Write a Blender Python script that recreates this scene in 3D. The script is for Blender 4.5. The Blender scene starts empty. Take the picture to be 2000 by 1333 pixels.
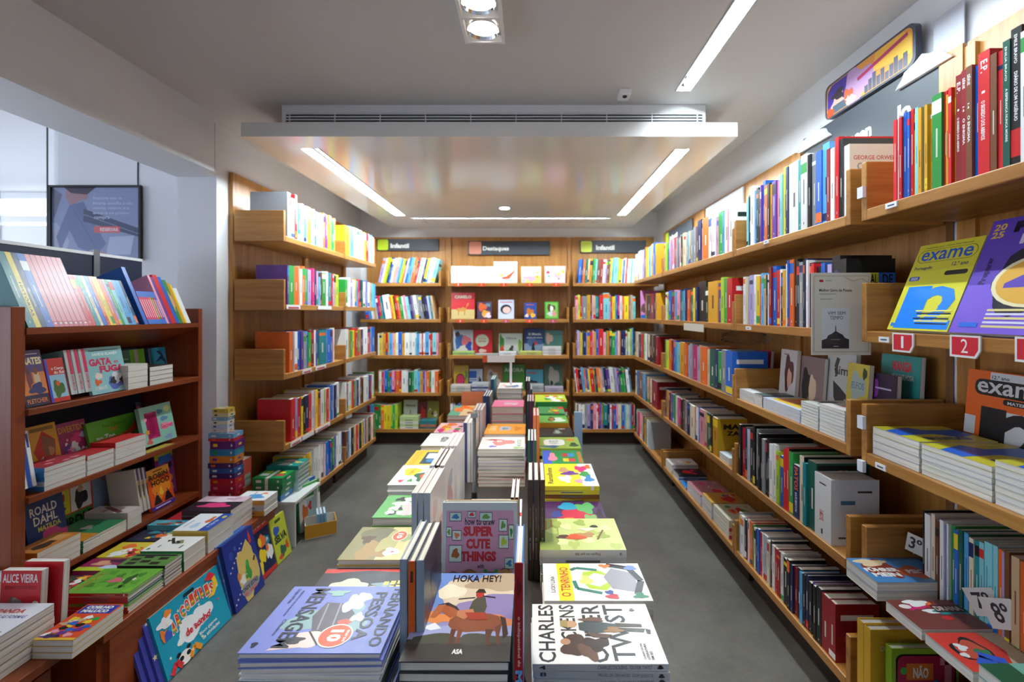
import bpy, bmesh, math, random
from math import sin, cos, pi, radians as R
from mathutils import Vector, Matrix
rnd = random.Random(7)
scene = bpy.context.scene
COL = scene.collection
HC = 1.4                    # camera height
F, CX, CY = 889.0, 1038.0, 611.0     # focal length and vanishing point, in the 2000 x 1333 frame

# ------------------------------------------------------------------ colours
def lin(h):
    if isinstance(h, tuple): return h
    h = h.lstrip('#')
    v = [int(h[i:i+2], 16)/255 for i in (0, 2, 4)]
    return tuple(x/12.92 if x <= .04045 else ((x+.055)/1.055)**2.4 for x in v)
PAL = dict(w='f0efec', c='e8dcc0', k='1d1d20', g='8d9096', s='b3bec8', r='d3262c', d='8e1c26', o='ee6f28', y='f2d22e', m='d79d25',
           l='b6d335', v='2f9a45', e='1c5f4f', t='1f8b92', a='86cfd6', b='2263c4', n='1f2c5c', u='5aa6df', p='f0a0b2', h='d92b78',
           f='6b3a94', i='b7a6d8', x='7a4a30', z='cfae84')
CN = dict(w='white', c='cream', k='black', g='grey', s='silver', r='red', d='maroon', o='orange', y='yellow', m='mustard',
          l='lime', v='green', e='bottle-green', t='teal', a='aqua', b='blue', n='navy', u='sky-blue', p='pink', h='magenta',
          f='purple', i='lilac', x='brown', z='tan')
def colr(c): return lin(PAL[c]) if c in PAL else lin(c)

# ------------------------------------------------------------------ materials
MATS = {}
def newmat(name):
    m = bpy.data.materials.new(name); m.use_nodes = True
    nt = m.node_tree; b = nt.nodes['Principled BSDF']
    MATS[name] = m
    return m, nt, b
def N(nt, t, **kw):
    n = nt.nodes.new(t)
    for k, v in kw.items():
        if k in n.inputs: n.inputs[k].default_value = v
        else: setattr(n, k, v)
    return n
def plain(name, col, rough=.5, metal=0, noise=.06, scale=8, bump=0, coat=0):
    m, nt, b = newmat(name)
    tc = N(nt, 'ShaderNodeTexCoord'); ns = N(nt, 'ShaderNodeTexNoise', Scale=scale, Detail=5)
    nt.links.new(tc.outputs['Object'], ns.inputs['Vector'])
    mx = N(nt, 'ShaderNodeMix', data_type='RGBA')
    c = lin(col)
    mx.inputs['A'].default_value = tuple(x*(1-noise) for x in c)+(1,)
    mx.inputs['B'].default_value = tuple(min(1, x*(1+noise)) for x in c)+(1,)
    nt.links.new(ns.outputs['Fac'], mx.inputs['Factor'])
    nt.links.new(mx.outputs['Result'], b.inputs['Base Color'])
    b.inputs['Roughness'].default_value = rough; b.inputs['Metallic'].default_value = metal
    b.inputs['Coat Weight'].default_value = coat
    if bump:
        n2 = N(nt, 'ShaderNodeTexNoise', Scale=scale*12, Detail=3); bp = N(nt, 'ShaderNodeBump', Strength=bump, Distance=.002)
        nt.links.new(tc.outputs['Object'], n2.inputs['Vector']); nt.links.new(n2.outputs['Fac'], bp.inputs['Height'])
        nt.links.new(bp.outputs['Normal'], b.inputs['Normal'])
    return m
def wood(name, c1, c2, axis, rough=.38):
    m, nt, b = newmat(name)
    tc = N(nt, 'ShaderNodeTexCoord'); mp = N(nt, 'ShaderNodeMapping')
    s = [26, 26, 26]; s['xyz'.index(axis)] = 1.6
    mp.inputs['Scale'].default_value = s
    nt.links.new(tc.outputs['Object'], mp.inputs['Vector'])
    n1 = N(nt, 'ShaderNodeTexNoise', Scale=1.0, Detail=6, Roughness=.6, Distortion=.6)
    n2 = N(nt, 'ShaderNodeTexNoise', Scale=5.5, Detail=4, Roughness=.7)
    for n in (n1, n2): nt.links.new(mp.outputs['Vector'], n.inputs['Vector'])
    ad = N(nt, 'ShaderNodeMath', operation='MULTIPLY_ADD'); ad.inputs[1].default_value = .35
    nt.links.new(n2.outputs['Fac'], ad.inputs[0]); nt.links.new(n1.outputs['Fac'], ad.inputs[2])
    rp = N(nt, 'ShaderNodeValToRGB')
    rp.color_ramp.elements[0].position = .38; rp.color_ramp.elements[1].position = .92
    rp.color_ramp.elements[0].color = lin(c1)+(1,); rp.color_ramp.elements[1].color = lin(c2)+(1,)
    nt.links.new(ad.outputs[0], rp.inputs['Fac']); nt.links.new(rp.outputs['Color'], b.inputs['Base Color'])
    b.inputs['Roughness'].default_value = rough; b.inputs['Coat Weight'].default_value = .12; b.inputs['Coat Roughness'].default_value = .25
    bp = N(nt, 'ShaderNodeBump', Strength=.12, Distance=.001)
    nt.links.new(n2.outputs['Fac'], bp.inputs['Height']); nt.links.new(bp.outputs['Normal'], b.inputs['Normal'])
    return m
OAK = ('8c5424', 'c48c44')
for ax in 'xyz': wood('oak_'+ax, *OAK, ax)
for ax in 'xyz': wood('cherry_'+ax, '6e2e14', '9c4a20', ax, .33)
plain('white_wall', 'e9eaec', .65, noise=.02, scale=2, bump=.05)
plain('ceiling_paint', 'd4d2d2', .6, noise=.02, scale=2)
plain('gloss_panel', 'e6e5e0', .16, noise=.01, scale=2)
plain('trim_white', 'f2f2f2', .4, noise=.01)
plain('dark_grille', '34383c', .5)
plain('plinth', '3a2a20', .6)
plain('navy_panel', '222a44', .5)
plain('steel', '9aa0a6', .3, metal=.8)
plain('chrome', 'd8dade', .09, metal=1, noise=.01)
plain('black_rubber', '17171a', .6)
plain('charcoal_board', '41464e', .45, noise=.04)
plain('grey_sheet', 'c6cad6', .5)  # bare sheet, and the dark sign with glare put into its colour
plain('card', 'f3f1ea', .6, noise=.02)
plain('white_laminate', 'dcdcd8', .35)
plain('table_top', '3f3a38', .4)
plain('table_wood', 'a8562a', .4)
plain('pale_blue_card', 'a9c9ea', .5)
# printed cover: colour comes from the book's own printed colours
m, nt, b = newmat('printed_cover')
at = N(nt, 'ShaderNodeAttribute', attribute_name='Col'); tc = N(nt, 'ShaderNodeTexCoord')
ns = N(nt, 'ShaderNodeTexNoise', Scale=30, Detail=2); mr = N(nt, 'ShaderNodeMapRange'); mr.inputs['To Min'].default_value = .26; mr.inputs['To Max'].default_value = .42
nt.links.new(tc.outputs['Object'], ns.inputs['Vector']); nt.links.new(ns.outputs['Fac'], mr.inputs['Value'])
nt.links.new(mr.outputs['Result'], b.inputs['Roughness']); nt.links.new(at.outputs['Color'], b.inputs['Base Color'])
# page edges: fine leaf lines along the book's thickness
m, nt, b = newmat('page_edges')
tc = N(nt, 'ShaderNodeTexCoord'); mp = N(nt, 'ShaderNodeMapping'); mp.inputs['Scale'].default_value = (2, 700, 2)
ns = N(nt, 'ShaderNodeTexNoise', Scale=1, Detail=2); rp = N(nt, 'ShaderNodeValToRGB')
rp.color_ramp.elements[0].color = lin('a8a196')+(1,); rp.color_ramp.elements[1].color = lin('f1ede2')+(1,)
rp.color_ramp.elements[0].position = .25; rp.color_ramp.elements[1].position = .6
nt.links.new(tc.outputs['Object'], mp.inputs['Vector']); nt.links.new(mp.outputs['Vector'], ns.inputs['Vector'])
nt.links.new(ns.outputs['Fac'], rp.inputs['Fac']); nt.links.new(rp.outputs['Color'], b.inputs['Base Color']); b.inputs['Roughness'].default_value = .8
# floor
m, nt, b = newmat('floor_vinyl')
tc = N(nt, 'ShaderNodeTexCoord'); n1 = N(nt, 'ShaderNodeTexNoise', Scale=3.2, Detail=8, Roughness=.65); n2 = N(nt, 'ShaderNodeTexNoise', Scale=40, Detail=4)
ad = N(nt, 'ShaderNodeMath', operation='MULTIPLY_ADD'); ad.inputs[1].default_value = .3
rp = N(nt, 'ShaderNodeValToRGB'); rp.color_ramp.elements[0].position = .4; rp.color_ramp.elements[1].position = .9
rp.color_ramp.elements[0].color = lin('4a4843')+(1,); rp.color_ramp.elements[1].color = lin('6b6963')+(1,)
for n in (n1, n2): nt.links.new(tc.outputs['Object'], n.inputs['Vector'])
nt.links.new(n2.outputs['Fac'], ad.inputs[0]); nt.links.new(n1.outputs['Fac'], ad.inputs[2]); nt.links.new(ad.outputs[0], rp.inputs['Fac'])
nt.links.new(rp.outputs['Color'], b.inputs['Base Color']); b.inputs['Roughness'].default_value = .42
def emit(name, col, st):
    m, nt, b = newmat(name)
    b.inputs['Base Color'].default_value = (1, 1, 1, 1)
    b.inputs['Emission Color'].default_value = lin(col)+(1,); b.inputs['Emission Strength'].default_value = st
    return m
emit('lamp_white', 'f4f7ff', 14); emit('lamp_warm', 'fff3e2', 16)
m, nt, b = newmat('clear_film'); b.inputs['Roughness'].default_value = .12; b.inputs['Transmission Weight'].default_value = 1; b.inputs['IOR'].default_value = 1.08
b.inputs['Base Color'].default_value = (.97, .97, .98, 1)
ns = N(nt, 'ShaderNodeTexNoise', Scale=60, Detail=3); bp = N(nt, 'ShaderNodeBump', Strength=.5, Distance=.004)
nt.links.new(ns.outputs['Fac'], bp.inputs['Height']); nt.links.new(bp.outputs['Normal'], b.inputs['Normal'])
m, nt, b = newmat('window_glass'); b.inputs['Roughness'].default_value = 0; b.inputs['Transmission Weight'].default_value = 1; b.inputs['IOR'].default_value = 1.01

# ------------------------------------------------------------------ mesh building
class MB:
    def __init__(s): s.v = []; s.f = []; s.c = []; s.m = []
    def quad(s, pts, col=(1, 1, 1), mi=0):
        i = len(s.v); s.v += [tuple(p) for p in pts]; s.f.append(tuple(range(i, i+len(pts)))); s.c.append(col); s.m.append(mi)
    def box(s, x0, x1, y0, y1, z0, z1, col=(1, 1, 1), mi=0, skip=''):
        i = len(s.v)
        s.v += [(x0, y0, z0), (x1, y0, z0), (x1, y1, z0), (x0, y1, z0), (x0, y0, z1), (x1, y0, z1), (x1, y1, z1), (x0, y1, z1)]
        for k, f in (('b', (0, 3, 2, 1)), ('t', (4, 5, 6, 7)), ('f', (0, 1, 5, 4)), ('k', (2, 3, 7, 6)), ('l', (3, 0, 4, 7)), ('r', (1, 2, 6, 5))):
            if k in skip: continue
            s.f.append(tuple(i+j for j in f)); s.c.append(col[k] if isinstance(col, dict) else col); s.m.append(mi)
        return s
    def prism(s, pts, z0, z1, ax='z', col=(1, 1, 1), mi=0):
        # pts: 2D outline, counter-clockwise, extruded along ax
        def P(a, b, c): return {'z': (a, b, c), 'y': (a, c, b), 'x': (c, a, b)}[ax]
        n = len(pts); i = len(s.v)
        s.v += [P(a, b, z0) for a, b in pts]+[P(a, b, z1) for a, b in pts]
        s.f += [tuple(i+k for k in reversed(range(n))), tuple(i+n+k for k in range(n))]
        s.f += [(i+k, i+(k+1) % n, i+n+(k+1) % n, i+n+k) for k in range(n)]
        s.c += [col]*(n+2); s.m += [mi]*(n+2)
        return s
    def tube(s, p0, p1, r0, r1=None, seg=20, col=(1, 1, 1), mi=0, caps=True):
        r1 = r0 if r1 is None else r1
        p0, p1 = Vector(p0), Vector(p1); d = (p1-p0).normalized()
        a = d.orthogonal().normalized(); b = d.cross(a); i = len(s.v)
        for p, r in ((p0, r0), (p1, r1)):
            s.v += [tuple(p+a*r*cos(2*pi*k/seg)+b*r*sin(2*pi*k/seg)) for k in range(seg)]
        s.f += [(i+k, i+(k+1) % seg, i+seg+(k+1) % seg, i+seg+k) for k in range(seg)]
        s.c += [col]*seg; s.m += [mi]*seg
        if caps:
            s.f += [tuple(i+k for k in reversed(range(seg))), tuple(i+seg+k for k in range(seg))]; s.c += [col]*2; s.m += [mi]*2
        return s
    def mesh(s, name, mats):
        me = bpy.data.meshes.new(name)
        me.from_pydata(s.v, [], s.f)
        for mm in ([mats] if isinstance(mats, str) else mats): me.materials.append(MATS[mm])
        me.polygons.foreach_set('material_index', s.m)
        at = me.color_attributes.new('Col', 'FLOAT_COLOR', 'CORNER')
        buf = []
        for f, c in zip(s.f, s.c): buf += (list(c)+[1.0])*len(f)
        at.data.foreach_set('color', buf)
        return me
WO = {}
def build(mb, name, mats, parent=None, bevel=0):
    v = mb.v
    if parent is None:
        xs, ys, zs = zip(*v); o0 = Vector(((min(xs)+max(xs))/2, (min(ys)+max(ys))/2, min(zs)))
    else: o0 = WO[parent.name]
    mb.v = [(a-o0.x, b-o0.y, c-o0.z) for a, b, c in v]
    o = bpy.data.objects.new(name, mb.mesh(name, mats)); COL.objects.link(o)
    if parent is None: o.location = o0
    else: o.parent = parent
    WO[o.name] = o0
    if bevel:
        md = o.modifiers.new('bev', 'BEVEL'); md.width = bevel; md.segments = 2; md.limit_method = 'ANGLE'
    return o
def tag(o, label=None, cat=None, group=None, kind=None):
    if label: o['label'] = label
    if cat: o['category'] = cat
    if group: o['group'] = group
    if kind: o['kind'] = kind
    return o
def empty(name, loc):
    o = bpy.data.objects.new(name, None); COL.objects.link(o); o.location = loc; o.empty_display_size = .05
    WO[o.name] = Vector(loc); return o
def box(name, mat, *b, parent=None, bevel=0): return build(MB().box(*b), name, mat, parent, bevel)
def struct(o): o['kind'] = 'structure'; return o
def ORD(n):
    a = 'zeroth first second third fourth fifth sixth seventh eighth ninth tenth eleventh twelfth thirteenth fourteenth fifteenth sixteenth seventeenth eighteenth nineteenth'.split()
    if n < 20: return a[n]
    t = {2: 'twent', 3: 'thirt', 4: 'fort', 5: 'fift', 6: 'sixt', 7: 'sevent'}[n//10]
    return t+'ieth' if n % 10 == 0 else t+'y-'+a[n % 10]
# a photo pixel on a known plane, as a point of the room
def on_x(px, py, X): d = F*X/(px-CX); return d, HC-(py-CY)*d/F          # plane x = X -> (y, z)
def on_y(px, py, d): return (px-CX)*d/F, HC-(py-CY)*d/F                  # plane y = d -> (x, z)
def on_z(px, py, z): d = F*(HC-z)/(py-CY); return (px-CX)*d/F, d         # plane z -> (x, y)

# ------------------------------------------------------------------ the room
ZC = HC+1.13; XR = 1.40; XL = -1.90; YB = 5.07
LS = 1.036
struct(box('floor', 'floor_vinyl', -7, XR+.1, -2.2, YB+.1, -.1, 0))
struct(box('wall_right', 'white_wall', XR, XR+.1, -2.2, YB+.1, 0, ZC))
struct(box('wall_back', 'white_wall', XL-.1, XR, YB, YB+.1, 0, ZC))
struct(box('wall_front', 'white_wall', -7, XR, -2.3, -2.2, 0, ZC))
YW = 2.70; YE = 2.60; XC1 = -1.868                                   # column wall that faces the camera
struct(box('wall_left', 'white_wall', XL-.12, XL, YW+.16, YB, 0, ZC))
XB0, XB1 = -2.03*LS, -1.747*LS
struct(box('wall_column', 'white_wall', XB0, XC1, YW, YW+.16, 0, HC+.777*LS))
# beam over the opening on the left
struct(box('trim_beam', 'white_wall', XB0, XB1, -2.2, YE, HC+.777*LS, ZC))
struct(box('trim_beam_end', 'white_wall', XB0, XC1-.002, YE+.001, YW+.16, HC+.777*LS, ZC))
struct(box('trim_wall_joint', 'steel', XC1-.0015, XC1+.03, YE+.03, YE+.045, HC+.79*LS, ZC-.03))
# panelled wall with the poster, left of the column
XP = -2.83
struct(box('wall_poster', 'white_wall', XP, XB0-.004, YW+.03, YW+.16, 0, ZC))
mb = MB().tube((XP, YW+.12, 0), (XP, YW+.12, ZC), .09, seg=28)
struct(build(mb, 'wall_pillar', 'white_wall'))
mb = MB()
for px in (93, 270):
    x, _ = on_y(px, 300, YW+.03); mb.box(x-.003, x+.003, YW+.026, YW+.031, 0, ZC)
struct(build(mb, 'trim_panel_seams', 'dark_grille'))
# glazed front far on the left
YG = 4.3
wf = struct(empty('window_1', (-4.9, YG, 0)))
mb = MB()
for x in (-6.95, -5.9, -5.02, -4.0, -3.05): mb.box(x-.03, x+.03, YG-.03, YG+.03, 0, ZC)
for z in (.05, 1.95, 2.28, ZC-.03): mb.box(-7, -3, YG-.025, YG+.025, z-.03, z+.03)
mb.box(-7, -3, YG-.02, YG+.02, 2.0, 2.22)
build(mb, 'window_frame', 'trim_white', wf)
box('pane', 'window_glass', -7, -3, YG-.004, YG+.004, .05, ZC, parent=wf)
struct(box('wall_far_left', 'white_wall', -3, XL-.12, YG, YG+.1, 0, ZC))
wg = struct(empty('window_added', (-7, 1, 0)))  # unseen glazed side, added to let more daylight into the room
mb = MB()
for y in (-2.1, -.9, .4, 1.7, 3.0, 4.25): mb.box(-7.03, -6.97, y-.03, y+.03, 0, ZC)
for z in (.05, 2.1, ZC-.03): mb.box(-7.025, -6.975, -2.2, YG, z-.03, z+.03)
build(mb, 'window_frame', 'trim_white', wg)
box('pane', 'window_glass', -7.004, -6.996, -2.2, YG, .05, ZC, parent=wg)

# dropped ceiling panel with lamps
ZS = HC+.937; SY0 = 2.42; SX0, SX1 = -1.545, 1.096; ST = .075
def frame_with_holes(mb, x0, x1, y0, y1, z0, z1, holes):
    """slab with rectangular holes (x0,x1,y0,y1), split into strips"""
    xs = sorted({x0, x1, *[h[0] for h in holes], *[h[1] for h in holes]}); ys = sorted({y0, y1, *[h[2] for h in holes], *[h[3] for h in holes]})
    for i in range(len(xs)-1):
        for j in range(len(ys)-1):
            cx, cy = (xs[i]+xs[i+1])/2, (ys[j]+ys[j+1])/2
            if any(h[0] < cx < h[1] and h[2] < cy < h[3] for h in holes): continue
            mb.box(xs[i], xs[i+1], ys[j], ys[j+1], z0, z1)
CL = (.735, .81, 1.0, 2.32)
mb = MB(); frame_with_holes(mb, -7, XR+.1, -2.2, YB+.1, ZC, ZC+.1, [CL]); struct(build(mb, 'ceiling', 'ceiling_paint'))
LAMPS = [(-1.315, -1.215, 2.6, 4.40), (.82, .905, 2.61, 4.38)]; BL = (-1.20, .79, 4.475, 4.52)
slots = []
for k in range(17):
    x = -1.27+k*.135
    slots.append((x, x+.06, 4.70, 4.735))
mb = MB(); frame_with_holes(mb, SX0, SX1, SY0, YB-.002, ZS, ZS+ST, LAMPS+[BL]+slots)
slab = tag(build(mb, 'dropped_ceiling_panel', 'gloss_panel'), 'white suspended ceiling panel with long lamp slots above the table', 'ceiling panel')
mb = MB(); mb.box(-1.3, 1.05, 4.69, 4.745, ZS+ST-.02, ZS+ST-.01)
build(mb, 'slot_backing', 'dark_grille', slab)
# air-conditioning casing between the panel and the ceiling
vent = tag(empty('air_vent', (-.2, 2.47, ZS+ST)), 'long white air vent with horizontal louvres above the suspended panel', 'vent')
box('casing', 'trim_white', -1.356, .945, 2.472, 3.2, ZS+ST+.0005, ZC-.001, parent=vent)
box('grille_backing', 'dark_grille', -1.33, .925, 2.466, 2.4715, ZS+ST+.012, ZS+ST+.07, parent=vent)
mb = MB()
for k in range(4): z = ZS+ST+.014+k*.0155; mb.box(-1.33, .925, 2.458, 2.4655, z, z+.005)
for k in range(10): x = -1.31+k*.245; mb.box(x, x+.004, 2.4585, 2.4655, ZS+ST+.012, ZS+ST+.07)
build(mb, 'louvre_grille', 'trim_white', vent)
def strip_lamp(x0, x1, y0, y1, z, label, depth=.06, swap=False):
    x0 += .0015; x1 -= .0015; y0 += .0015; y1 -= .0015
    def S(mb):
        if swap: mb.v = [(b_, a, c) for a, b_, c in mb.v]
        return mb
    t = tag(empty('strip_light', ((y0+y1)/2, (x0+x1)/2, z) if swap else ((x0+x1)/2, (y0+y1)/2, z)), label, 'lamp', 'recessed strip lights in the ceiling')
    w = x1-x0; mb = MB()
    prof = [(x0, z), (x0+.012, z+depth*.75), (x0+w*.3, z+depth), (x1-w*.3, z+depth), (x1-.012, z+depth*.75), (x1, z)]
    for a, b_ in zip(prof, prof[1:]): mb.quad([(a[0], y0, a[1]), (a[0], y1, a[1]), (b_[0], y1, b_[1]), (b_[0], y0, b_[1])])
    for y in (y0, y1): mb.quad([(p[0], y, p[1]) for p in prof])
    build(S(mb), 'reflector', 'chrome', t)
    xc = (x0+x1)/2+w*.08; n = max(1, round((y1-y0)/.9)); L = (y1-y0)/n
    for k in range(n):
        build(S(MB().tube((xc, y0+k*L+.03, z+depth*.5), (xc, y0+(k+1)*L-.03, z+depth*.5), .012)), 'tube', 'lamp_white', t)
    mb = MB(); mb.box(x0-.006, x0-.0005, y0, y1, z-.003, z-.0005).box(x1+.0005, x1+.006, y0, y1, z-.003, z-.0005)
    build(S(mb), 'rim', 'steel', t)
    return t
strip_lamp(*LAMPS[0], ZS, 'long mirrored strip light in the suspended panel, above the window-side bookcase')
strip_lamp(*LAMPS[1], ZS, 'long mirrored strip light in the suspended panel, on its wall-sign side')
strip_lamp(BL[2], BL[3], BL[0], BL[1], ZS, 'mirrored strip light crossing the suspended panel before the back wall', swap=True)
strip_lamp(CL[0], CL[1], CL[2], CL[3], ZC, 'bright strip light on the main ceiling, nearest the chalkboard sign', .05)
# twin downlight and small ceiling fittings
dl = tag(empty('twin_downlight', (-.19, 1.7, ZC)), 'square white twin spotlight fitting set in the main ceiling', 'lamp')
mb = MB(); y0, y1, x0, x1 = 1.545, 1.862, -.27, -.108
mb.box(x0, x0+.012, y0, y1, ZC-.03, ZC-.0005).box(x1-.012, x1, y0, y1, ZC-.03, ZC-.0005)
for y in (y0, (y0+y1)/2-.006, y1-.012): mb.box(x0+.012, x1-.012, y, y+.012, ZC-.03, ZC-.0005)
build(mb, 'housing', 'trim_white', dl)
for y in (1.627, 1.782):
    h = build(MB().tube((-.189, y, ZC-.026), (-.189, y, ZC-.002), .062, .05, 28, caps=False), 'lamp_ring', 'chrome', dl)
    build(MB().tube((-.189, y, ZC-.016), (-.189, y, ZC-.012), .05, .05, 28), 'bulb', 'lamp_warm', h)
d2 = tag(empty('downlight', (-.24, 4.06, ZS)), 'small round downlight in the suspended panel near its far end', 'lamp')
build(MB().tube((-.24, 4.06, ZS-.006), (-.24, 4.06, ZS-.0005), .06, .062, 28), 'trim_ring', 'steel', d2)
build(MB().tube((-.24, 4.06, ZS-.009), (-.24, 4.06, ZS-.0065), .045, .045, 28), 'bulb', 'lamp_warm', d2)
dt = tag(empty('smoke_detector', (.475, 2.33, ZC)), 'small white ceiling detector box beside the bright strip light', 'detector')
build(MB().box(.447, .503, 2.29, 2.37, ZC-.028, ZC-.0005), 'casing', 'trim_white', dt, .004)
build(MB().tube((.475, 2.315, ZC-.034), (.475, 2.315, ZC-.0285), .011), 'sensor', 'black_rubber', dt)
# ------------------------------------------------------------------ bookcases
SH = .035                                   # board thickness
ZR = [HC+.288, HC-.092, HC-.472, HC-.855, HC-1.25]        # undersides, right wall
ZL = [1.84, 1.415, .985, .545, .15]
ZK = [1.677, 1.295, .916, .524, .139]
XRF, XLF, YBF = 1.045, -1.52, 4.78          # shelf fronts
def bookcase_side(label, side, y0, y1, levels, ztop, ends, panel_h=.185, starts=None):
    skip = starts or {}
    """wall bookcase along y on the right (side=1) or left (side=-1) wall: back panel, plinth, shelves with end panels"""
    xf, xw = (XRF, 1.395) if side > 0 else (XLF, -1.865)
    t = tag(empty('bookcase', ((xf+xw)/2, (y0+y1)/2, 0)), label, 'bookcase', 'wall bookcases')
    a, b = sorted((xw-side*.025, xw)); box('back_panel', 'oak_z', a, b, y0-.01, y1+.01, .02, ztop, parent=t)
    a, b = sorted((xw-side*.04, xw-side*.0255)); box('upright', 'oak_z', a, b, y1-.03, y1+.03, .15, ztop-.02, parent=t)
    a, b = sorted((xf+side*.09, xw-side*.042)); box('plinth', 'plinth', a, b, skip.get(4, y0), y1, 0, .12, parent=t)
    for k, z in enumerate(levels):
        ys = y0 if not starts else starts.get(k, y0)
        a, b = sorted((xf, xw-side*.042))
        s = build(MB().box(a, b, ys, y1, z, z+SH), 'shelf', 'oak_y', t, .003)
        for e in ('' if k in skip else ends):
            y = ys if e == 'n' else y1
            q = (y-.0225, y-.0005) if e == 'n' else (y+.0005, y+.0225)
            build(MB().box(a, b, q[0], q[1], z, z+panel_h), 'end_panel', 'oak_x', s, .003)
    return t
BAYS = dict(A=(3.67, 4.64), B=(2.375, 3.60), C=(1.515, 2.325), D=(.15, 1.42))
bookcase_side('oak wall bookcase in the far corner beside the back bookcase, nearest the back wall', 1, *BAYS['A'], ZR, 2.23, 'n', .15)
bookcase_side('long oak wall bookcase under the grey blank sign, with a rainbow row of spines', 1, *BAYS['B'], ZR, 2.23, 'nf', .15)
bookcase_side('oak wall bookcase with manga and art books, under the chalkboard sign', 1, *BAYS['C'], ZR, 2.23, 'nf')
bookcase_side('oak wall bookcase of school exam guides, closest to the camera', 1, *BAYS['D'], ZR, 2.25, 'f')
bookcase_side('oak bookcase with tall end boxes beside the white column', -1, 2.815, 3.685, ZL, 2.265, 'n', .19, {4: 3.03})
bookcase_side('oak bookcase running from the boxed one to the back corner', -1, 3.735, 4.45, ZL, 2.265, 'n', .15)
box_end = None
def bookcase_back(label, x0, x1, levels, panels):
    t = tag(empty('bookcase', ((x0+x1)/2, YBF+.15, 0)), label, 'bookcase', 'wall bookcases')
    box('back_panel', 'oak_z', x0-.02, x1+.02, YB-.03, YB-.002, .02, 2.235, parent=t)
    box('plinth', 'plinth', x0, x1, YBF+.09, YB-.031, 0, .115, parent=t)
    for z in levels:
        s = build(MB().box(x0, x1, YBF, YB-.031, z, z+SH), 'shelf', 'oak_x', t, .003)
        for e in panels:
            x = x0 if e == 'l' else x1
            q = (x-.0225, x-.0005) if e == 'l' else (x+.0005, x+.0225)
            build(MB().box(q[0], q[1], YBF, YB-.031, z, z+.16), 'end_panel', 'oak_y', s, .003)
    return t
bookcase_back('oak back-wall bookcase on the window side, under a lime-tabbed sign', -1.80, -.975, ZK, 'r')
bookcase_back('middle oak bookcase on the back wall with covers facing out', -.86, .375, ZK, 'lr')
bookcase_back('oak back-wall bookcase full of spines, on the wall-sign side', .46, 1.335, ZK, 'l')
mb = MB().box(-.949, -.885, YB-.045, YB-.0305, .12, 2.23); tag(build(mb, 'wall_upright', 'oak_z'), 'vertical oak strip between the back bookcases, on the window side', 'upright', 'oak uprights on the back wall')
mb = MB().box(.4, .434, YB-.045, YB-.0305, .12, 2.23); tag(build(mb, 'wall_upright', 'oak_z'), 'vertical oak strip between the cover display and the wall-side back bookcase', 'upright', 'oak uprights on the back wall')

# ------------------------------------------------------------------ text and printed art
TXT = {}
def text2d(s, bold):
    k = (s, bold)
    if k not in TXT:
        c = bpy.data.curves.new('t', 'FONT'); c.body = s; c.fill_mode = 'FRONT'; c.resolution_u = 2; c.offset = bold
        c.align_x = 'CENTER'; c.space_line = .8
        o = bpy.data.objects.new('t', c); me = o.to_mesh()
        vs = [(v.co.x, v.co.y) for v in me.vertices]; fs = [tuple(p.vertices) for p in me.polygons]
        x0 = min(v[0] for v in vs); x1 = max(v[0] for v in vs); y0 = min(v[1] for v in vs); y1 = max(v[1] for v in vs)
        TXT[k] = ([((x-x0)/(x1-x0), (y-y0)/(y1-y0)) for x, y in vs], fs, x1-x0, y1-y0)
        o.to_mesh_clear(); bpy.data.objects.remove(o); bpy.data.curves.remove(c)
    return TXT[k]
def clip01(pts):
    for ax, sg, lim in ((0, 1, 0), (0, -1, -1), (1, 1, 0), (1, -1, -1)):
        out = []
        for a, b in zip(pts, pts[1:]+pts[:1]):
            da, db = a[ax]*sg-lim, b[ax]*sg-lim
            if da >= 0: out.append(a)
            if (da >= 0) != (db >= 0):
                t = da/(da-db); out.append((a[0]+(b[0]-a[0])*t, a[1]+(b[1]-a[1])*t))
        pts = out
        if len(pts) < 3: return []
    return pts
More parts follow.
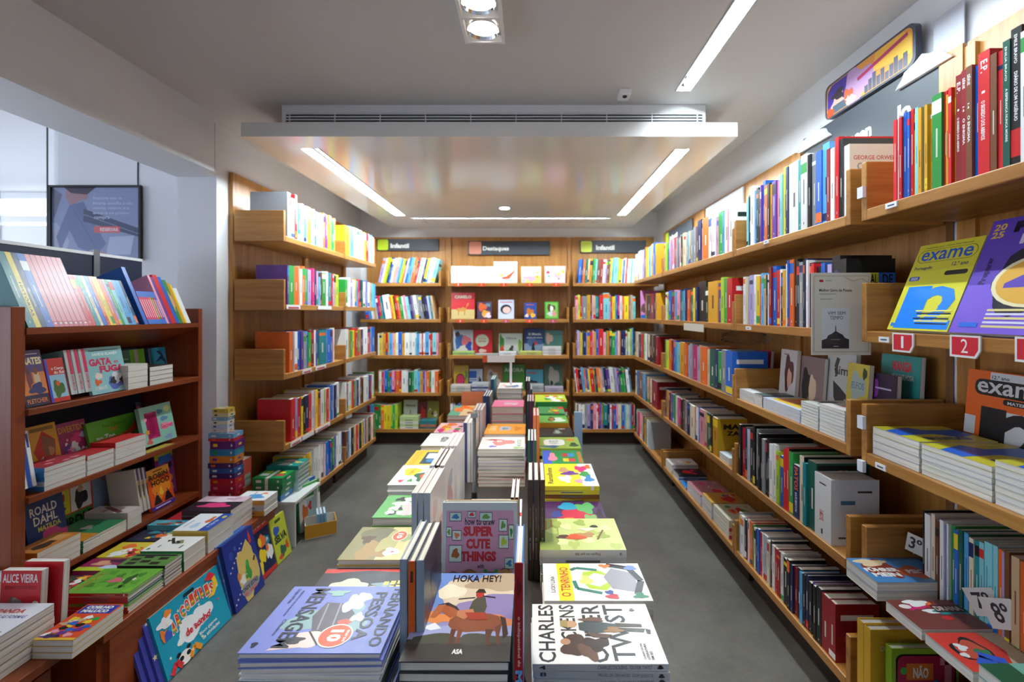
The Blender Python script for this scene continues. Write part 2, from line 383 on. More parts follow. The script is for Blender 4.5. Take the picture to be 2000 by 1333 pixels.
def draw(mb, ops, P, eps=.00005, mi=0, w=1, h=1, clip=True):
    """ops in unit coordinates (u across, v up); P(u, v, k) gives the point k layers above the face; w, h: real size"""
    L = 1
    for op in ops:
        o = op[0]; L += 1
        def add(pts, col):
            if any(not -1e-6 <= c <= 1.000001 for p in pts for c in p) and clip: pts = clip01(list(pts))
            if len(pts) > 2: mb.quad([P(u, v, L*eps) for u, v in pts], col, mi)
        if o == 'r': _, u0, v0, u1, v1, c = op; add([(u0, v0), (u1, v0), (u1, v1), (u0, v1)], colr(c))
        elif o == 'e':
            _, cu, cv, ru, rv, c = op; add([(cu+ru*cos(2*pi*k/24), cv+rv*sin(2*pi*k/24)) for k in range(24)], colr(c))
        elif o == 'R':                                        # rounded rectangle, radius as a fraction of the height
            _, u0, v0, u1, v1, q, c = op; qv = q*(v1-v0); qu = qv*h/w; pts = []
            for cx, cy, a in ((u1-qu, v0+qv, -90), (u1-qu, v1-qv, 0), (u0+qu, v1-qv, 90), (u0+qu, v0+qv, 180)):
                pts += [(cx+qu*cos(R(a+t)), cy+qv*sin(R(a+t))) for t in (0, 22, 45, 68, 90)]
            add(pts, colr(c))
        elif o == 'p': add(op[1], colr(op[2]))
        elif o == 'l':
            _, pts, wd, c = op
            for (a, b), (a2, b2) in zip(pts, pts[1:]):
                dx, dy = (a2-a)*w, (b2-b)*h; n = math.hypot(dx, dy) or 1; ox, oy = -dy/n*wd/2/w, dx/n*wd/2/h
                add([(a-ox, b-oy), (a2-ox, b2-oy), (a2+ox, b2+oy), (a+ox, b+oy)], colr(c))
        elif o == 's':                                        # star
            _, cu, cv, r, c = op; add([(cu+r*(1 if k % 2 == 0 else .45)*sin(pi*k/5)/w, cv+r*(1 if k % 2 == 0 else .45)*cos(pi*k/5)/h) for k in range(10)], colr(c))
        elif o == 'B':                                        # soft-edged irregular blob
            _, cu, cv, ru, rv, seed, c = op; rr = random.Random(seed); ph = rr.random()*6; am = .1+.15*rr.random()
            add([(cu+ru*(1+am*sin(3*t+ph)+am*.6*cos(5*t+ph*2))*cos(t), cv+rv*(1+am*sin(3*t+ph)+am*.6*cos(5*t+ph*2))*sin(t)) for t in [2*pi*k/28 for k in range(28)]], colr(c))
        elif o == 't':
            _, s, u0, v0, u1, v1, c = op[:7]; rot = op[7] if len(op) > 7 else 0; bold = op[8] if len(op) > 8 else .02
            vs, fs, _, _ = text2d(s, bold); cc = colr(c)
            def m2(x, y):
                if rot == 0: return u0+x*(u1-u0), v0+y*(v1-v0)
                if rot == -90: return u0+y*(u1-u0), v1-x*(v1-v0)
                if rot == 90: return u1-y*(u1-u0), v0+x*(v1-v0)
                return u1-x*(u1-u0), v1-y*(v1-v0)
            pts = [P(*m2(x, y), L*eps) for x, y in vs]; i = len(mb.v); mb.v += [tuple(p) for p in pts]
            for f in fs: mb.f.append(tuple(i+k for k in f)); mb.c.append(cc); mb.m.append(mi)

# ------------------------------------------------------------------ one book
def book_meshes(w, h, t, hard, cf, cs, cb, art=None, spine=None, sp=-1, back=None):
    """canonical book: standing, front cover to -y, spine at x = sp*w/2, thickness centred on y = 0"""
    cf, cs, cb = colr(cf), colr(cs), colr(cb)
    c = min(.0026, t*.2) if hard else min(.0007, t*.12); ov = .0032 if hard else .0006
    mb = MB(); W = w/2
    grey = tuple(x*.9 for x in cf)
    mb.box(-W, W, -t/2, -t/2+c, 0, h, {**{k: cf for k in 'btfklr'}, 'l' if sp < 0 else 'r': cs})
    mb.box(-W, W, t/2-c, t/2, 0, h, {**{k: cb for k in 'btfklr'}, 'l' if sp < 0 else 'r': cs})
    a, b = (-W, -W+c) if sp < 0 else (W-c, W)
    mb.box(a, b, -t/2+c, t/2-c, 0, h, cs, skip='fk')
    pg = MB(); a, b = (-W+c, W-ov) if sp < 0 else (-W+ov, W-c)
    pg.box(a, b, -t/2+c, t/2-c, ov, h-ov)
    pr = None
    if art or spine or back:
        pr = MB()
        if art: draw(pr, art, lambda u, v, k: (-W+u*w, -t/2-k, v*h), w=w, h=h)
        if back: draw(pr, back, lambda u, v, k: (W-u*w, t/2+k, v*h), w=w, h=h)
        if spine:
            if sp < 0: draw(pr, spine, lambda u, v, k: (-W-k, t/2-u*t, v*h), w=t, h=h)
            else: draw(pr, spine, lambda u, v, k: (W+k, -t/2+u*t, v*h), w=t, h=h)
    return mb, pg, pr
MESH = {}
def book(name, M, w, h, t, hard=True, cf='w', cs=None, cb=None, art=None, spine=None, sp=-1, back=None, key=None, pages=True):
    cs = cs or cf; cb = cb or cf
    if key and key in MESH: ms = MESH[key]
    else:
        mb, pg, pr = book_meshes(w, h, t, hard, cf, cs, cb, art, spine, sp, back)
        ms = (mb.mesh(name, 'printed_cover'), pg.mesh('page_block', 'page_edges'), pr.mesh('cover_print', 'printed_cover') if pr else None)
        if key: MESH[key] = ms
    o = bpy.data.objects.new(name, ms[0]); COL.objects.link(o); o.matrix_basis = M
    for me, n in zip(ms[1:], ('page_block', 'cover_print')):
        if me: c = bpy.data.objects.new(n, me); COL.objects.link(c); c.parent = o
    return o
def T(x, y, z): return Matrix.Translation((x, y, z))
def RX(a): return Matrix.Rotation(R(a), 4, 'X')
def RY(a): return Matrix.Rotation(R(a), 4, 'Y')
def RZ(a): return Matrix.Rotation(R(a), 4, 'Z')
FACE = {'-y': 0, '-x': -90, '+x': 90, '+y': 180}
def facing(pos, face, t, lean=0, turn=0):
    """cover towards FACE, resting on its lower back edge at POS, leaning back by LEAN degrees"""
    return T(*pos) @ RZ(FACE[face]+turn) @ RX(-lean) @ T(0, -t/2, 0)

# ------------------------------------------------------------------ filler art for the many small covers
def deco(seed, pal, title=None, tcol='w', n=9, band=None, tv=(.78, .92), tu=(.1, .9)):
    r = random.Random(seed); ops = []
    if band: ops.append(('r', 0, 0, 1, r.uniform(.25, .45), band))
    for k in range(n):
        cu, cv = r.uniform(.12, .88), r.uniform(.1, .68); s = r.uniform(.05, .2); c = r.choice(pal)
        q = r.random()
        if q < .55: ops.append(('B', cu, cv, min(s, cu-.02, .98-cu), s*r.uniform(.5, 1), seed*31+k, c))
        elif q < .75: ops.append(('e', cu, cv, min(s*.5, cu-.02, .98-cu), s*.45, c))
        elif q < .9: ops.append(('l', [(cu-s*.45, cv-s*.3), (cu, cv+s*.4), (cu+s*.45, cv-s*.1)], .006, c))
        else: ops.append(('s', cu, cv, .012+.02*r.random(), c))
    if title: ops.append(('t', title, tu[0], tv[0], tu[1], tv[1], tcol))
    elif title is None:
        ops.append(('r', .15, .84, .85, .9, tcol)); ops.append(('r', .28, .77, .72, .8, tcol))
    return ops
def spine_deco(seed, base):
    r = random.Random(seed); ops = []; tc = {'w': '6a6a70', 'c': 'x', 'y': 'x', 'l': 'e', 'a': 't', 'p': 'd', 'u': 'n', 'z': 'x', 'm': 'x', 'i': 'f', 's': 'g'}.get(base, 'd9d4c8')
    q = r.random()
    if q < .22: ops.append(('r', 0, r.uniform(.72, .85), 1, r.uniform(.88, .97), r.choice('rbkywnvo')))
    if q > .8: ops.append(('r', 0, .03, 1, r.uniform(.1, .2), r.choice('rbkwnvyo')))
    a = r.uniform(.25, .4); ops.append(('r', .42, a, .6, a+r.uniform(.2, .35), tc))
    if r.random() < .5: ops.append(('r', .42, .06, .58, .09, tc))
    return ops
# ------------------------------------------------------------------ spine-out books on the shelves
SPINES = dict(
 patos=([('t', 'PATOS', .2, .52, .75, .96, 'o', -90), ('t', 'KATE BEATON', .3, .12, .62, .48, 'w', -90)], {}),
 esp=([('t', 'A ESPERANÇA NUNCA MORRE', .3, .2, .7, .62, 'w', -90, .03), ('t', 'EMILIA BRAVO', .3, .68, .6, .95, 'w', -90)], {}),
 dia=([('t', 'DIÁRIO DE UM INGÉNUO', .3, .32, .7, .68, 'w', -90, .03), ('r', 0, .06, 1, .26, 'r'), ('t', 'EMILE BRAVO', .3, .74, .6, .95, 'w', -90)], {}),
 epj=([('t', 'E.P.', .2, .83, .8, .93, 'w', -90), ('t', 'O SEGREDO DOS ABISMOS', .25, .28, .6, .6, 'w', -90, .03), ('r', .3, .66, .6, .68, 'w')], {}),
 red2=([('t', 'SÉRIE', .2, .83, .8, .93, 'w', -90), ('t', 'O ENIGMA', .25, .32, .7, .56, 'w', -90, .03), ('t', '14', .25, .62, .6, .67, 'w', -90)], {}),
 white6=([('t', 'O AMIGO FIEL', .3, .28, .55, .45, 'r', -90), ('r', .3, .86, .7, .88, 'k'), ('r', .4, .08, .5, .16, 'k')], {}),
 ferias=([], dict(back=[('r', 0, 0, 1, 1, 'r'), ('B', .5, .45, .42, .5, 3, 'f3b3a4'), ('t', 'FÉRIAS', .3, .74, .72, .85, 'k', 0, .05), ('e', .35, .58, .06, .05, 'w'), ('e', .5, .55, .06, .05, 'w'), ('e', .68, .6, .06, .05, 'w'), ('r', .06, .4, .1, .8, 'f6c888'), ('r', .13, .4, .17, .85, 'f6c888')])),
 cien=([], dict(back=[('r', 0, 0, 1, 1, '3a72c4'), ('t', 'A', .42, .8, .52, .94, 'r', 0, .05), ('r', .3, .74, .7, .79, 'r'), ('r', .2, .38, .82, .62, 'c9d3ea')])),
 dossier=([], dict(back=[('r', 0, 0, 1, 1, '4a4f58'), ('r', .28, .2, .92, .62, 'b7bccc'), ('r', .12, .2, .2, .62, '9aa0b0')])),
 laranja=([], dict(back=[('r', 0, 0, 1, 1, 'f08a2a'), ('r', 0, 0, .8, .75, 'ee6f28'), ('R', .25, .3, .75, .58, .3, 'f4b07a'), ('B', .2, .52, .07, .1, 4, 'k'), ('e', .2, .47, .045, .05, 'f2c9a8'), ('s', .2, .36, .02, 'b'), ('r', .3, .5, .66, .52, 'x'), ('B', .55, .84, .08, .025, 5, 'x')])),
 orw=([], dict(art=[('r', 0, 0, 1, 1, 'ece5d2'), ('t', 'GEORGE ORWELL', .08, .78, .95, .84, 'c9655c'), ('t', 'O Quinto', .15, .62, .85, .74, '9aa0a0')])),
 oid=([], dict(art=[('r', 0, 0, 1, 1, '3e4648'), ('t', 'OIDES', .1, .74, .9, .86, 'w', 0, .05)])),
 tones=([], dict(art=[('r', 0, 0, 1, 1, 'dedbd4'), ('t', 'TONES', .08, .84, .55, .94, 'k', 0, .05), ('e', .24, .89, .04, .035, 'm'), ('B', .65, .4, .28, .3, 8, 'k')])),
 redk=([], dict(art=[('r', 0, 0, 1, 1, '151516'), ('r', .25, .84, .55, .86, 'r'), ('e', .6, .4, .2, .2, 'd')])),
 most=([], dict(art=[('r', 0, 0, 1, 1, '1c2624'), ('t', 'MODERNO', .1, .8, .92, .93, 'w', 0, .03)])),
 ghost=([], dict(art=[('r', .03, .02, .97, .97, '14161a'), ('t', 'THE', .42, .84, .58, .9, 'y'), ('t', 'GHOST', .1, .68, .95, .82, 'y', 0, .02)])),
 manga=([], dict(art=[('r', 0, 0, 1, 1, 'd9b822'), ('t', 'O LIVRO DE', .25, .78, .8, .84, '5a4a10'), ('t', 'MANGA', .18, .6, .85, .75, 'k', 0, .06)])),
 man=([], dict(art=[('r', 0, 0, 1, 1, 'c99a22'), ('t', 'MA', .2, .72, .75, .86, 'k', 0, .05), ('t', 'ZA', .3, .56, .75, .68, 'k', 0, .05)])),
)
SPINES.update(white6=(SPINES['white6'][0], dict(art=[('r', 0, 0, 1, 1, 'e4e6e6'), ('r', .55, .8, .85, .83, '3a3a3c'), ('r', .2, .62, .5, .68, '4a7a9a'), ('r', .15, .1, .4, .13, '5a5a5c')])),
 manual=([('r', .3, .3, .7, .8, 'c8d03a')], dict(art=[('r', 0, 0, 1, 1, '14181a'), ('r', .1, .62, .66, .8, 'c8d03a'), ('r', .66, .62, 1, .8, '2a6ad0'), ('r', .1, .42, 1, .61, 'c8285a'), ('t', 'MANUAL', .14, .64, .64, .78, '14181a', 0, .02), ('t', 'DE', .74, .64, .95, .78, '14181a', 0, .02), ('t', 'INSTRUÇÕES', .14, .44, .98, .59, '14181a', 0, .02)])),
 atlas=([('r', .3, .3, .7, .8, '3a4a7a')], dict(art=[('r', 0, 0, 1, 1, '14141a'), ('p', [(0, .5), (.3, .75), (.5, .95), (.35, .7), (.1, .4)], 'c8401f'), ('p', [(0, .6), (.2, .85), (0, .9)], '3a4a7a')])))
rowspec = []      # (wall, bay text, shelf index, photo x of both ends, height, tokens, lean, end word)
def row(*a): rowspec.append(a)
RA, RB, RC, RD = 'the sign-wall corner bookcase', 'the long rainbow bookcase', 'the manga bookcase', 'the exam-guide bookcase'
LA, LB = 'the boxed-end bookcase', 'the window-side corner bookcase'
KA, KC = 'the back window-side bookcase', 'the back wall-side bookcase'
row('R', RA, 0, (1240, 1283), .27, 'w2 w s2 w2 i2 n o y2 u2 y z2 b m', 0)
row('R', RB, 0, (1296, 1437), .22, 'z2 l v n3 i2 r p2 g r2 d2 g2 k p2 g k2 z3 c2 g2 a z2 g3 g3 x2 n4^ p^ o5^ w3^ p w2^ i p v4^ u w3^ p w3^', 0)
row('R', RC, 0, (1458, 1672), .25, 'a2 k3 w4^ u2 k2 k2 d f b3^ o3 k2 m2 f3 p3 a2 y3^ n2^ w7^ t2^ w4^ k2^ g3^ b4^ u4^ d2 w2 r2^ oidk2^@oid w3@orw'.replace('oidk2^@oid', 'k2^@oid'), 0)
row('R', RD, 0, (1748, 2090), .235, 'r2 w r2 b2 g b2 r2 m2 a2 m2 t2 m2 m2 u v5 r2 m2 r2 m2 d3^@epj d3^@red2 x3^@red2 b2^ r5^^@epj x3^ r2^ e3^^@esp k4^^@dia w3^^ w3^^ r4^ b3^ k4^', 0)
row('R', RA, 1, (1262, 1284), .22, 'x k2 d2 n m', 0)
row('R', RB, 1, (1298, 1432), .215, 'w2 l3 b3 d3 p2 u i2 p3 n2 t2 u2 n o3 d2 e3 y2 n2 k6^ k2 m8^ f2 l2^ v2^ r3^', 0)
row('R', RC, 1, (1454, 1700), .235, 'w2 c g3 i3 w2 y4 r2 u2 z2 k w2 d2^ b3^ r2 w k2 m2 w2^ b^ o3^ k2^ k2^ g2^ k^ n2^ w^ k2 r2 k3 b2 n2 i2 k4^@atlas k4@manual', 0)
row('R', RA, 2, (1240, 1286), .235, 'x2 c3 n2 r2 v2 w2 k c2 k2 z k2 d2', 0)
row('R', RB, 2, (1294, 1434), .225, 'v2 l2 y2 o3 d2 b3 u2 a5 m5 o3 g2 i2 g2 h3 p2 i2 z o5 c2 e4 n2 v4 g3 b4', 0)
row('R', RA, 3, (1241, 1283), .235, 'c2 b2 x4 u3 k z2 x c d4', 0)
row('R', RB, 3, (1286, 1402), .22, 'n2 m4 o2 n r2 b3 v2 g2 k2 w2 p2 h3 k2 x3 k g4 n4 c5 r2 w2 b2 p5 z2 e4 k2 m5@man', 0)
row('R', RC, 3, (1445, 1626), .25, 'k2 r3 n2 s3 k3 k2^ k2 g2^ k2 k2 g2 k2 k2 w3@tones w3 l2_ b2_ r2 r2@redk v3 n4_@patos c3@most t2 e5@ghost w8_@white6', 0)
row('R', RA, 4, (1244, 1271), .24, 'a2 h2 r p3 c2 d2 y2 n3 w2 s3', 0)
row('R', RC, 4, (1446, 1634), .20, 's2 w3 k2 r3 w o3 v w2 n2 b2 r2 w2 s4 c2 k2 w2 r2 d3 r w2 k3 k2 n2 d2 k3 u2 k2 n2 k2 f2 k2 k3 d4 d4', 0)
row('L', LA, 0, (561, 656), .25, 'g3^@dossier w3 r2^ w t2 w p2 u2 i y4 p2 w b3 w5 i2 o2 f2 o2 y2 n p v3 o2', 0)
row('L', LB, 0, (668, 733), .255, 'm4 u4 w3 w3 c2 w2 y2 r2 g w2 u2 w o2', 0)
row('L', LA, 1, (560, 661), .25, 'f@cien v4 o3 z w2 o2 v2 i3 r2 h2 n2 p u2 d2 v4 w2 t3 r2 i2 z2 l3', 0)
row('L', LB, 1, (673, 734), .235, 'v3 w3 i3 w2 y2 u2 r2 n2 e2 w2 i2 b2 w2 z2 a4 u2', 0)
row('L', LA, 2, (564, 653), .25, 'o3@laranja u w3 b4 f2 g3 u2 v3 d3 w2 b2 x t7 u b4 b3 o2 w2', 0)
row('L', LB, 2, (673, 735), .235, 'w3 m2 v2 y3 r2 v2 o2 n3 w5 r4 u2 b4', 0)
row('L', LA, 3, (566, 661), .26, 'r4@ferias p i2 r3 y2 k2 n4 r3 w3 p y3 o2 k w4 l2 w r3 c2 b3 w2 n3 w4', 0)
row('L', LB, 3, (672, 738), .235, 'w2 k2 w3 z2 r v2 g2 n2 w2 x3 k c2 w4 b3 d2 w3 v3', 0)
row('L', LA, 4, (592, 668), .25, 'y3 m2 y2 w2 w2 w2 w2 w2 w2 p w b3 b2 b2 v2 m2 b2 w2 w3 b2', 0)
row('L', LB, 4, (674, 737), .235, 'x3 u3 w2 k3 z3 r3 w2 k2 y2 n2 w2 f2 z2 n2 k2 z2 w2 r2 v2', 0)
row('K', KA, 0, (738, 852), .265, 'i3 w2 y2 l2 n2 b2 w3 z2 p2 u2 b l3 o2 p w b3 u4 o3 v r3 w2 v w3 n2 y3 a2 w3 p a4', 13)
row('K', KA, 1, (715, 862), .245, 'b3 u3 w2 z3 w f2 r2 t2 n w6 o2 y2 k r2 o2 v3 w2 p2 a3 n2 f g2 w3 g2 g3 k2 n2 f s2 t2 z2', -9)
row('K', KA, 2, (738, 860), .235, 'w y2 z m2 r2 y u3 p2 y w2 b3 m2 w4 w2 w3 a u2 w2 r w2 u3 w r2 a3 p2', 0)
row('K', KA, 3, (739, 856), .225, 'z w2 r2 i b3 v2 b2 p3 h o3 r2 w4 w2 e3 v2 a4 u2 m3 f2 i o3 v2 w3 o3', 0)
row('K', KA, 4, (718, 776), .25, 'd2 u4 v4 v2 o3 y3 y3 l2 v2 l2', 0)
row('K', KC, 0, (1129, 1243), .255, 'b3 n2 o3 e3 z2 m3 k v3 a2 x5 d3 w3 i2 x3 n y3 u2 a5 l2 y3 c2 b2 w2 r2 w4 a2 w4', 4)
row('K', KC, 1, (1123, 1241), .25, 'p3 l3 r2 g6 m4 k2 p2 z3 t3 k r5 a7^ i2 r2 y3 l b2 n h2 w3 o3 y5 o g2 z2 a3', 0)
row('K', KC, 2, (1122, 1240), .25, 'x2 i2 z2 y2 e n3 i m3 r3 p2 m2 b3^ r5^ p3 v m2 r e3^ v4 u2 h c2 o n3 n2 w2 l w2 l2^ u2^ n2', 0)
row('K', KC, 3, (1122, 1238), .25, 'w r3 k2 d u3 o2 b2 y2 r5 v n2 o3 z2 p g2 n3 f3 w4 g2 i2 f2 v4 v2 n w3 u2', -6)
row('K', KC, 4, (1122, 1240), .26, 'c2 k w3 m w3 g3 i3 f n2 p4 w r2 b2 o v2 t4 n3 w2 r2 b4 p2 w3 y b3 a2 w2 c2 u2 r3 w', 0)

SPEC = []
BAYX = {RA: (3.672, 4.638), RB: (2.378, 3.597), RC: (1.518, 2.322), RD: (.152, 1.418), LA: (2.818, 3.683), LB: (3.737, 4.45), KA: (-1.79, -.978), KC: (.463, 1.33)}
def make_rows():
    for ri, (wall, case, k, (pa, pb), hb, toks, lean) in enumerate(rowspec):
        rr = random.Random(100+ri)
        tk = []
        for s in toks.split():
            s, _, key = s.partition('@'); up = s.count('^')-s.count('_'); s = s.rstrip('^_')
            tk.append((s[0], int(s[1:] or 1)*(.85+.3*rr.random()) if len(s) > 1 else .9+.3*rr.random(), up, key))
        tot = sum(t[1] for t in tk)
        if wall == 'R': s0, s1 = F*(XRF+.012)/(pa-CX), F*(XRF+.012)/(pb-CX); z = ZR[k]+SH+.0005
        elif wall == 'L': s0, s1 = F*(XLF-.012)/(pa-CX), F*(XLF-.012)/(pb-CX); z = ZL[k]+SH+.0005
        else: s0, s1 = (pa-CX)*(YBF+.01)/F, (pb-CX)*(YBF+.01)/F; z = ZK[k]+SH+.0005
        lo, hi = BAYX[case]
        pass
        pad = 0 if not lean else .012
        s0, s1 = max(lo+pad, min(hi-pad, s0)), max(lo+pad, min(hi-pad, s1))
        if k == 4 and case == LA: s0 = max(s0, 3.05)
        ca = cos(R(lean)); span = abs(s1-s0)
        if lean: span -= .02+hb*abs(sin(R(lean)))*.0
        sg = 1 if s1 > s0 else -1; p = s0; n = len(tk)
        for j, (c, wgt, up, key) in enumerate(tk):
            step = span*wgt/tot; t = step*ca-.0006
            h = min(hb*(1+.09*(rr.random()-.5))+.028*up, .335 if k else .42); dp = min(.29, max(.15, h*(.68+.16*rr.random())))
            ins = .004+.012*rr.random()
            sp, fx = SPINES[key] if key else (None, {})
            mid = p+sg*step/2
            if wall == 'R':
                x = XRF+ins+dp/2; M = T(x, mid, z); side = -1; ar = t*h*F*F*XRF/mid**3
            elif wall == 'L':
                x = XLF-ins-dp/2; M = T(x, mid, z); side = 1; ar = t*h*F*F*-XLF/mid**3
            else:
                M = T(mid, YBF+ins+dp/2, z); side = -1; ar = t*h*F*F/YBF**2
                if lean:
                    q = t/2 if lean > 0 else -t/2
                    M = M @ T(q, 0, 0) @ RY(lean) @ T(-q, 0, 0)
                M = M @ RZ(90)
            ends = dict(R=('far', 'near'), L=('near', 'far'), K=('window', 'wall'))[wall]
            e, i = (ends[0], j+1) if j < n/2 else (ends[1], n-j)
            lv = ['top', 'second', 'third', 'fourth', 'bottom'][k]
            ad = 'slim ' if t < .013 else 'thick ' if t > .03 else ''
            lab = f"{ad}{CN[c]} book, {ORD(i)} from the {e} end, {lv} shelf of {case}"
            SPEC.append(dict(M=M, w=dp, h=h, t=t, c=c, sp=side, key=key, spine=sp or None, fx=fx, area=ar, lab=lab, grp=f"books along the {lv} shelf of {case}", hard=rr.random() < .45, seed=ri*97+j, vary=rr.random()))
            p += sg*step
make_rows()
SPEC.sort(key=lambda s: -(s['area']+(1e9 if s['key'] else 0)))
N_INDIV = 300
def tint(c, q):
    a = colr(c); f = .82+.34*q
    return tuple(min(.95, x*f) for x in a)
for s in SPEC[:N_INDIV]:
    c = tint(s['c'], s['vary'])
    spn = s['spine'] if s['spine'] else spine_deco(s['seed'], s['c'])
    cover = [('r', .12, .72, .88, .82, 'w' if s['c'] in 'kndebfxrt' else 'k'), ('B', .5, .38, .26, .16, s['seed'], tuple(min(.9, x*1.7+.03) for x in c))]
    art = s['fx'].get('art', cover if s['sp'] < 0 else None); back = s['fx'].get('back', cover if s['sp'] > 0 else None)
    o = book('shelved_book', s['M'], s['w'], s['h'], s['t'], s['hard'], c, art=art, back=back, spine=spn, sp=s['sp'])
    tag(o, s['lab'], 'book', s['grp'])
def add_book_M(mb, M, w, h, t, c, sp, deco_ops):
    i = len(mb.v); W = w/2; pg = lin('b9b1a4')
    P = [(-W, -t/2, 0), (W, -t/2, 0), (W, t/2, 0), (-W, t/2, 0), (-W, -t/2, h), (W, -t/2, h), (W, t/2, h), (-W, t/2, h)]
    mb.v += [tuple(M @ Vector(p)) for p in P]
    for f, q in (((0, 3, 2, 1), pg), ((4, 5, 6, 7), pg), ((0, 1, 5, 4), c), ((2, 3, 7, 6), c), ((3, 0, 4, 7), c if sp < 0 else pg), ((1, 2, 6, 5), c if sp > 0 else pg)):
        mb.f.append(tuple(i+k for k in f)); mb.c.append(q); mb.m.append(0)
    for op in deco_ops:
        _, u0, v0, u1, v1, cc = op; x = sp*(W+.0004)
        pts = [(x, (t/2-u*t)*(1 if sp < 0 else -1), v*h) for u, v in ((u0, v0), (u1, v0), (u1, v1), (u0, v1))]
        mb.quad([tuple(M @ Vector(p)) for p in pts], colr(cc))
mb = MB()
for s in SPEC[N_INDIV:]: add_book_M(mb, s['M'], s['w'], s['h'], s['t'], tint(s['c'], s['vary']), s['sp'], spine_deco(s['seed'], s['c']))
o = build(mb, 'distant_shelved_books', 'printed_cover'); tag(o, 'remaining small spine-out books filling the far shelves along three walls', 'book', None, 'stuff')
# ------------------------------------------------------------------ the long centre table
ZT = .50
tb = tag(empty('display_table', (-.16, 2.45, 0)), 'long low wooden display table loaded with stacked books in the middle', 'table')
box('table_top', 'table_wood', -.62, .305, .90, 4.05, ZT-.045, ZT-.004, parent=tb, bevel=.004)
box('table_mat', 'table_top', -.60, .285, .92, 4.03, ZT-.0038, ZT, parent=tb)
for x in (-.56, .25):
    for y in (.98, 2.47, 3.97): box('leg', 'table_wood', x-.03, x+.03, y-.03, y+.03, 0, ZT-.0455, parent=tb)
box('apron', 'table_wood', -.545, .235, 1.02, 3.93, ZT-.12, ZT-.0455, parent=tb)
SK = [0]
def stack(desc, x0, x1, y0, y1, z0, z1, n, o, hard, top, others, toplab, rz=0, jit=1.2, name=None, cat='book', sp=-1, ov=None):
    name = name or ('comic_album' if z0 == ZT and o in (1, 2) else 'exam_guide' if 'exam guides' in desc else 'stacked_book')
    """n books lying on one another; o: which way the cover's top points (0 away, 1 to -x, 2 to +x, 3 towards the camera)"""
    SK[0] += 1; r = random.Random(SK[0]*13)
    X, Y = x1-x0, y1-y0; w, h = (X, Y) if o in (0, 3) else (Y, X)
    rot = {0: 0, 1: 90, 2: -90, 3: 180}[o]; t = (z1-z0)/n
    for i in range(n):
        zc = z0+.0006+t*(i+.5); k = n-1-i
        j = jit*(r.random()-.5)*2 if k else 0
        dx, dy = (.004*(r.random()-.5)*jit, .004*(r.random()-.5)*jit) if k else (0, 0)
        M = T((x0+x1)/2+dx, (y0+y1)/2+dy, zc) @ RZ(rot+rz+j) @ RX(-90) @ T(0, 0, -h/2)
        if k == 0: cf, cs, art, spine = top['c'], top.get('s', top['c']), top.get('art'), top.get('spine'); lab = toplab; key = None
        else:
            q = others[(k-1) % len(others)]; cf, cs = (q, q) if isinstance(q, str) else q[:2]
            spine = q[2] if not isinstance(q, str) and len(q) > 2 else [('r', .35, .3, .65, .7, 'd9d4c8' if cs in 'kndebfxrtvh' else '6a6a70')]
            art = None; key = (SK[0], (k-1) % len(others)); lab = f"{ORD(k+1)} from the top of the {desc}"
        ob = book(name, M, w, h, t-.0007, hard, cf, cs, art=art, spine=spine, key=key, sp=sp)
        tag(ob, lab, cat, f"books of the {desc}")
def stand(label, x, y, z, h, dep, t, c, cs=None, spine=None, art=None, group=None, face=90, hard=True, lean=0, cb=None, back=None, sp=-1, name='upright_book'):
    M = T(x, y, z+.0006) @ RZ(face) @ RX(-lean) @ T(0, -t/2 if lean else 0, 0)
    return tag(book(name, M, dep, h, t, hard, c, cs, cb, art, spine, sp, back), label, 'book', group)
Z0 = ZT
# --- column nearest the window side, front to back
pessoa = [('r', 0, 0, 1, 1, '7d8bd2'),
 ('B', .55, .5, .22, .3, 2, '8fb3b8'), ('p', [(.28, .38), (.5, .34), (.74, .42), (.7, .6), (.46, .66), (.3, .56)], '5b5560'), ('B', .3, .6, .13, .08, 5, 'd8dbe2'), ('B', .2, .66, .09, .06, 9, 'c9d3d3'),
 ('B', .82, .44, .11, .12, 7, 'f0d9d2'), ('p', [(.78, .34), (.97, .18), (.93, .4)], 'efd3c8'), ('B', .84, .33, .05, .07, 3, '3b3a40'), ('l', [(.72, .4), (.9, .52)], .004, 'k'), ('B', .6, .62, .06, .05, 4, 'd95b45'), ('B', .52, .7, .06, .05, 6, 'e9e2c8'),
 ('B', .12, .42, .05, .08, 8, '93bdb4'), ('l', [(.3, .4), (.7, .45)], .004, '9a9aa8'), ('l', [(.3, .5), (.68, .55)], .004, '9a9aa8'),
 ('t', 'FERNANDO', .05, .88, .92, .97, '1d1f2e', 0, .02), ('t', 'PESSOA', .11, .74, .84, .84, '1d1f2e', 0, .02), ('t', 'MENSAGEM', .04, .2, .94, .33, '1d1f2e', 0, .02),
 ('e', .78, .61, .16, .125, 'f1e9dc'), ('e', .78, .61, .145, .113, 'e2582a'), ('t', '10', .7, .56, .86, .66, 'f5f0e6', 0, .05), ('t', 'euros', .7, .68, .86, .7, 'f5f0e6'),
 ('B', .9, .07, .035, .02, 3, '20243a'), ('t', 'Adaptado em banda desenhada', .08, .1, .5, .125, '3a437c'), ('t', 'Clássico', .55, .14, .78, .165, '3a437c'), ('t', 'Coleção de Poesia', .05, .05, .3, .085, '3a437c')]
stack('stack under the lilac poetry album', -.637, -.327, .985, 1.225, Z0, HC-.738, 10, 2, True, dict(c='7d8bd2', art=pessoa), ['7d8bd2', 'w', 'e9eef2', '5d6458', '515a50', '3b55a8', 'e4eaf0', 'w'], 'lilac album with black capitals and a round orange sticker, front of table', jit=1.4)
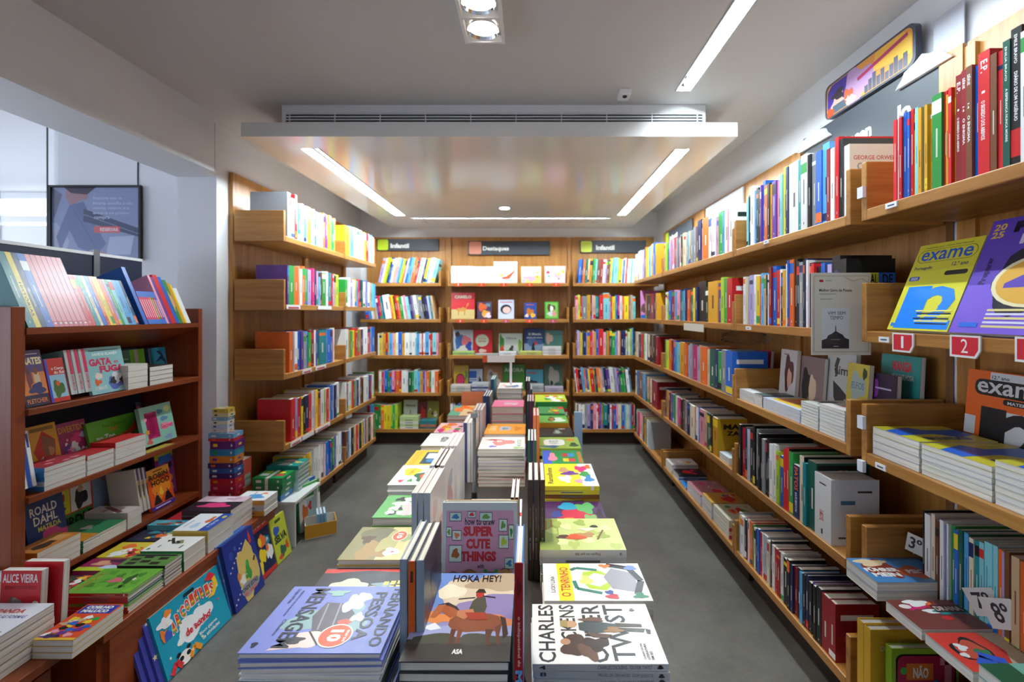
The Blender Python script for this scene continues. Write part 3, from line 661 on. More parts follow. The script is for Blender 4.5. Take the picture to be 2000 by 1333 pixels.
yb = [('r', 0, 0, 1, 1, '1c1a22'), ('r', .05, 0, .2, .93, 'd2322c'), ('B', .3, .5, .2, .35, 4, '1c1a22'), ('B', .6, .35, .16, .2, 6, 'e7dfc0'), ('B', .78, .6, .14, .1, 7, 'd9c27e'), ('B', .62, .7, .1, .1, 8, '7d98a5')]
for a in range(3):
    for b_ in range(3): yb.append(('r', .5+.16*a-.02*b_, .7+.07*b_, .62+.16*a-.02*b_, .75+.07*b_, 'e8d95a'))
stack('stack holding the black album with yellow blocks', -.615, -.34, 1.24, 1.38, Z0, HC-.775, 8, 2, True, dict(c='f2efe6', art=yb), ['k', 'w', 'd'], 'black album with yellow block lettering, tucked behind the lilac album')
sand = [('r', 0, 0, 1, 1, 'd9cf8e'), ('r', 0, .0, 1, .45, '8e8a5a'), ('B', .3, .3, .3, .22, 4, '6d6a44'), ('B', .75, .35, .25, .2, 5, 'a98a4e'), ('B', .5, .5, .3, .12, 6, 'b8b46e'), ('B', .4, .2, .12, .08, 8, '5a3d24'), ('r', .0, .72, 1, 1, 'e4dc9c'), ('B', .35, .7, .12, .1, 9, '9db07a'), ('B', .78, .6, .11, .1, 10, 'f1efe8'), ('e', .78, .62, .02, .02, 'd92b78'), ('e', .3, .6, .16, .1, 'f1e9dc'), ('e', .3, .6, .145, .088, 'e2582a'), ('t', '10', .22, .56, .38, .64, 'f5f0e6', 0, .05)]
stack('stack under the sandy jungle album', -.595, -.345, 1.392, 1.605, Z0, HC-.757, 8, 2, True, dict(c='d9cf8e', art=sand), ['m', 'w', 'z'], 'sandy jungle album with a round orange sticker, behind the black album')
zebra = [('r', 0, 0, 1, 1, '5fb05a')]+[('B', .2+.6*(k % 4)/3, .3+.5*(k//4)/3, .09, .1, k, 'kww'[k % 3]) for k in range(14)]+[('B', .6, .55, .3, .12, 3, 'f0cfd0'), ('B', .78, .25, .09, .08, 5, 'f4f2ee'), ('B', .3, .7, .18, .16, 7, 'f4f2ee'), ('e', .3, .72, .03, .03, 'k')]
stack('stack under the green zebra picture book', -.572, -.37, 1.63, 1.83, Z0, HC-.735, 5, 2, True, dict(c='5fb05a', art=zebra), [('5fb05a', 'w'), 'v', ('c9c6c8', 'g'), ('p', 'h')], 'green picture book with zebra-like black and white animals')
turtle = [('r', 0, 0, 1, 1, 'f4f2ee'), ('B', .6, .62, .24, .2, 3, '1f6a44'), ('B', .6, .64, .17, .12, 4, 'e2572c'), ('B', .82, .7, .06, .04, 5, 'e9a07c'), ('B', .8, .38, .07, .05, 6, '4f9e4a'), ('B', .35, .3, .2, .17, 7, 'f4dd2c'), ('t', 'TARU', .2, .26, .5, .34, 'o', 0, .03), ('B', .82, .2, .06, .05, 8, 'd92b50'), ('t', 'Era', .12, .72, .42, .9, '6b3a94', 0, .02), ('t', 'uma vez', .12, .62, .4, .68, '6b3a94')]
stack('stack under the white turtle picture book', -.615, -.395, 1.94, 2.19, Z0, HC-.735, 6, 2, True, dict(c='f4f2ee', art=turtle), ['w', 'w', ('c', 'r'), 'n', 'w'], 'white picture book with a green and orange turtle on top of its stack')
stack('stack under the yellow album with a white panel', -.62, -.40, 2.21, 2.46, Z0, HC-.745, 6, 2, True, dict(c='e3c52c', art=[('r', 0, 0, 1, 1, 'e3c52c'), ('r', .12, .3, .88, .75, '2a4658'), ('R', .2, .36, .55, .7, .1, 'eceae2'), ('e', .68, .5, .1, .1, '3a86c4'), ('r', .05, .05, .95, .2, 'd8b622')]), ['y', 'n', 'm'], 'yellow album with a dark band and white title panel')
stack('stack under the plain white album', -.612, -.37, 2.51, 2.77, Z0, HC-.735, 6, 2, True, dict(c='efeeea', art=[('B', .5, .45, .2, .08, 4, '6e6c6a'), ('B', .52, .45, .15, .05, 5, 'b0aeac'), ('r', .3, .38, .7, .4, '6e6c6a')]), [('w', 'n'), 'w', 'g'], 'plain white album with a small grey drawing in its middle')
stack('stack under the busy pink and yellow comic', -.60, -.385, 2.785, 3.03, Z0, HC-.735, 5, 2, True, dict(c='f0b9c0', art=deco(4, 'ryhkovw', '', n=16)), ['k', 'y', 'p'], 'busy pink and yellow comic album lying beyond the plain white album')
stack('stack under the orange-brown animal album', -.572, -.345, 3.09, 3.42, Z0, HC-.70, 7, 2, True, dict(c='d9b98a', art=deco(9, 'oxzmo', '', n=12, band='4f9a7c')), ['o', 'w', 't', 'z'], 'orange-brown animal album on the farthest stack along the window side')
t = tag(empty('card_sign', (-.44, 3.48, ZT)), 'blank coral card standing upright at the far end of the table', 'sign')
build(MB().box(-.535, -.345, 3.485, 3.489, ZT+.13, HC-.605, colr('e98a5c')), 'card_face', 'printed_cover', t)
build(MB().box(-.50, -.38, 3.45, 3.53, ZT+.001, ZT+.004).box(-.445, -.435, 3.4895, 3.494, ZT+.004, HC-.66), 'card_stand', 'steel', t)
# --- centre column
horse = [('r', 0, 0, 1, 1, '8f8ec0'), ('r', 0, .55, 1, 1, '6f8fcf'), ('B', .55, .72, .42, .17, 3, 'd9c9ae'), ('B', .8, .86, .3, .12, 5, 'b9a488'), ('B', .78, .55, .3, .16, 6, '8d7fae'), ('B', .3, .74, .16, .09, 7, 'efe3c8'), ('B', .2, .42, .3, .07, 8, 'e08a4e'), ('B', .8, .38, .25, .07, 9, 'd9875a'), ('p', [(0, .3), (.15, .38), (.3, .33), (.42, .36), (.6, .3), (1, .34), (1, .15), (0, .15)], '9fa6cf'), ('p', [(.1, .32), (.22, .37), (.3, .31), (.2, .29)], 'e9ebf4'), ('r', 0, 0, 1, .2, '3b3733'), ('B', .3, .2, .3, .05, 12, '4a4a3c'), ('B', .75, .2, .3, .05, 13, '45463a'),
 # horse body, neck, head, legs, tail
 ('p', [(.36, .4), (.44, .47), (.6, .46), (.76, .47), (.86, .44), (.9, .36), (.86, .28), (.7, .28), (.55, .27), (.42, .29), (.36, .34)], '8a4a2c'), ('p', [(.36, .42), (.47, .47), (.4, .53), (.27, .57), (.2, .56), (.24, .5), (.3, .46)], 'a8572e'), ('p', [(.2, .57), (.27, .57), (.25, .48), (.2, .42), (.15, .43), (.17, .5)], 'b0643a'), ('p', [(.18, .57), (.3, .6), (.4, .55), (.46, .48), (.38, .53), (.26, .58)], '3a221a'), ('p', [(.4, .3), (.45, .3), (.44, .15), (.4, .15)], '5c3120'), ('p', [(.47, .29), (.52, .3), (.5, .16), (.465, .16)], '7a4028'), ('p', [(.74, .3), (.82, .3), (.79, .2), (.82, .14), (.77, .14), (.75, .22)], '5c3120'), ('p', [(.83, .32), (.9, .36), (.88, .22), (.9, .15), (.86, .15), (.85, .24)], '6b3824'), ('p', [(.87, .44), (.93, .42), (.97, .25), (.92, .2), (.9, .34)], '3a221a'),
 # rider
 ('p', [(.53, .46), (.7, .46), (.72, .55), (.69, .66), (.62, .68), (.56, .62), (.54, .54)], '4b4a3a'), ('e', .625, .7, .045, .045, 'b6372c'), ('p', [(.57, .72), (.69, .72), (.66, .77), (.6, .77)], '3c3026'), ('p', [(.42, .5), (.58, .52), (.6, .47), (.5, .4), (.42, .44)], 'c07a52'), ('p', [(.5, .48), (.72, .48), (.74, .4), (.56, .4)], 'a33a28'), ('l', [(.66, .68), (.8, .66)], .003, 'k'), ('l', [(.58, .66), (.4, .64)], .003, 'k'),
 ('t', 'HOKA HEY!', .28, .87, .84, .965, '2a1c18', 0, .015), ('t', 'NEYEF', .52, .975, .62, .985, '5a4030'), ('t', 'ASA', .46, .06, .56, .105, 'efece6', 0, .04)]
stack('stack of western albums at the table front', -.2795, -.046, .957, 1.282, Z0, HC-.735, 7, 0, True, dict(c='3c3a3e', s='5f8fc4', art=horse), [('3c3a3e', '23324a')], 'western album with a rider on a red horse, at the table front', jit=.7)
cute = [('r', 0, 0, 1, 1, 'c3d0d4'), ('r', .05, .03, .95, .93, 'cfa0c0'), ('t', 'how to draw', .3, .8, .7, .865, '2a2a30'), ('t', 'SUPER', .28, .7, .68, .79, 'c8323c', 0, .06), ('t', 'CUTE', .32, .59, .64, .68, 'c8323c', 0, .06), ('t', 'THINGS', .25, .48, .72, .57, 'c8323c', 0, .06), ('t', 'with', .47, .42, .56, .46, '2a2a30')]
for u, v, w_, h_, c1, c2 in ((.1, .84, .15, .07, 'bfe0d6', '3a86c4'), (.34, .87, .1, .05, 'bfe0d6', 'c8323c'), (.5, .84, .16, .07, 'bfe0d6', '6aa84f'), (.06, .7, .06, .08, 'cfe6dc', '6aa84f'), (.14, .67, .11, .08, 'cfe6dc', 'd9875a'), (.1, .48, .16, .14, 'cfe6dc', 'b0643a'), (.76, .75, .1, .1, 'cfe6dc', '6aa84f'), (.76, .6, .12, .11, 'cfe6dc', 'b6d335'), (.84, .42, .11, .09, 'bfe0d6', '3a86c4'), (.89, .68, .06, .12, 'cfe6dc', '2f9a45')):
    cute += [('r', u-.006, v-.006, u+w_+.006, v+h_+.006, '50586a'), ('r', u, v, u+w_, v+h_, c1), ('B', u+w_/2, v+h_/2, w_*.3, h_*.3, int(u*100), c2)]
for cu, cv, ru, rv, c in ((.16, .3, .1, .09, '9a9aa4'), (.37, .32, .1, .09, 'a8703e'), (.66, .3, .08, .07, 'e9b48c'), (.65, .34, .085, .045, '3f9a4a'), (.84, .33, .1, .09, 'c8925a')):
    cute += [('e', cu, cv, ru+.008, rv+.006, '4a3a34'), ('e', cu, cv, ru, rv, c), ('e', cu-.03, cv, .01, .009, 'k'), ('e', cu+.03, cv, .01, .009, 'k'), ('e', cu, cv-.02, .02, .012, 'f0dcc4'), ('e', cu-.07, cv+.06, .025, .02, c), ('e', cu+.07, cv+.06, .025, .02, c)]
cute += [('r', .32, .14, .66, .22, 'cfe6dc'), ('t', 'COOKIE', .36, .155, .62, .2, '3a4a58', 0, .03)]
stand('pale blue drawing guide with a pink front, propped upright behind the western album', -.155, 1.36, ZT, .325, .225, .02, 'c3d0d4', 'c3d0d4', art=cute, face=0, lean=6)
stand('second copy propped behind the pink drawing guide', -.152, 1.385, ZT, .318, .222, .018, 'c8a060', 'd9b07a', face=0, lean=6)
panels = [('r', 0, 0, 1, 1, 'f4f2f0'), ('r', 0, .5, 1, .58, 'd8333e'), ('p', [(0, .5), (.35, .46), (.7, .53), (1, .47), (1, .56), (.7, .6), (.35, .54), (0, .58)], 'e2404a')]
for u, v, c in ((.1, .62, '3f9a72'), (.4, .62, 'f2c42e'), (.62, .62, '5a4fa8'), (.08, .14, 'ee7a2c'), (.4, .14, 'ee9a2c'), (.66, .14, '4a5fc4'), (.1, .36, '3fa890'), (.5, .36, '6a5ac0')): panels += [('r', u, v, u+.28, v+.2 if v < .2 else v+.1, c)]
panels += [('B', .24, .24, .12, .08, 4, 'k'), ('B', .52, .22, .08, .07, 5, 'k'), ('B', .55, .18, .06, .05, 6, 'f4e9dc'), ('B', .8, .24, .08, .06, 7, 'f2d22e')]
stack('pair of white panel comics behind the drawing guides', -.27, -.042, 1.73, 2.06, Z0, ZT+.055, 2, 0, True, dict(c='f4f2f0', art=panels), ['w'], 'white comic with a red ribbon across coloured panels, behind the drawing guide')
t = tag(empty('table_post', (-.27, 2.17, ZT)), 'slim grey metal post with a black foot standing among the table books', 'post')
build(MB().tube((-.272, 2.165, ZT+.0006), (-.272, 2.165, ZT+.045), .016, .012), 'foot', 'black_rubber', t)
build(MB().tube((-.272, 2.165, ZT+.0455), (-.272, 2.165, HC-.5), .0085), 'pole', 'steel', t)
build(MB().box(-.288, -.256, 2.152, 2.178, HC-.4995, HC-.478), 'clamp', 'steel', t, .002)
monster = [('r', 0, 0, 1, 1, 'f4efee'), ('B', .5, .55, .26, .24, 3, 'd9918c'), ('B', .42, .62, .06, .06, 4, 'f4efee'), ('e', .42, .62, .02, .02, 'k'), ('B', .25, .75, .12, .06, 6, 'a9473e'), ('B', .3, .2, .09, .08, 7, '8f86c4'), ('t', 'MONSTRO', .82, .2, .92, .8, '8fae8a', 90), ('B', .85, .1, .12, .07, 8, '9cc48a')]
stack('tall stack under the pink monster book', -.276, -.036, 2.35, 2.575, Z0, HC-.705, 11, 0, False, dict(c='f4efee', s='6f9a6c', art=monster, spine=[('r', 0, .3, 1, 1, '6f9a6c')]), [('w', '6f9a6c'), ('w', '6f9a6c'), ('w', 'f4efee'), ('i', '8a5a94'), ('i', '7d5088'), ('w', 'c9b9d0'), ('r', 'a8324a'), ('d', '94304a'), ('p', '8a4a6a'), ('z', 'c99a4e')], 'white picture book with a hairy pink monster topping the tall centre stack', sp=-1)
stack('pair of orange boxed books behind the pink monster book', -.27, -.035, 2.59, 2.82, Z0, HC-.69, 5, 0, True, dict(c='f0a02c', art=[('r', .35, .35, .62, .7, 'b9c4cc'), ('r', .08, .3, .26, .8, 'f6c47a'), ('B', .8, .5, .1, .2, 3, 'd9801c'), ('B', .48, .5, .08, .1, 3, '7a8a94')]), ['o', 'm', 'b', 'w'], 'orange boxed book with a grey window on its lid')
stack('stack of pink boxed books on the centre column', -.258, -.05, 2.95, 3.17, Z0, HC-.61, 6, 0, True, dict(c='f07aa0', s='e0406c', art=[('B', .55, .5, .25, .2, 3, 'f6b8c8'), ('l', [(.3, .5), (.5, .65), (.75, .5)], .008, '7a1f3a'), ('B', .7, .35, .08, .08, 5, 'w')]), [('p', 'e9609a'), ('p', 'd95a8e'), ('n', '3f4fa8'), ('w', 'a'), 'w'], 'pink boxed book with a dark squiggle topping its stack')
stack('mixed stack at the far end of the centre column', -.25, -.07, 3.33, 3.6, Z0, HC-.555, 10, 0, True, dict(c='f0eeea', art=[('B', .5, .5, .3, .3, 3, 'c9a0b8'), ('B', .7, .4, .15, .2, 4, '6a7fc4'), ('B', .3, .6, .15, .2, 5, 'e9b48c')]), ['w', 'c', ('w', 'a'), ('w', 'm'), 'w', ('w', 'r'), ('w', '2f9a72'), 'w', 'c'], 'white picture book on the farthest centre stack, under the sign stand')
sg = tag(empty('sign_stand', (-.16, 3.46, HC-.554)), 'small white sign on a thin white pole at the table end', 'sign')
build(MB().tube((-.157, 3.46, HC-.5535), (-.157, 3.46, HC-.5475), .045, seg=24), 'base', 'trim_white', sg)
build(MB().tube((-.157, 3.46, HC-.547), (-.157, 3.46, HC-.378), .009), 'pole', 'trim_white', sg)
s_ = MB().box(-.37, -.128, 3.455, 3.463, HC-.3775, HC-.325, colr('f4f1ea')); s_.quad([(-.37, 3.4545, HC-.3775), (-.335, 3.4545, HC-.3775), (-.335, 3.4545, HC-.325), (-.37, 3.4545, HC-.325)], colr('e2582a'))
build(s_, 'sign_panel', 'printed_cover', sg)
# --- column on the wall-sign side
dick = [('r', 0, 0, 1, 1, 'eae9e8'), ('t', 'CHARLES', .02, .82, .98, .95, '2e2e30', 0, .015), ('t', 'DICKENS', .16, .64, .98, .77, '2e2e30', 0, .015), ('t', 'OLIVER', .02, .42, .98, .58, '2e2e30', 0, .015), ('t', 'TWIST', .04, .22, .98, .39, '2e2e30', 0, .015),
 ('B', .27, .66, .17, .11, 3, '4a3226'), ('B', .2, .56, .14, .08, 5, '6a4a38'), ('B', .3, .5, .1, .1, 6, '3a2a24'), ('e', .33, .74, .05, .04, 'b98a6a'),
 ('p', [(.5, .3), (.62, .3), (.68, .52), (.64, .62), (.52, .62), (.46, .5)], '3f4a48'), ('e', .62, .68, .06, .05, 'c9a07c'), ('p', [(.56, .71), (.7, .71), (.68, .77), (.58, .77)], 'a8935a'), ('p', [(.5, .3), (.56, .3), (.54, .08), (.48, .1)], '3a3c34'), ('p', [(.57, .3), (.64, .32), (.62, .1), (.57, .1)], '46382a'), ('B', .52, .34, .05, .07, 8, '9a7444'), ('p', [(.4, .52), (.48, .58), (.44, .36), (.38, .4)], '5a4030'), ('B', .7, .5, .04, .1, 9, '6a4a38'), ('p', [(.46, .08), (.54, .08), (.52, .04), (.45, .05)], '26211e'),
 ('t', 'CLÁSSICOS DA', .06, .15, .3, .17, '4a4a4c'), ('t', 'LITERATURA', .06, .12, .3, .14, '4a4a4c'), ('t', 'EM BD', .06, .09, .18, .11, '4a4a4c'), ('B', .88, .14, .025, .02, 3, '55555a')]
def spn(s, q): return [('t', s, .25, .12, .75, .52, '2a2a2c', -90, .0), ('t', q, .2, .9, .8, .95, '2a2a2c', -90), ('B', .5, .06, .3, .02, 3, '3a3a3c')]
stack('stack under the white classic album', .002, .312, 1.035, 1.248, Z0, HC-.80, 6, 1, False, dict(c='eae9e8', s='d3d8da', art=dick, spine=spn('CHARLES DICKENS   OLIVER TWIST', '4')), [('d7dde0', 'c3cdd2', spn('MIGUEL DE CERVANTES   DOM QUIXOTE', '8')), ('d7dde0', 'c9d2d6', spn('JÚLIO VERNE   20 000 LÉGUAS SUBMARINAS', '5')), ('d7dde0', 'c3cdd2', spn('LUÍS DE CAMÕES   OS LUSÍADAS', '15'))], 'white classic album with tall charcoal capitals and a capped boy', jit=1.8)
ten = [('r', 0, 0, 1, 1, 'f0eeec'), ('r', .0, .72, 1, .86, 'e9e02a'), ('t', 'O TENRINHO', .1, .745, .88, .835, 'c8402c', 0, .02), ('t', 'LUCKY LUNA', .2, .89, .62, .93, 'k', 0, .02), ('p', [(.25, .4), (.45, .3), (.52, .22), (.6, .3), (.8, .44), (.74, .6), (.5, .62), (.3, .56)], 'b6d335'), ('p', [(.34, .46), (.5, .34), (.62, .34), (.72, .48), (.6, .56), (.42, .56)], 'f0eeec'), ('B', .52, .58, .12, .06, 3, 'd8e07a'), ('l', [(.18, .45), (.3, .68), (.5, .7)], .012, '2c7a6a'), ('l', [(.8, .45), (.86, .66), (.8, .72)], .012, '2c7a6a'),
 ('p', [(.2, .1), (.7, .08), (.85, .3), (.6, .4), (.3, .34)], '9a9aa4'), ('l', [(.15, .12), (.5, .04), (.85, .12), (.95, .34)], .02, '33353c'), ('B', .92, .36, .05, .06, 6, 'd98a4a'), ('B', .86, .1, .07, .06, 7, '6a8ac8'), ('B', .12, .1, .07, .06, 8, '2f7a5a'), ('B', .1, .36, .06, .06, 9, 'c8323c'), ('B', .2, .38, .05, .04, 10, '3a4a9a')]
stack('stack under the white cartoon album with a yellow strip', .036, .338, 1.262, 1.45, Z0, HC-.80, 5, 1, False, dict(c='f0eeec', art=ten), ['w', 'c'], 'white cartoon album with a yellow title strip, behind the classic album')
najdin = [('r', 0, 0, 1, 1, 'c8d488'), ('r', 0, .76, 1, 1, '8fa04e')]+[('B', .1+.8*((k*37) % 17)/17, .1+.8*((k*23) % 13)/13, .1, .07, k, ('b4c46a', 'dce4a4', '9cb054')[k % 3]) for k in range(12)]+[('B', .38, .7, .06, .09, 3, '4a2a20'), ('B', .38, .55, .09, .12, 4, 'd9572c'), ('B', .45, .42, .07, .1, 5, 'b98a5a'), ('B', .62, .4, .05, .1, 6, 'e9dcc0'), ('B', .72, .3, .04, .05, 7, '2a2420'), ('l', [(.3, .3), (.6, .2)], .006, 'x'), ('t', 'Ninguém nos quer falar', .7, .82, .95, .86, 'b8642c', 0), ('t', 'uma história', .6, .9, .9, .94, 'b8642c', 0)]  # darker band along the cover's top edge is a cast shadow painted in
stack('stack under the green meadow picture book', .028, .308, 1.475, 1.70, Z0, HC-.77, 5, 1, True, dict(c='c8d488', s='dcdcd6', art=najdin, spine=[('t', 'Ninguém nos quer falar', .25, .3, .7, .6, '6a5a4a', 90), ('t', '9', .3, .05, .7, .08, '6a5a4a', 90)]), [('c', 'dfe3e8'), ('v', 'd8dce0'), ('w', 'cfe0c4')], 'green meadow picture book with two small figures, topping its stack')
stack('stack under the purple fantasy comic', .055, .30, 1.735, 1.985, Z0, HC-.825, 3, 1, False, dict(c='4a2458', art=[('r', 0, 0, 1, 1, '4a2458'), ('B', .5, .5, .18, .3, 3, 'c82a4a'), ('B', .5, .8, .12, .09, 4, '2c3c8a'), ('B', .75, .3, .2, .16, 5, '5fae6a'), ('B', .35, .25, .15, .1, 6, '7fb06a'), ('B', .8, .6, .15, .15, 7, '2f9ac0'), ('B', .25, .6, .12, .14, 8, 'e08a3c'), ('B', .5, .08, .2, .05, 9, '2a1430')]), ['f', 'k'], 'purple fantasy comic with a long crimson gown, on a low stack')
stack('stack under the yellow party picture book', .06, .30, 2.005, 2.30, Z0, HC-.765, 7, 1, False, dict(c='f0e22e', art=[('r', 0, 0, 1, 1, 'f0e22e'), ('r', 0, 0, 1, .3, 'f2ece0'), ('t', 'Ramalhete', .1, .84, .8, .94, '2a2a20', 0), ('B', .55, .5, .1, .16, 3, '6b3a94'), ('B', .7, .6, .12, .1, 4, 'c99a6a'), ('B', .3, .6, .14, .12, 5, 'e9e4f0'), ('B', .75, .25, .14, .12, 6, 'd92b78'), ('B', .5, .2, .12, .1, 7, '2f9a45'), ('B', .3, .15, .14, .08, 8, '3a86c4'), ('B', .85, .1, .1, .06, 9, 'o'), ('B', .2, .35, .08, .08, 10, 'f0a0b2')], spine=[('r', 0, .1, 1, .16, 'w')]), [('y', 'e2d23a'), ('y', '8a5a2c'), ('y', 'd0c04a'), ('y', '9a6a34'), ('y', 'c8b840')], 'yellow picture book with party figures topping a neat striped stack')
stack('stack under the green and blue toy book', .06, .275, 2.335, 2.57, Z0, HC-.78, 5, 1, True, dict(c='2f9a52', art=[('r', 0, 0, 1, 1, '1f8a4a'), ('r', 0, .78, 1, 1, '3f5fc4'), ('r', .2, .2, .42, .36, 'c8323c'), ('r', .2, .36, .42, .5, 'f2c42e'), ('r', .55, .2, .78, .36, '3a86c4'), ('r', .55, .36, .78, .5, 'c8323c'), ('B', .5, .75, .3, .1, 3, 'e08a9c'), ('r', .1, .02, .9, .12, 'b0743a')]), ['v', 'y', 'w'], 'green toy book with two rows of red, yellow and blue panels')
stack('stack under the leafy white and green book', .035, .285, 2.595, 2.83, Z0, HC-.775, 6, 1, True, dict(c='9cb84e', art=[('r', 0, 0, 1, 1, '9cb84e'), ('R', .25, .35, .8, .85, .3, 'eceae4'), ('t', 'AVES', .35, .5, .7, .72, '8fb0a0'), ('B', .3, .15, .18, .1, 3, '2f5a34'), ('B', .75, .2, .12, .1, 4, 'e08a3c'), ('B', .15, .7, .1, .2, 5, '3a6a8a')]), ['l', 'k', 'w'], 'leafy green book with a rounded white title field')
stack('stack under the black album by the pale blue board', .05, .265, 2.85, 3.06, Z0, HC-.775, 5, 1, True, dict(c='2c2a2a', art=[('B', .5, .45, .28, .12, 3, '6a7a72'), ('B', .5, .45, .18, .07, 4, 'a8b8a8'), ('t', 'ME', .8, .2, .92, .4, 'e8e4dc')]), ['k', 'n'], 'black album with a dim grey-green oval, lying near the pale blue board')
stack('stack under the green album with a brown eye shape', .05, .25, 3.075, 3.29, Z0, HC-.745, 5, 1, True, dict(c='6ab04e', s='e0a02c', art=[('r', 0, 0, 1, 1, '6ab04e'), ('B', .4, .3, .3, .2, 3, 'dfe9d4'), ('B', .5, .55, .28, .12, 4, '3a2a1c'), ('B', .5, .55, .2, .08, 5, 'b0743a'), ('B', .2, .8, .15, .1, 6, '8fae3c')]), ['m', 'v', 'w'], 'green album with a brown eye-like shape and mustard spine')
stack('stack under the red and green garden album', .05, .245, 3.31, 3.55, Z0, HC-.735, 5, 1, True, dict(c='4a9a5a', art=deco(21, 'rvoyt', '', n=14)), ['v', 'r', 'w'], 'red and green garden album second from the far end of its row')
stack('stack under the flower-meadow album at the far end', .03, .285, 3.62, 3.93, Z0, HC-.71, 7, 1, True, dict(c='b8cc3c', s='2f9a45', art=deco(33, 'yywvory', '', n=18)), [('y', '2f9a45'), 'r', 'w', 'v', 'o', 'w'], 'yellow-green flower-meadow album on the farthest stack of its row')
# --- books standing on edge between the columns
G1 = 'albums standing on edge between the table columns'
stand('grey hardback on edge nearest the lilac album, spine to the camera', -.294, 1.145, ZT, .332, .2, .0165, '9aa6b4', '8d9cac', spine=[('r', .2, .0, .8, 1, '93a2b2')], group=G1)
stand('orange-spined hardback on edge between two grey ones', -.275, 1.145, ZT, .328, .2, .0165, '3a3c40', 'd9632c', spine=[('t', 'COLEÇÃO', .3, .3, .7, .5, '5a2a14', -90), ('r', .3, .85, .7, .93, '5a2a14')], group=G1)
stand('grey hardback with a dark patterned cover, beside the western album', -.2555, 1.145, ZT, .33, .2, .018, '3f4048', '93a2b2', art=deco(12, 'ddggk', '', n=10), group=G1)
G2 = 'white plastic-wrapped albums standing on edge'
for k, (x, t_) in enumerate(((-.374, .017), (-.354, .016), (-.333, .02))):
    stand(['white wrapped album on edge, outermost of the tall front trio', 'white wrapped album on edge, middle of the tall front trio', 'white wrapped album showing its pale cover, innermost of the tall front trio'][k], x, 1.575, ZT, .323, .245, t_, 'e6dcd6', '9fb0bd', art=[('r', .05, .1, .95, .55, 'dcb8a8'), ('B', .5, .3, .3, .1, k+3, 'e08a5c'), ('B', .3, .75, .15, .1, 4, 'd8c0b8')] if k == 2 else None, group=G2)
for k, x in enumerate((-.376, -.357, -.337)):
    stand(['white album on edge behind the tall trio, outermost', 'black-spined album on edge behind the tall trio, middle', 'white album on edge behind the tall trio, showing a pinkish cover'][k], x, 1.83, ZT, .322, .225, .0165, 'ece4e0' if k != 1 else '4a3c38', ['cfd6dc', '2e2826', 'd6d0cc'][k], art=[('B', .5, .5, .3, .25, 5, 'd0a8a8'), ('B', .6, .7, .2, .1, 6, 'b8c0c4')] if k == 2 else None, group=G2)
for k, x in enumerate((-.372, -.352, -.333)):
    stand(f'white album on edge beside the yellow album, {ORD(k+1)} of the next trio', x, 2.10, ZT, .318, .23, .0165, 'f0ecea', 'e9e4e0', group=G2)
for k, x in enumerate((-.352, -.331, -.311)):
    stand(f'spotted white album on edge beside the plain white one, {ORD(k+1)} of three', x, 2.52, ZT, .315, .22, .017, 'e4dcd8', ['3f4a80', 'dfe2ea', 'e9e6e4'][k], art=[('e', .2+.2*a, .2+.2*b_, .02, .015, 'k') for a in range(4) for b_ in range(4)] if k == 2 else None, group=G2)
for k, x in enumerate((-.345, -.325, -.305)):
    stand(f'pale pink-edged album on edge beside the post, {ORD(k+1)} of three', x, 2.86, ZT, .31, .22, .016, 'e0c4c0', 'cfc8cc', group=G2)
for k, x in enumerate((-.322, -.305, -.288)):
    stand(f'navy album on edge beside the pink boxed books, {ORD(k+1)} of three', x, 3.2, ZT, .335, .25, .014, '8a8478' if k == 2 else '2c4a78', '2c4a78', group=G2)
for k, x in enumerate((-.30, -.284)):
    stand(f'teal album standing tallest near the sign pole, {ORD(k+1)} of two', x, 3.52, ZT, .4, .24, .013, '5a9aa8', '2c5a78', group=G2)
stand('thick red-spined comic collection with blue lettering, standing beside the western album', -.0265, 1.04, ZT, .375, .175, .018, '3a7ac8', 'a81c24', spine=[('t', 'Mafalda', .1, .1, .9, .4, '6ab0ea', -90, .06), ('t', 'o indispensável de', .3, .42, .7, .7, 'e9d8d0', -90), ('B', .5, .86, .3, .05, 3, '7a1018')], group=G1)
for k, x in enumerate((-.062, -.047)):
    stand(f'thin booklet on edge between drawing guide and brown books, {ORD(k+1)} of two', x, 1.56, ZT, .30, .17, .0095, 'ece4e0', '5a3028', group=G1)
for k, x in enumerate((-.004, .0165, .0375)):
    stand(f'brown-spined hardback on edge, {ORD(k+1)} of three beside the meadow book', x, 1.625, ZT, .336, .19, .0165, '4e3d38', '4a3a34', spine=[('t', 'EL GAÚCHO', .3, .2, .75, .42, 'b8aea4', -90, .02), ('t', 'MILO MANARA', .3, .5, .6, .72, '8a7e76', -90)], group=G1)
for k, x in enumerate((-.012, .003, .018)):
    stand(f'dark green album on edge, {ORD(k+1)} of three beside the tall centre stack', x, 2.24, ZT, .30, .22, .0125, ['1f6a54', '2c4a78', '1f6a54'][k], ['2a5a50', '1f3a5c', '1f6a54'][k], group=G1)
for k, x in enumerate((.018, .037)):
    stand(f'coral orange album on edge, {ORD(k+1)} of two on the table', x, 2.68, ZT, .318, .22, .0165, 'e0623a', 'e8824e', group=G1)
for k, x in enumerate((-.022, -.006, .010)):
    stand(f'magenta-backed album on edge near the far table end, {ORD(k+1)} of three', x, 3.05, ZT, .33, .25, .0135, ['1f4a5c', '8a1f54', 'c8325a'][k], ['2a4a58', '7a2050', '1f3a4c'][k], group=G1)
for k, x in enumerate((-.035, -.018, -.001)):
    stand(f'dark album with cream page edges near the sign pole, {ORD(k+1)} of three', x, 3.44, ZT, .4 if k < 2 else .34, .24, .0145, ['2a2a30', '3a2a34', '1f4a4c'][k], ['2a2a30', '4a3a44', '1f4a54'][k], group=G1)
b = tag(empty('display_board', (.34, 3.4, 0)), 'pale blue board standing on the floor beside the table end', 'board')
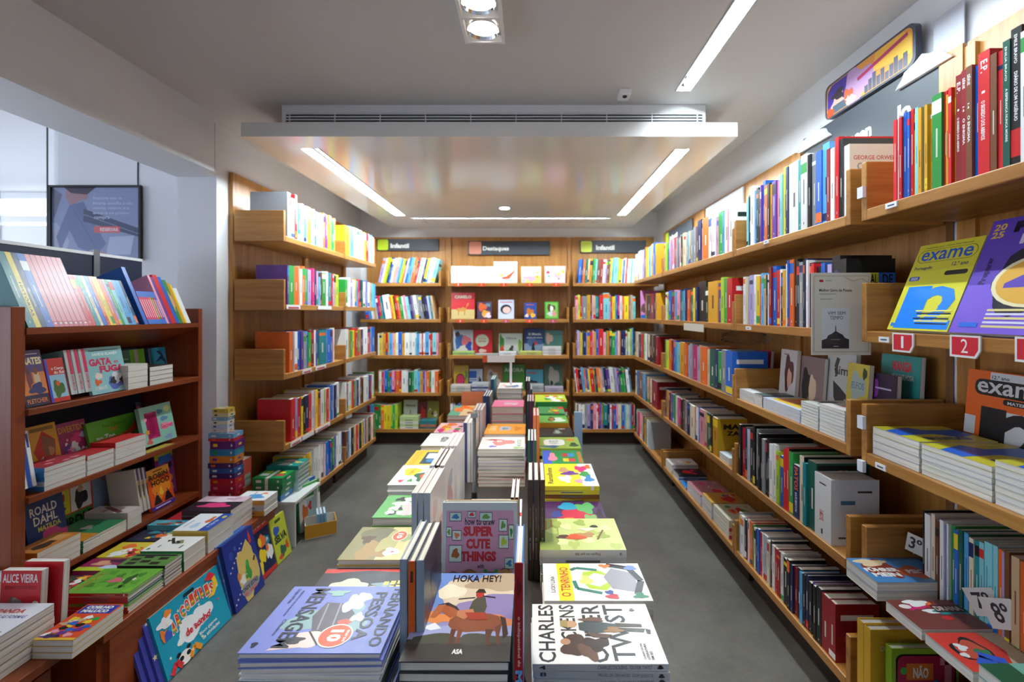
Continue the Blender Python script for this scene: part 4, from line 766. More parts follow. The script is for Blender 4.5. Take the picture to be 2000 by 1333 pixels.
box('board_panel', 'pale_blue_card', .318, .378, 3.38, 3.40, .004, .66, parent=b)
box('board_foot', 'pale_blue_card', .32, .376, 3.31, 3.47, .0005, .0035, parent=b)
# ------------------------------------------------------------------ cherry-wood display unit on the window side
UX, UD0, UD1, UB = -1.80*LS, 1.575*LS, 2.49*LS, -2.125*LS
def ZT_(t): return HC-t*LS
BZ = ZT_(1.057); BX = -1.40*LS                          # base: top height and front face
un = tag(empty('display_unit', ((UX+UB)/2, (UD0+UD1)/2, 0)), 'cherry-wood display unit with sloping rows of book covers beside the white column', 'shelving unit')
for y, e in ((UD0, UD0+.046), (UD1-.03, UD1)): box('side_panel', 'cherry_z', UB, UX, y, e, BZ+.001, HC+.022, parent=un, bevel=.002)
box('back_panel', 'navy_panel', UB, UB+.02, UD0+.0465, UD1-.0305, BZ+.001, HC+.285, parent=un)
box('back_trim', 'trim_white', UB-.004, UB+.024, UD0+.0465, UD1-.0305, HC+.2855, HC+.30, parent=un)
TSH = [.055, .345, .66, .965]
a, b = UD0+.0465, UD1-.0305
mb = MB(); q = R(23); L_ = .27
p0 = (UX+.004, ZT_(.055)); p1 = (p0[0]-L_*cos(q), p0[1]-L_*sin(q))
mb.prism([p0, (p0[0], p0[1]-.024), (p1[0], p1[1]-.024), p1][::-1], a, b, 'y')
build(mb, 'shelf', 'cherry_y', un)
for t in TSH[1:]: box('shelf', 'cherry_y', UB+.0205, UX+.012, a, b, ZT_(t)-.024, ZT_(t), parent=un, bevel=.002)
bs = tag(empty('low_plinth_cabinet', (-1.75*LS, 2.0*LS, 0)), 'low cherry-wood base under the display unit, stacked with picture books', 'base cabinet')
box('base_top', 'cherry_y', UB-.05, BX, 1.49*LS, 2.50*LS, BZ-.03, BZ, parent=bs, bevel=.002)
box('front_panel', 'cherry_y', BX-.03, BX-.004, 1.515*LS, 2.49*LS, .0, BZ-.0305, parent=bs)
box('end_post', 'cherry_z', BX-.075, BX-.0305, 1.495*LS, 1.515*LS, 0, BZ-.0305, parent=bs)
box('end_panel', 'cherry_z', UB-.05, BX-.0755, 1.495*LS, 1.52*LS, 0, BZ-.0305, parent=bs)
lb = tag(empty('low_plinth_cabinet', (-1.7, 2.75, 0)), 'short cherry-wood step behind the unit, carrying boxed games', 'base cabinet')
box('base_top', 'cherry_y', -1.862, -1.54, 2.597, 2.698, BZ+.0, BZ+.03, parent=lb); box('base_top', 'cherry_y', -1.862, -1.68, 2.6985, 2.80, BZ+.0, BZ+.03, parent=lb)
box('front_panel', 'cherry_y', -1.82, -1.57, 2.605, 2.68, 0, BZ-.0005, parent=lb)
nb = tag(empty('low_plinth_cabinet', (-1.9, 1.2, 0)), 'nearest cherry-wood base with a drawer front, under the thick board books', 'base cabinet')
box('base_top', 'cherry_y', -2.45, -1.47*LS, .95, 1.44*LS, BZ-.03, BZ, parent=nb, bevel=.002)
box('base_body', 'cherry_y', -2.43, -1.50*LS, .97, 1.42*LS, 0, BZ-.0305, parent=nb)
mb = MB().box(-1.4995*LS, -1.49*LS, 1.0, 1.2*LS, .03, BZ-.05); build(mb, 'drawer_front', 'cherry_y', nb)
mb = MB().box(-1.4995*LS, -1.49*LS, 1.215*LS, 1.41*LS, .03, BZ-.05); build(mb, 'drawer_front', 'cherry_y', nb)
# --- leaning row on the sloping top shelf
toptok = 'e4 y3 n3 b4 p3 p3 p3 p3 p3 p3 p3 r3 r2 t3 c2 b3 o2 y2 y2 o3 i2 v2 a3 u3 u3 n2'.split()
def slope_book(lab, y, t, h, w, c, spine=None, back=None, off=0):
    M = T(UX+.004, y, ZT_(.055)+.001) @ RY(-23) @ T(-w/2-off, 0, .0004)
    tag(book('leaning_book', M, w, h, t, False, c, sp=1, spine=spine, back=back), lab, 'book', 'books leaning back on the sloping top shelf')
y = UD0+.052; tot = sum(int(s[1]) for s in toptok); avail = 2.085*LS-y
for j, s in enumerate(toptok):
    st = avail*int(s[1])/tot; c = s[0]
    h = .31 if j < 11 else .235-.01*(j > 18)
    spine = spine_deco(j+500, c) if c != 'p' else [('r', 0, 0, 1, .08, 'd95a6a'), ('r', .9, 0, 1, 1, '5a3a6a'), ('e', .5, .05, .25, .012, 'w')]
    if j == 1: spine = [('t', 'HISTÓRIAS', .2, .15, .8, .6, '2a2a20', -90)]
    back = deco(5, 'owrp', '', n=6) if j == 0 else None
    slope_book(f"{CN[c]} book leaning {ORD(j+1)} from the near panel, sloping top shelf", y+st/2, st-.0006, h, .19, 'e88a90' if c == 'p' else ('1f7a80' if j == 0 else c), spine, back)
    y += st
blue_face = [('r', 0, 0, 1, 1, '3a6fc4'), ('r', 0, 0, 1, .45, '6a6fb8'), ('t', 'histórias para', .12, .82, .6, .88, 'dfe6f6'), ('t', 'contar ao serão', .12, .72, .7, .78, 'dfe6f6'), ('B', .75, .3, .16, .16, 3, '3f9a52'), ('B', .75, .36, .08, .08, 4, 'e9c49a')]
slope_book('large blue picture book with a pale title, behind the tiny pink books', 2.105*LS+.022, .02, .30, .19, '3a6fc4', back=blue_face)
y = 2.12*LS+.02
for j, c in enumerate('pphhpovrb'):
    slope_book(f"small {CN[c]} storybook leaning {ORD(j+1)} in the row of tiny books on the sloping shelf", y+.006, .0115, .175, .15, ('e0406c' if c in 'hp' else c), [('r', 0, 0, 1, .14, '3a7ad0'), ('r', 0, .82, 1, 1, '4a7ad0'), ('r', .3, .2, .7, .75, 'f6c0cc')])
    y += .0122
for j, (c, h, t) in enumerate((('p', .27, .014), ('f', .26, .016), ('r', .275, .03), ('b', .265, .022), ('v', .25, .024), ('m', .235, .009), ('m', .232, .009), ('y', .225, .009), ('w', .205, .028))):
    slope_book(f"{CN[c]} picture book leaning {ORD(9-j)} from the column end of the sloping top shelf", y+t/2, t-.0006, h, .19, c if c != 'v' else '3f8a4a', None if c != 'v' else [('B', .5, .5, .4, .2, 3, 'd9a07a')], back=deco(44, 'vwoz', '', n=8) if c == 'v' else None)
    y += t
bc = tag(empty('book_clip', (UB+.03, 2.2*LS, HC+.2)), 'small pale metal bracket hooked over the dark back board', 'bracket')
build(MB().box(UB+.0205, UB+.026, 2.185*LS, 2.215*LS, HC+.14, HC+.315), 'bracket_strip', 'steel', bc)
# --- covers facing out on the lower rows
def faceL(lab, pa, pb, sh, h, c, art, t=.014, lean=12, off=0, hard=False, raise_=0, name='display_book', turn=0):
    X = UX-.004-off; ya, yb = F*X/(pa-CX), F*X/(pb-CX)
    yb = min(yb, UD1-.034); w = abs(yb-ya)
    M = facing((X-t-.003, (ya+yb)/2, ZT_(TSH[sh])+.0008+raise_), '+x', t, lean, turn)
    return tag(book(name, M, w, h, t, hard, c, art=art), lab, 'book', 'covers facing out on the cherry display unit')
def stackL(desc, pa, pb, sh, n, ptop, top, others, lab, dep=.2, off=.0, o=1):
    X = UX+.008-off; ya, yb = sorted((F*X/(pa-CX), F*X/(pb-CX))); d = ya
    z0 = ZT_(TSH[sh]); z1 = HC-(ptop-CY)*ya/F
    stack(desc, X-dep, X, ya+.001, yb-.001, z0, z1, n, o, False, top, others, lab, jit=.3)
tes = [('r', 0, 0, 1, 1, '54447a'), ('r', 0, .2, 1, .6, 'd9834a'), ('r', 0, 0, 1, .2, '2a2440'), ('t', 'PIRATES', .04, .74, .96, .87, 'e9d9a0', 0, .04), ('t', 'FLETCHER', .1, .05, .92, .13, 'e0824a', 0, .02), ('B', .35, .5, .12, .16, 3, '7a3a44'), ('e', .35, .62, .07, .06, '5a2a2a'), ('B', .65, .48, .12, .16, 4, 'd9c0a0'), ('e', .64, .62, .08, .065, '8a4a2c'), ('B', .6, .3, .3, .1, 5, '3a3a6a'), ('r', .15, .92, .85, .94, 'd8d0e4')]
faceL('purple adventure paperback with gold title letters by the near panel', 53, 101, 1, .215, '54447a', tes)
faceL('red paperback with a blue photograph, second cover on the upper flat row', 104, 140, 1, .175, 'c8352c', [('r', .0, 0, 1, 1, 'c8352c'), ('r', .05, .1, .95, .62, '9ac4d8'), ('B', .5, .3, .3, .18, 3, '4a6a34'), ('e', .5, .42, .1, .06, 'e0622a'), ('r', 0, 0, .12, 1, '2a4fc4'), ('t', 'a Corça', .3, .72, .95, .8, 'w'), ('t', 'do Rei', .4, .64, .95, .71, 'w')])
for k, (pa, pb) in enumerate(((141, 154), (155, 168), (169, 182))):
    X = UX-.006; ya, yb = F*X/(pa-CX), F*X/(pb-CX)
    M = T(X-.003, (ya+yb)/2, ZT_(TSH[1])+.022) @ RY(-11) @ T(-.055, 0, .0)
    tag(book('display_book', M, .11, .185, abs(yb-ya)-.001, False, '8fb8b8', 'a9b4b6', sp=1, spine=[('r', .45, .45, .95, 1, 'd0305a'), ('t', 'GATA EM FUGA', .5, .08, .9, .42, 'd0305a', -90), ('r', 0, 0, .4, 1, 'c8c4c0')]), f'spine-out copy, {ORD(k+1)} of three beside the runaway cat cover', 'book', 'spine-out copies of the cat book')
gata = [('r', 0, 0, 1, 1, '8fc4c8'), ('t', 'SANDIE BLANEY', .18, .82, .86, .88, 'f2f2ee', 0, .03), ('r', .1, .92, .9, .94, '3a5a5a'), ('t', 'GATA', .06, .6, .66, .76, 'd0305a', 0, .06), ('t', 'em', .72, .62, .84, .68, 'd0305a'), ('t', 'FUGA', .3, .44, .97, .59, 'd0305a', 0, .06), ('B', .7, .2, .26, .13, 3, '5a6ab8'), ('B', .72, .3, .15, .12, 4, 'e4e4ea'), ('B', .6, .24, .08, .08, 5, '2a2a30'), ('B', .86, .24, .07, .07, 6, '2a2a30'), ('B', .24, .38, .1, .07, 7, 'e9dcd0'), ('B', .2, .25, .09, .06, 8, 'e0622a'), ('t', 'ROMANCE', .1, .08, .4, .16, 'f2f2ee')]
faceL('pale teal paperback with pink cat-escape title letters, centre of its row', 183, 254, 1, .205, '8fc4c8', gata)
faceL('dark green paperback tucked behind the plain white stack', 243, 262, 1, .165, '2c6a54', [('r', .2, .7, .8, .74, '8ab0a0')], off=.17, lean=8)
faceL('lime-green paperback with a pinkish band behind the plain white stack', 262, 290, 1, .165, '6ab82c', [('r', .3, 0, .55, 1, 'b0a8a0'), ('B', .45, .4, .1, .06, 3, 'c8323c')], off=.17, lean=8)
stackL('plain white paperback stack on the upper flat row', 250, 289, 1, 4, 715, dict(c='ece6d8', s='e4ded0'), ['ece6d8', 'e0d9c8'], 'white paperback topping the plain stack beside the cat cover', dep=.15)
stackL('black-spined stack on the upper flat row', 292, 338, 1, 4, 718, dict(c='3a2a20', s='1f2530', spine=[('r', .3, .4, .7, .6, 'd9d4c8')]), [('5a3a24', '1f2530'), ('3a2a20', '1f2530')], 'black-spined small book topping its stack by the aqua dragon cover', dep=.13, o=1)
faceL('orange-lettered blue paperback behind the black-spined stack', 297, 306, 1, .162, '2c5a84', [('r', .2, 0, .8, 1, 'e9a07a')], off=.17, lean=8)
faceL('aqua cover with a dark blue dragon at the column end', 305, 362, 1, .165, '2fa0c4', [('r', 0, 0, 1, 1, '2f9ac4'), ('B', .5, .5, .45, .45, 3, '4ab4d4'), ('p', [(.3, .88), (.55, .9), (.7, .8), (.9, .55), (.95, .3), (.8, .5), (.6, .6), (.1, .5), (.45, .66), (.6, .74), (.45, .8)], '1f4a84'), ('B', .5, .3, .1, .06, 5, 'c8d84a'), ('r', .1, .05, .9, .12, '1f6a9a')], off=.155, lean=8)
cuca = [('r', 0, 0, 1, 1, 'e0a52c'), ('r', .1, .88, .9, .95, '8a6a1c'), ('p', [(.1, .5), (.5, .88), (.9, .66), (.8, .3), (.3, .2)], 'c8261f'), ('B', .62, .58, .22, .18, 3, '8a5a34'), ('B', .7, .46, .1, .09, 4, 'c09060'), ('p', [(.1, 0), (.3, .24), (.7, .3), (.95, .1), (.95, 0)], '1f8a8f'), ('p', [(.2, .3), (.4, .4), (.35, .18), (.22, .2)], 'efe9dc'), ('t', 'Cuca', .4, .08, .75, .18, '16343a')]
faceL('mustard picture book with a red umbrella and teal title patch', 72, 128, 2, .215, 'e0a52c', cuca, off=.13, raise_=.002)
faceL('magenta comic cover crowded with pale figures', 128, 183, 2, .2, '9a1f5a', deco(61, 'phwif', 'DIVERTIDO', 'm', n=14, tu=(.05, .95)), off=.135)
zoo = [('r', 0, 0, 1, 1, '62b02c'), ('t', 'No Último', .3, .76, .8, .88, '4a7a1c'), ('t', 'DIA', .42, .62, .6, .74, 'd9872c', 0, .04), ('t', 'no Zoo', .14, .42, .52, .58, 'w', 0, .05), ('p', [(.55, .45), (.8, .52), (1, .75), (1, .5), (.85, .35), (.7, .1), (.62, .12)], 'e0481f'), ('B', .86, .2, .12, .2, 3, 'e9e9ec'), ('l', [(.78, .3), (.9, .08)], .01, 'k'), ('l', [(.86, .36), (.96, .12)], .01, 'k'), ('e', .62, .4, .02, .03, 'w'), ('B', .35, .06, .12, .08, 4, '8a4a24')]
faceL('lime landscape picture book about the zoo with an orange giraffe', 183, 275, 2, .165, '62b02c', zoo, off=.12, raise_=.012)
stackL('blue-spined white stack on the middle flat row', 86, 168, 2, 5, 915, dict(c='b83a4a', s='3a8ac8', art=deco(8, 'rbwp', '', n=6)), [('f0f0f2', '3a8ac8'), ('f0f0f2', '2f7ab8'), ('f0f0f2', 'c8d0d8')], 'thin red comic lying on the blue-spined white stack', dep=.118)
stackL('middle white stack on the middle flat row', 170, 223, 2, 4, 892, dict(c='c8353c'), ['f2f0f2', 'e9e8ee'], 'red booklet lying on the middle white stack', dep=.115)
stackL('taller white stack under the zoo cover', 225, 285, 2, 4, 866, dict(c='d8353c'), ['f4f2f4', 'eceaf0'], 'red booklet lying on the taller white stack', dep=.115)
faceL('dark pink-backed notebook squeezed beside the green notebook', 277, 287, 2, .22, '2a3050', [('r', .1, .2, .8, .9, 'c8325a'), ('B', .5, .6, .2, .12, 3, 'f0a0b2')], off=.13, lean=8)
note = [('r', 0, 0, 1, 1, '8fc4b0'), ('R', .22, .16, .4, .84, .4, 'd92b78'), ('B', .75, .4, .2, .08, 3, 'f08ab0'), ('t', 'Secret', .55, .34, .95, .46, 'd92b5a'), ('B', .6, .8, .1, .06, 4, '3a7a8a'), ('e', .85, .84, .1, .08, 'd8dc8a'), ('B', .15, .1, .08, .07, 5, 'e0605a'), ('B', .75, .1, .12, .06, 6, '8aa0d0'), ('e', .13, .68, .05, .05, 'f0a0b2'), ('B', .7, .6, .12, .06, 7, '5a8ab0'), ('r', .08, .3, .18, .4, 'e0982c')]
faceL('mint-green notebook with a pink pen pocket, column end of the middle row', 287, 347, 2, .195, '8fc4b0', note, off=.02, raise_=.0145, t=.02)
stackL('thin pair of books under the mint notebook', 288, 340, 2, 2, 886, dict(c='c8b04a', s='c8b04a'), [('e9e6e0', '4a9ab0')], 'thin mustard book directly under the mint notebook', dep=.045)
for k, c in enumerate(('w', 'b', 'w')):
    X = UX-.004; yy = F*X/(52+9*k-CX)
    M = T(X-.003, yy, ZT_(TSH[2])+.03) @ RY(-10) @ T(-.08, 0, 0)
    tag(book('display_book', M, .16, .21, .013, False, 'e4e8f0', c if c == 'w' else '2a5ab8', sp=1, spine=[('r', .2, .7, .8, .95, '2a4fa0')]), f'{CN[c]} book leaning by the near panel on the middle row, {ORD(k+1)} of three', 'book', 'books leaning by the near panel')
dahl = [('r', 0, 0, 1, 1, '25386a'), ('B', .75, .12, .5, .3, 3, 'c8407a'), ('t', 'ROALD', .14, .72, .82, .87, 'ece6d4', 0, .02), ('t', 'DAHL', .2, .55, .8, .7, 'ece6d4', 0, .02), ('t', 'MATILDA', .28, .43, .86, .52, 'd8d84a', 0, .02), ('B', .55, .16, .06, .12, 4, '4a2a3a'), ('e', .57, .27, .04, .035, 'd9a07a'), ('e', .35, .05, .13, .05, 'd9c4d0'), ('e', .72, .06, .1, .05, 'cbb4c8')]
faceL('dark blue paperback with cream serif name and pink hills, lowest row', 62, 138, 3, .235, '25386a', dahl, off=.11, t=.02, lean=9, raise_=.003)
murd = [('r', 0, 0, 1, 1, 'd83a2c'), ('r', .04, .32, .44, .78, 'd8d02c'), ('r', .46, .32, .96, .9, 'eceae4'), ('r', .04, 0, .96, .3, '3f8a3a'), ('t', 'MURDLE', .0, .06, .97, .25, '182018', 0, .04), ('B', .7, .5, .16, .15, 3, '26262a'), ('e', .7, .66, .07, .06, 'c8a080'), ('r', .55, .72, .86, .75, '26262a'), ('r', .62, .75, .79, .82, '26262a'), ('B', .24, .6, .08, .1, 4, 'c8322c'), ('t', 'casos para resolver', .1, .82, .42, .86, 'f2e0d0'), ('B', .24, .44, .09, .06, 5, '4a3a1c')]
faceL('red-framed puzzle book with a black detective silhouette', 104, 186, 3, .27, 'd83a2c', murd, off=.22, t=.02, lean=4)
faceL('misty blue picture book with a small red flying saucer', 186, 243, 3, .25, '7f9cb4', [('r', 0, 0, 1, 1, '7f9cb4'), ('B', .75, .2, .3, .15, 3, 'b4c8dc'), ('B', .78, .4, .14, .06, 4, 'd83a34'), ('r', .64, .36, .92, .38, 'e9e4dc'), ('B', .4, .14, .14, .08, 5, '9aa84a'), ('t', 'A volta', .25, .7, .6, .78, 'd06a7a')], off=.22, lean=4)
stackL('orange-topped white stack on the lowest row', 72, 158, 3, 4, 1082, dict(c='d9873c', art=[('B', .4, .4, .3, .2, 3, '4a3020'), ('r', .6, .2, .9, .8, 'e9a860')]), ['eeeef0', 'e6e6ea'], 'orange book topping the white stack in front of the blue paperback', dep=.1)
stackL('green-spined white stack on the lowest row', 162, 247, 3, 5, 1058, dict(c='3a8a5a', s='2f7a4a', art=[('r', 0, 0, .35, 1, 'd9902c'), ('B', .6, .5, .1, .1, 3, 'e9e4dc')]), [('f0f0f0', '2f8a54'), ('f0f0f0', '2f7a4a')], 'green and orange book topping the green-spined white stack', dep=.2)
stackL('thick cream stack on the lowest row', 249, 277, 3, 2, 1003, dict(c='d9ccc8', art=[('l', [(.1, .2), (.9, .8)], .02, '7a3a3a'), ('r', .1, .6, .6, .64, '5a4a4a'), ('r', .2, .3, .8, .34, '6a4a4a')]), ['e6e2d8'], 'pinkish-grey thick book topping the cream stack by the purple spines', dep=.2)
for k in range(3):
    X = UX-.03; yy = F*X/(279+7.5*k-CX)
    M = T(X-.003, yy, ZT_(TSH[3])+.024) @ RY(-9) @ T(-.07, 0, 0)
    tag(book('display_book', M, .14, .215-.004*k, .0165, False, 'e0d8c8', 'cfc8bc', sp=1, spine=[('r', .5, .72, .98, 1, '4a2f7a'), ('r', .5, .3, .98, .7, 'c89a3c'), ('r', .55, .35, .9, .62, '2a2030')]), f'purple-topped spine-out copy beside the orange legend cover, {ORD(k+1)} of three', 'book', 'spine-out copies beside the legend cover')
robin = [('r', 0, 0, 1, 1, 'e0561f'), ('B', .5, .5, .4, .25, 3, 'f08a1f'), ('r', 0, .82, 1, 1, 'e9a53a'), ('t', 'ROBIN', .1, .74, .92, .88, '14141a', 0, .03), ('t', 'HOOD', .16, .57, .94, .72, '14141a', 0, .03), ('p', [(.1, .12), (.3, .42), (.46, .12)], '17141a'), ('p', [(.55, .12), (.75, .42), (.94, .12)], '17141a'), ('B', .5, .4, .08, .1, 5, 'f6c83a'), ('r', 0, 0, 1, .1, '4a34a0'), ('r', .15, .035, .8, .06, 'e9e4f4'), ('e', .3, .36, .03, .02, 'e9a080'), ('e', .72, .36, .03, .02, 'e9a080'), ('r', .3, .92, .7, .95, '6a3a10')]
faceL('orange legend paperback with black outlaw title letters, lowest row', 300, 344, 3, .2, 'e0561f', robin, off=.015, t=.016)
faceL('purple and pink activity book with a blue title, behind the orange legend', 312, 358, 3, .255, '7a2f8a', [('r', 0, 0, 1, 1, '9a3a8a'), ('r', 0, .8, 1, 1, 'c8c83a'), ('r', .2, .7, .9, .86, '3a7ad0'), ('e', .78, .62, .1, .07, '2a2a30'), ('B', .75, .35, .1, .08, 3, 'd9a03a'), ('B', .5, .5, .2, .1, 4, 'e0407a'), ('B', .7, .15, .16, .07, 5, 'e0a04a')], off=.11, lean=7)
# --- stacks on the base
def stackB(desc, x0, x1, d0, d1, ttop, n, o, hard, top, others, lab, rz=0, sp=-1):
    stack(desc, x0*LS, x1*LS, d0*LS, d1*LS, BZ, ZT_(ttop), n, o, hard, top, others, lab, rz, .8, sp=sp)
green = [('r', 0, 0, 1, 1, '6cae3c')]+[('B', .08+.84*((k*41) % 19)/19, .08+.84*((k*29) % 13)/13, .09, .06, k, ('5a9a34', '7cbc44', '4c8a30')[k % 3]) for k in range(16)]+[('B', .5, .5, .1, .1, 3, 'd96a7a'), ('l', [(.5, .38), (.6, .28), (.52, .2)], .012, 'e9dcc8'), ('t', 'A NASCENTE', .1, .84, .8, .93, 'b89a3c', 0, .02), ('B', .55, .3, .2, .06, 9, '2f5a24'), ('l', [(.3, .3), (.2, .25)], .01, 'k')]
stackB('stack under the grassy green album', -1.64, -1.415, 1.595, 1.75, .985, 6, 1, True, dict(c='6cae3c', s='b8302c', art=green, spine=[('t', 'A CENSURA E A MEMÓRIA', .3, .2, .7, .55, 'e9b0a8', -90), ('e', .5, .06, .3, .012, 'e9d8d0')]), [('e9e4dc', 'b8302c'), ('2c5a7a', 'b8302c'), ('6cae3c', '6cae3c'), ('e0d8c0', 'b8302c')], 'grassy green album with a curled-up red figure, front of the base')
stackB('stack under the dark green block-pattern book', -1.60, -1.415, 1.757, 1.843, .978, 6, 1, False, dict(c='4a6a3a', s='26262c', art=[('r', 0, 0, 1, 1, '5f8a44')]+[('r', a, b_, a+.22, b_+.2, '262c26') for a, b_ in ((.1, .7), (.42, .72), (.25, .45), (.62, .5), (.1, .2), (.5, .15))]+[('r', .8, .05, .95, .95, '2a2a2e')]), [('2c2c32', 'g'), ('2c2c32', 's')], 'dark green book with black square blocks, behind the grassy album')
badger = [('r', 0, 0, 1, 1, 'eceae4'), ('B', .6, .42, .14, .1, 3, '8a845a'), ('l', [(.5, .5), (.7, .62), (.9, .72)], .012, '2a2a2a'), ('l', [(.55, .4), (.68, .52)], .01, '2a2a2a'), ('B', .15, .9, .06, .04, 4, '2f8a4a'), ('r', .2, .2, .4, .24, '4a4a4a'), ('r', .25, .72, .4, .76, '6a8a74'), ('B', .7, .7, .06, .05, 6, '3a3a34')]
stackB('stack under the thick white book with a green spine', -1.592, -1.415, 1.852, 1.975, .972, 2, 1, False, dict(c='eceae4', s='1f8a4a', art=badger), [('eceae4', '1f8a4a')], 'thick white book with a green spine and a sketched animal')
fox = [('r', 0, 0, 1, 1, 'e9e9ec'), ('r', 0, 0, 1, .3, '2a4fa8'), ('B', .62, .4, .2, .08, 3, 'd9743a'), ('B', .3, .6, .16, .1, 4, 'b8cce0'), ('e', .8, .12, .08, .06, 'd8c84a'), ('t', 'a raposa', .2, .1, .62, .22, 'c4d0ea', 0), ('r', .2, .84, .6, .87, '8a94a8')]
stackB('stack under the white and blue fox book', -1.57, -1.415, 1.99, 2.16, .955, 2, 1, False, dict(c='e9e9ec', s='d8b84a', art=fox), [('e4e0d8', 'e0dcd0')], 'white and blue book with an orange fox, behind the green-spined book')
stackB('stack of pink manga by the fox book', -1.67, -1.435, 2.172, 2.34, .945, 4, 1, False, dict(c='d9b8c4', s='4a2a34', art=[('r', 0, 0, .6, 1, '2a1f2a'), ('B', .35, .5, .16, .3, 3, 'e0407a'), ('B', .75, .5, .2, .3, 4, 'e9d4dc'), ('B', .8, .3, .1, .15, 5, 'c8a0b0')]), [('e4d8dc', '6a2a3a'), ('e9dfe2', 'k')], 'black and pink manga topping its stack beside the fox book')
stackB('stack with orange spines at the base end', -1.55, -1.385, 2.36, 2.485, .975, 3, 1, False, dict(c='eceae8', s='d9963a', art=[('B', .4, .5, .25, .3, 3, '5a9ad0'), ('B', .75, .3, .1, .1, 4, 'e08a4a'), ('r', .7, .6, .9, .64, 'c8323c')]), [('eceae8', 'c0b8c0'), ('eceae8', 'd9963a')], 'white and blue book with an orange spine at the far end of the base')
stackB('low stack of black and red comics by the unit', -1.778, -1.65, 1.63, 1.73, 1.0, 3, 1, False, dict(c='2a2024', art=deco(71, 'rwyozv', '', n=12)), ['k', 'z'], 'black and red comic lying behind the grassy album')
stackB('low stack of magenta comics by the unit', -1.778, -1.61, 1.762, 1.85, 1.0, 3, 1, False, dict(c='9a1f5a', art=[('r', 0, 0, .3, 1, 'b8cc2c'), ('B', .6, .6, .2, .2, 3, 'd9a07a'), ('B', .3, .3, .15, .2, 4, 'c8d4ea'), ('B', .8, .3, .12, .2, 5, '3a1a3a')]), ['h', 'k'], 'magenta comic with a lime corner beneath the sloping unit')
stackB('low stack of yellow pop-art books by the unit', -1.778, -1.605, 1.86, 1.98, 1.0, 3, 1, False, dict(c='e0c83a', art=deco(73, 'rovkw', '', n=14)), ['k', 'v'], 'yellow pop-art book splashed red and green by the unit')
stackB('low stack of dark speckled comics by the unit', -1.778, -1.59, 1.995, 2.09, 1.0, 3, 1, False, dict(c='232a44', art=deco(74, 'yofwbt', '', n=14)), ['n', 'k'], 'dark speckled comic behind the white and blue fox book')
stackB('low stack of aqua swirl books by the unit', -1.778, -1.60, 2.105, 2.16, .985, 3, 1, False, dict(c='5ab0c4', art=deco(75, 'wotnx', '', n=12)), ['o', 'w', 't'], 'aqua swirl picture book beside the pink manga stack')
stackB('low red stack under the far side panel', -1.778, -1.685, 2.18, 2.34, 1.01, 2, 1, False, dict(c='c8303a'), ['w'], 'plain red book deep on the base near the far side panel')
# --- nearest base
coelho = [('r', 0, 0, 1, 1, 'e0502c'), ('r', .04, .72, .96, .97, '2c3ca0'), ('t', 'COELHO', .12, .86, .84, .95, 'f0eee8', 0, .06), ('t', 'MALUCO', .12, .75, .84, .84, 'f0eee8', 0, .06)]+[('B', .12+.76*((k*37) % 17)/17, .1+.55*((k*23) % 13)/13, .11, .05, k, 'fwybpvzk'[k % 8]) for k in range(20)]+[('r', 0, 0, 1, .06, 'e3b43a'), ('B', .3, .1, .2, .05, 3, '3a2a5a')]
stack('stack of crazy rabbit comics', -1.52*LS, -1.397*LS, 1.387*LS, 1.56*LS, BZ, ZT_(1.0), 3, 0, False, dict(c='e3b43a', art=coelho), [('e3b43a', 'd9a83a')], 'busy yellow comic with bubbly white lettering bridging the two bases', jit=.8)
cores = [('r', 0, 0, 1, 1, 'e6e4e8'), ('t', 'PANDA', .3, .8, .75, .88, 'c8523a', 0, .05), ('t', 'O CORPO E AS FORMAS', .1, .7, .9, .76, '3a4a8a'), ('B', .3, .4, .2, .1, 3, '2a2a30'), ('l', [(.1, .2), (.6, .45), (.9, .4)], .03, '8a7a5a')]
stack('stack of thick board books on the nearest base', -1.72*LS, -1.525*LS, 1.215*LS, 1.455*LS, BZ, ZT_(.93), 6, 0, False, dict(c='e6e4e8', s='8a6a44', art=cores), [('a08458', 'a08458'), ('b0946a', '8a6a44'), ('a08458', 'b8302c')], 'thick board book with a white cover and brown edges, nearest base', jit=.8)
alice = [('r', 0, 0, 1, 1, 'c8222c'), ('t', 'ALICE VIEIRA', .04, .82, .92, .95, 'e6e0dc', 0, .02), ('B', .42, .36, .28, .22, 3, '5a5248'), ('B', .4, .5, .14, .1, 4, '8a8278'), ('e', .88, .5, .09, .055, 'e9e4e0'), ('e', .42, .2, .2, .13, 'e9e0d8'), ('e', .42, .2, .18, .115, 'c8222c'), ('t', '30', .3, .14, .54, .26, 'f0ece4', 0, .05), ('t', 'CONTOS DO RISO', .1, .72, .9, .78, '9a1420'), ('r', .3, .01, .7, .04, 'e9a0a0')]
for k, (x, yy, dz) in enumerate(((-1.66, 1.475, .0), (-1.63, 1.515, .008))):
    M = T(x*LS, yy*LS+.02, BZ+.0008) @ RX(-3) @ T(0, -.012, 0)
    tag(book('upright_book', M, .135, .222+dz, .024, False, 'c8222c', art=alice if k == 0 else None), ['red paperback with white block name and a round number badge', 'second red paperback standing behind the badge-bearing one'][k], 'book', 'red paperbacks standing on the nearest base')
stack('stack of teal picture books at the photo edge', -2.0*LS, -1.745*LS, 1.45*LS, 1.56*LS, BZ, ZT_(.885), 4, 0, False, dict(c='b8c4c4', s='2f7a7a', art=deco(81, 'trw', '', n=5)), [('t', '2f7a7a'), ('r', '2f7a7a')], 'grey and teal picture book beside the red badge paperbacks')
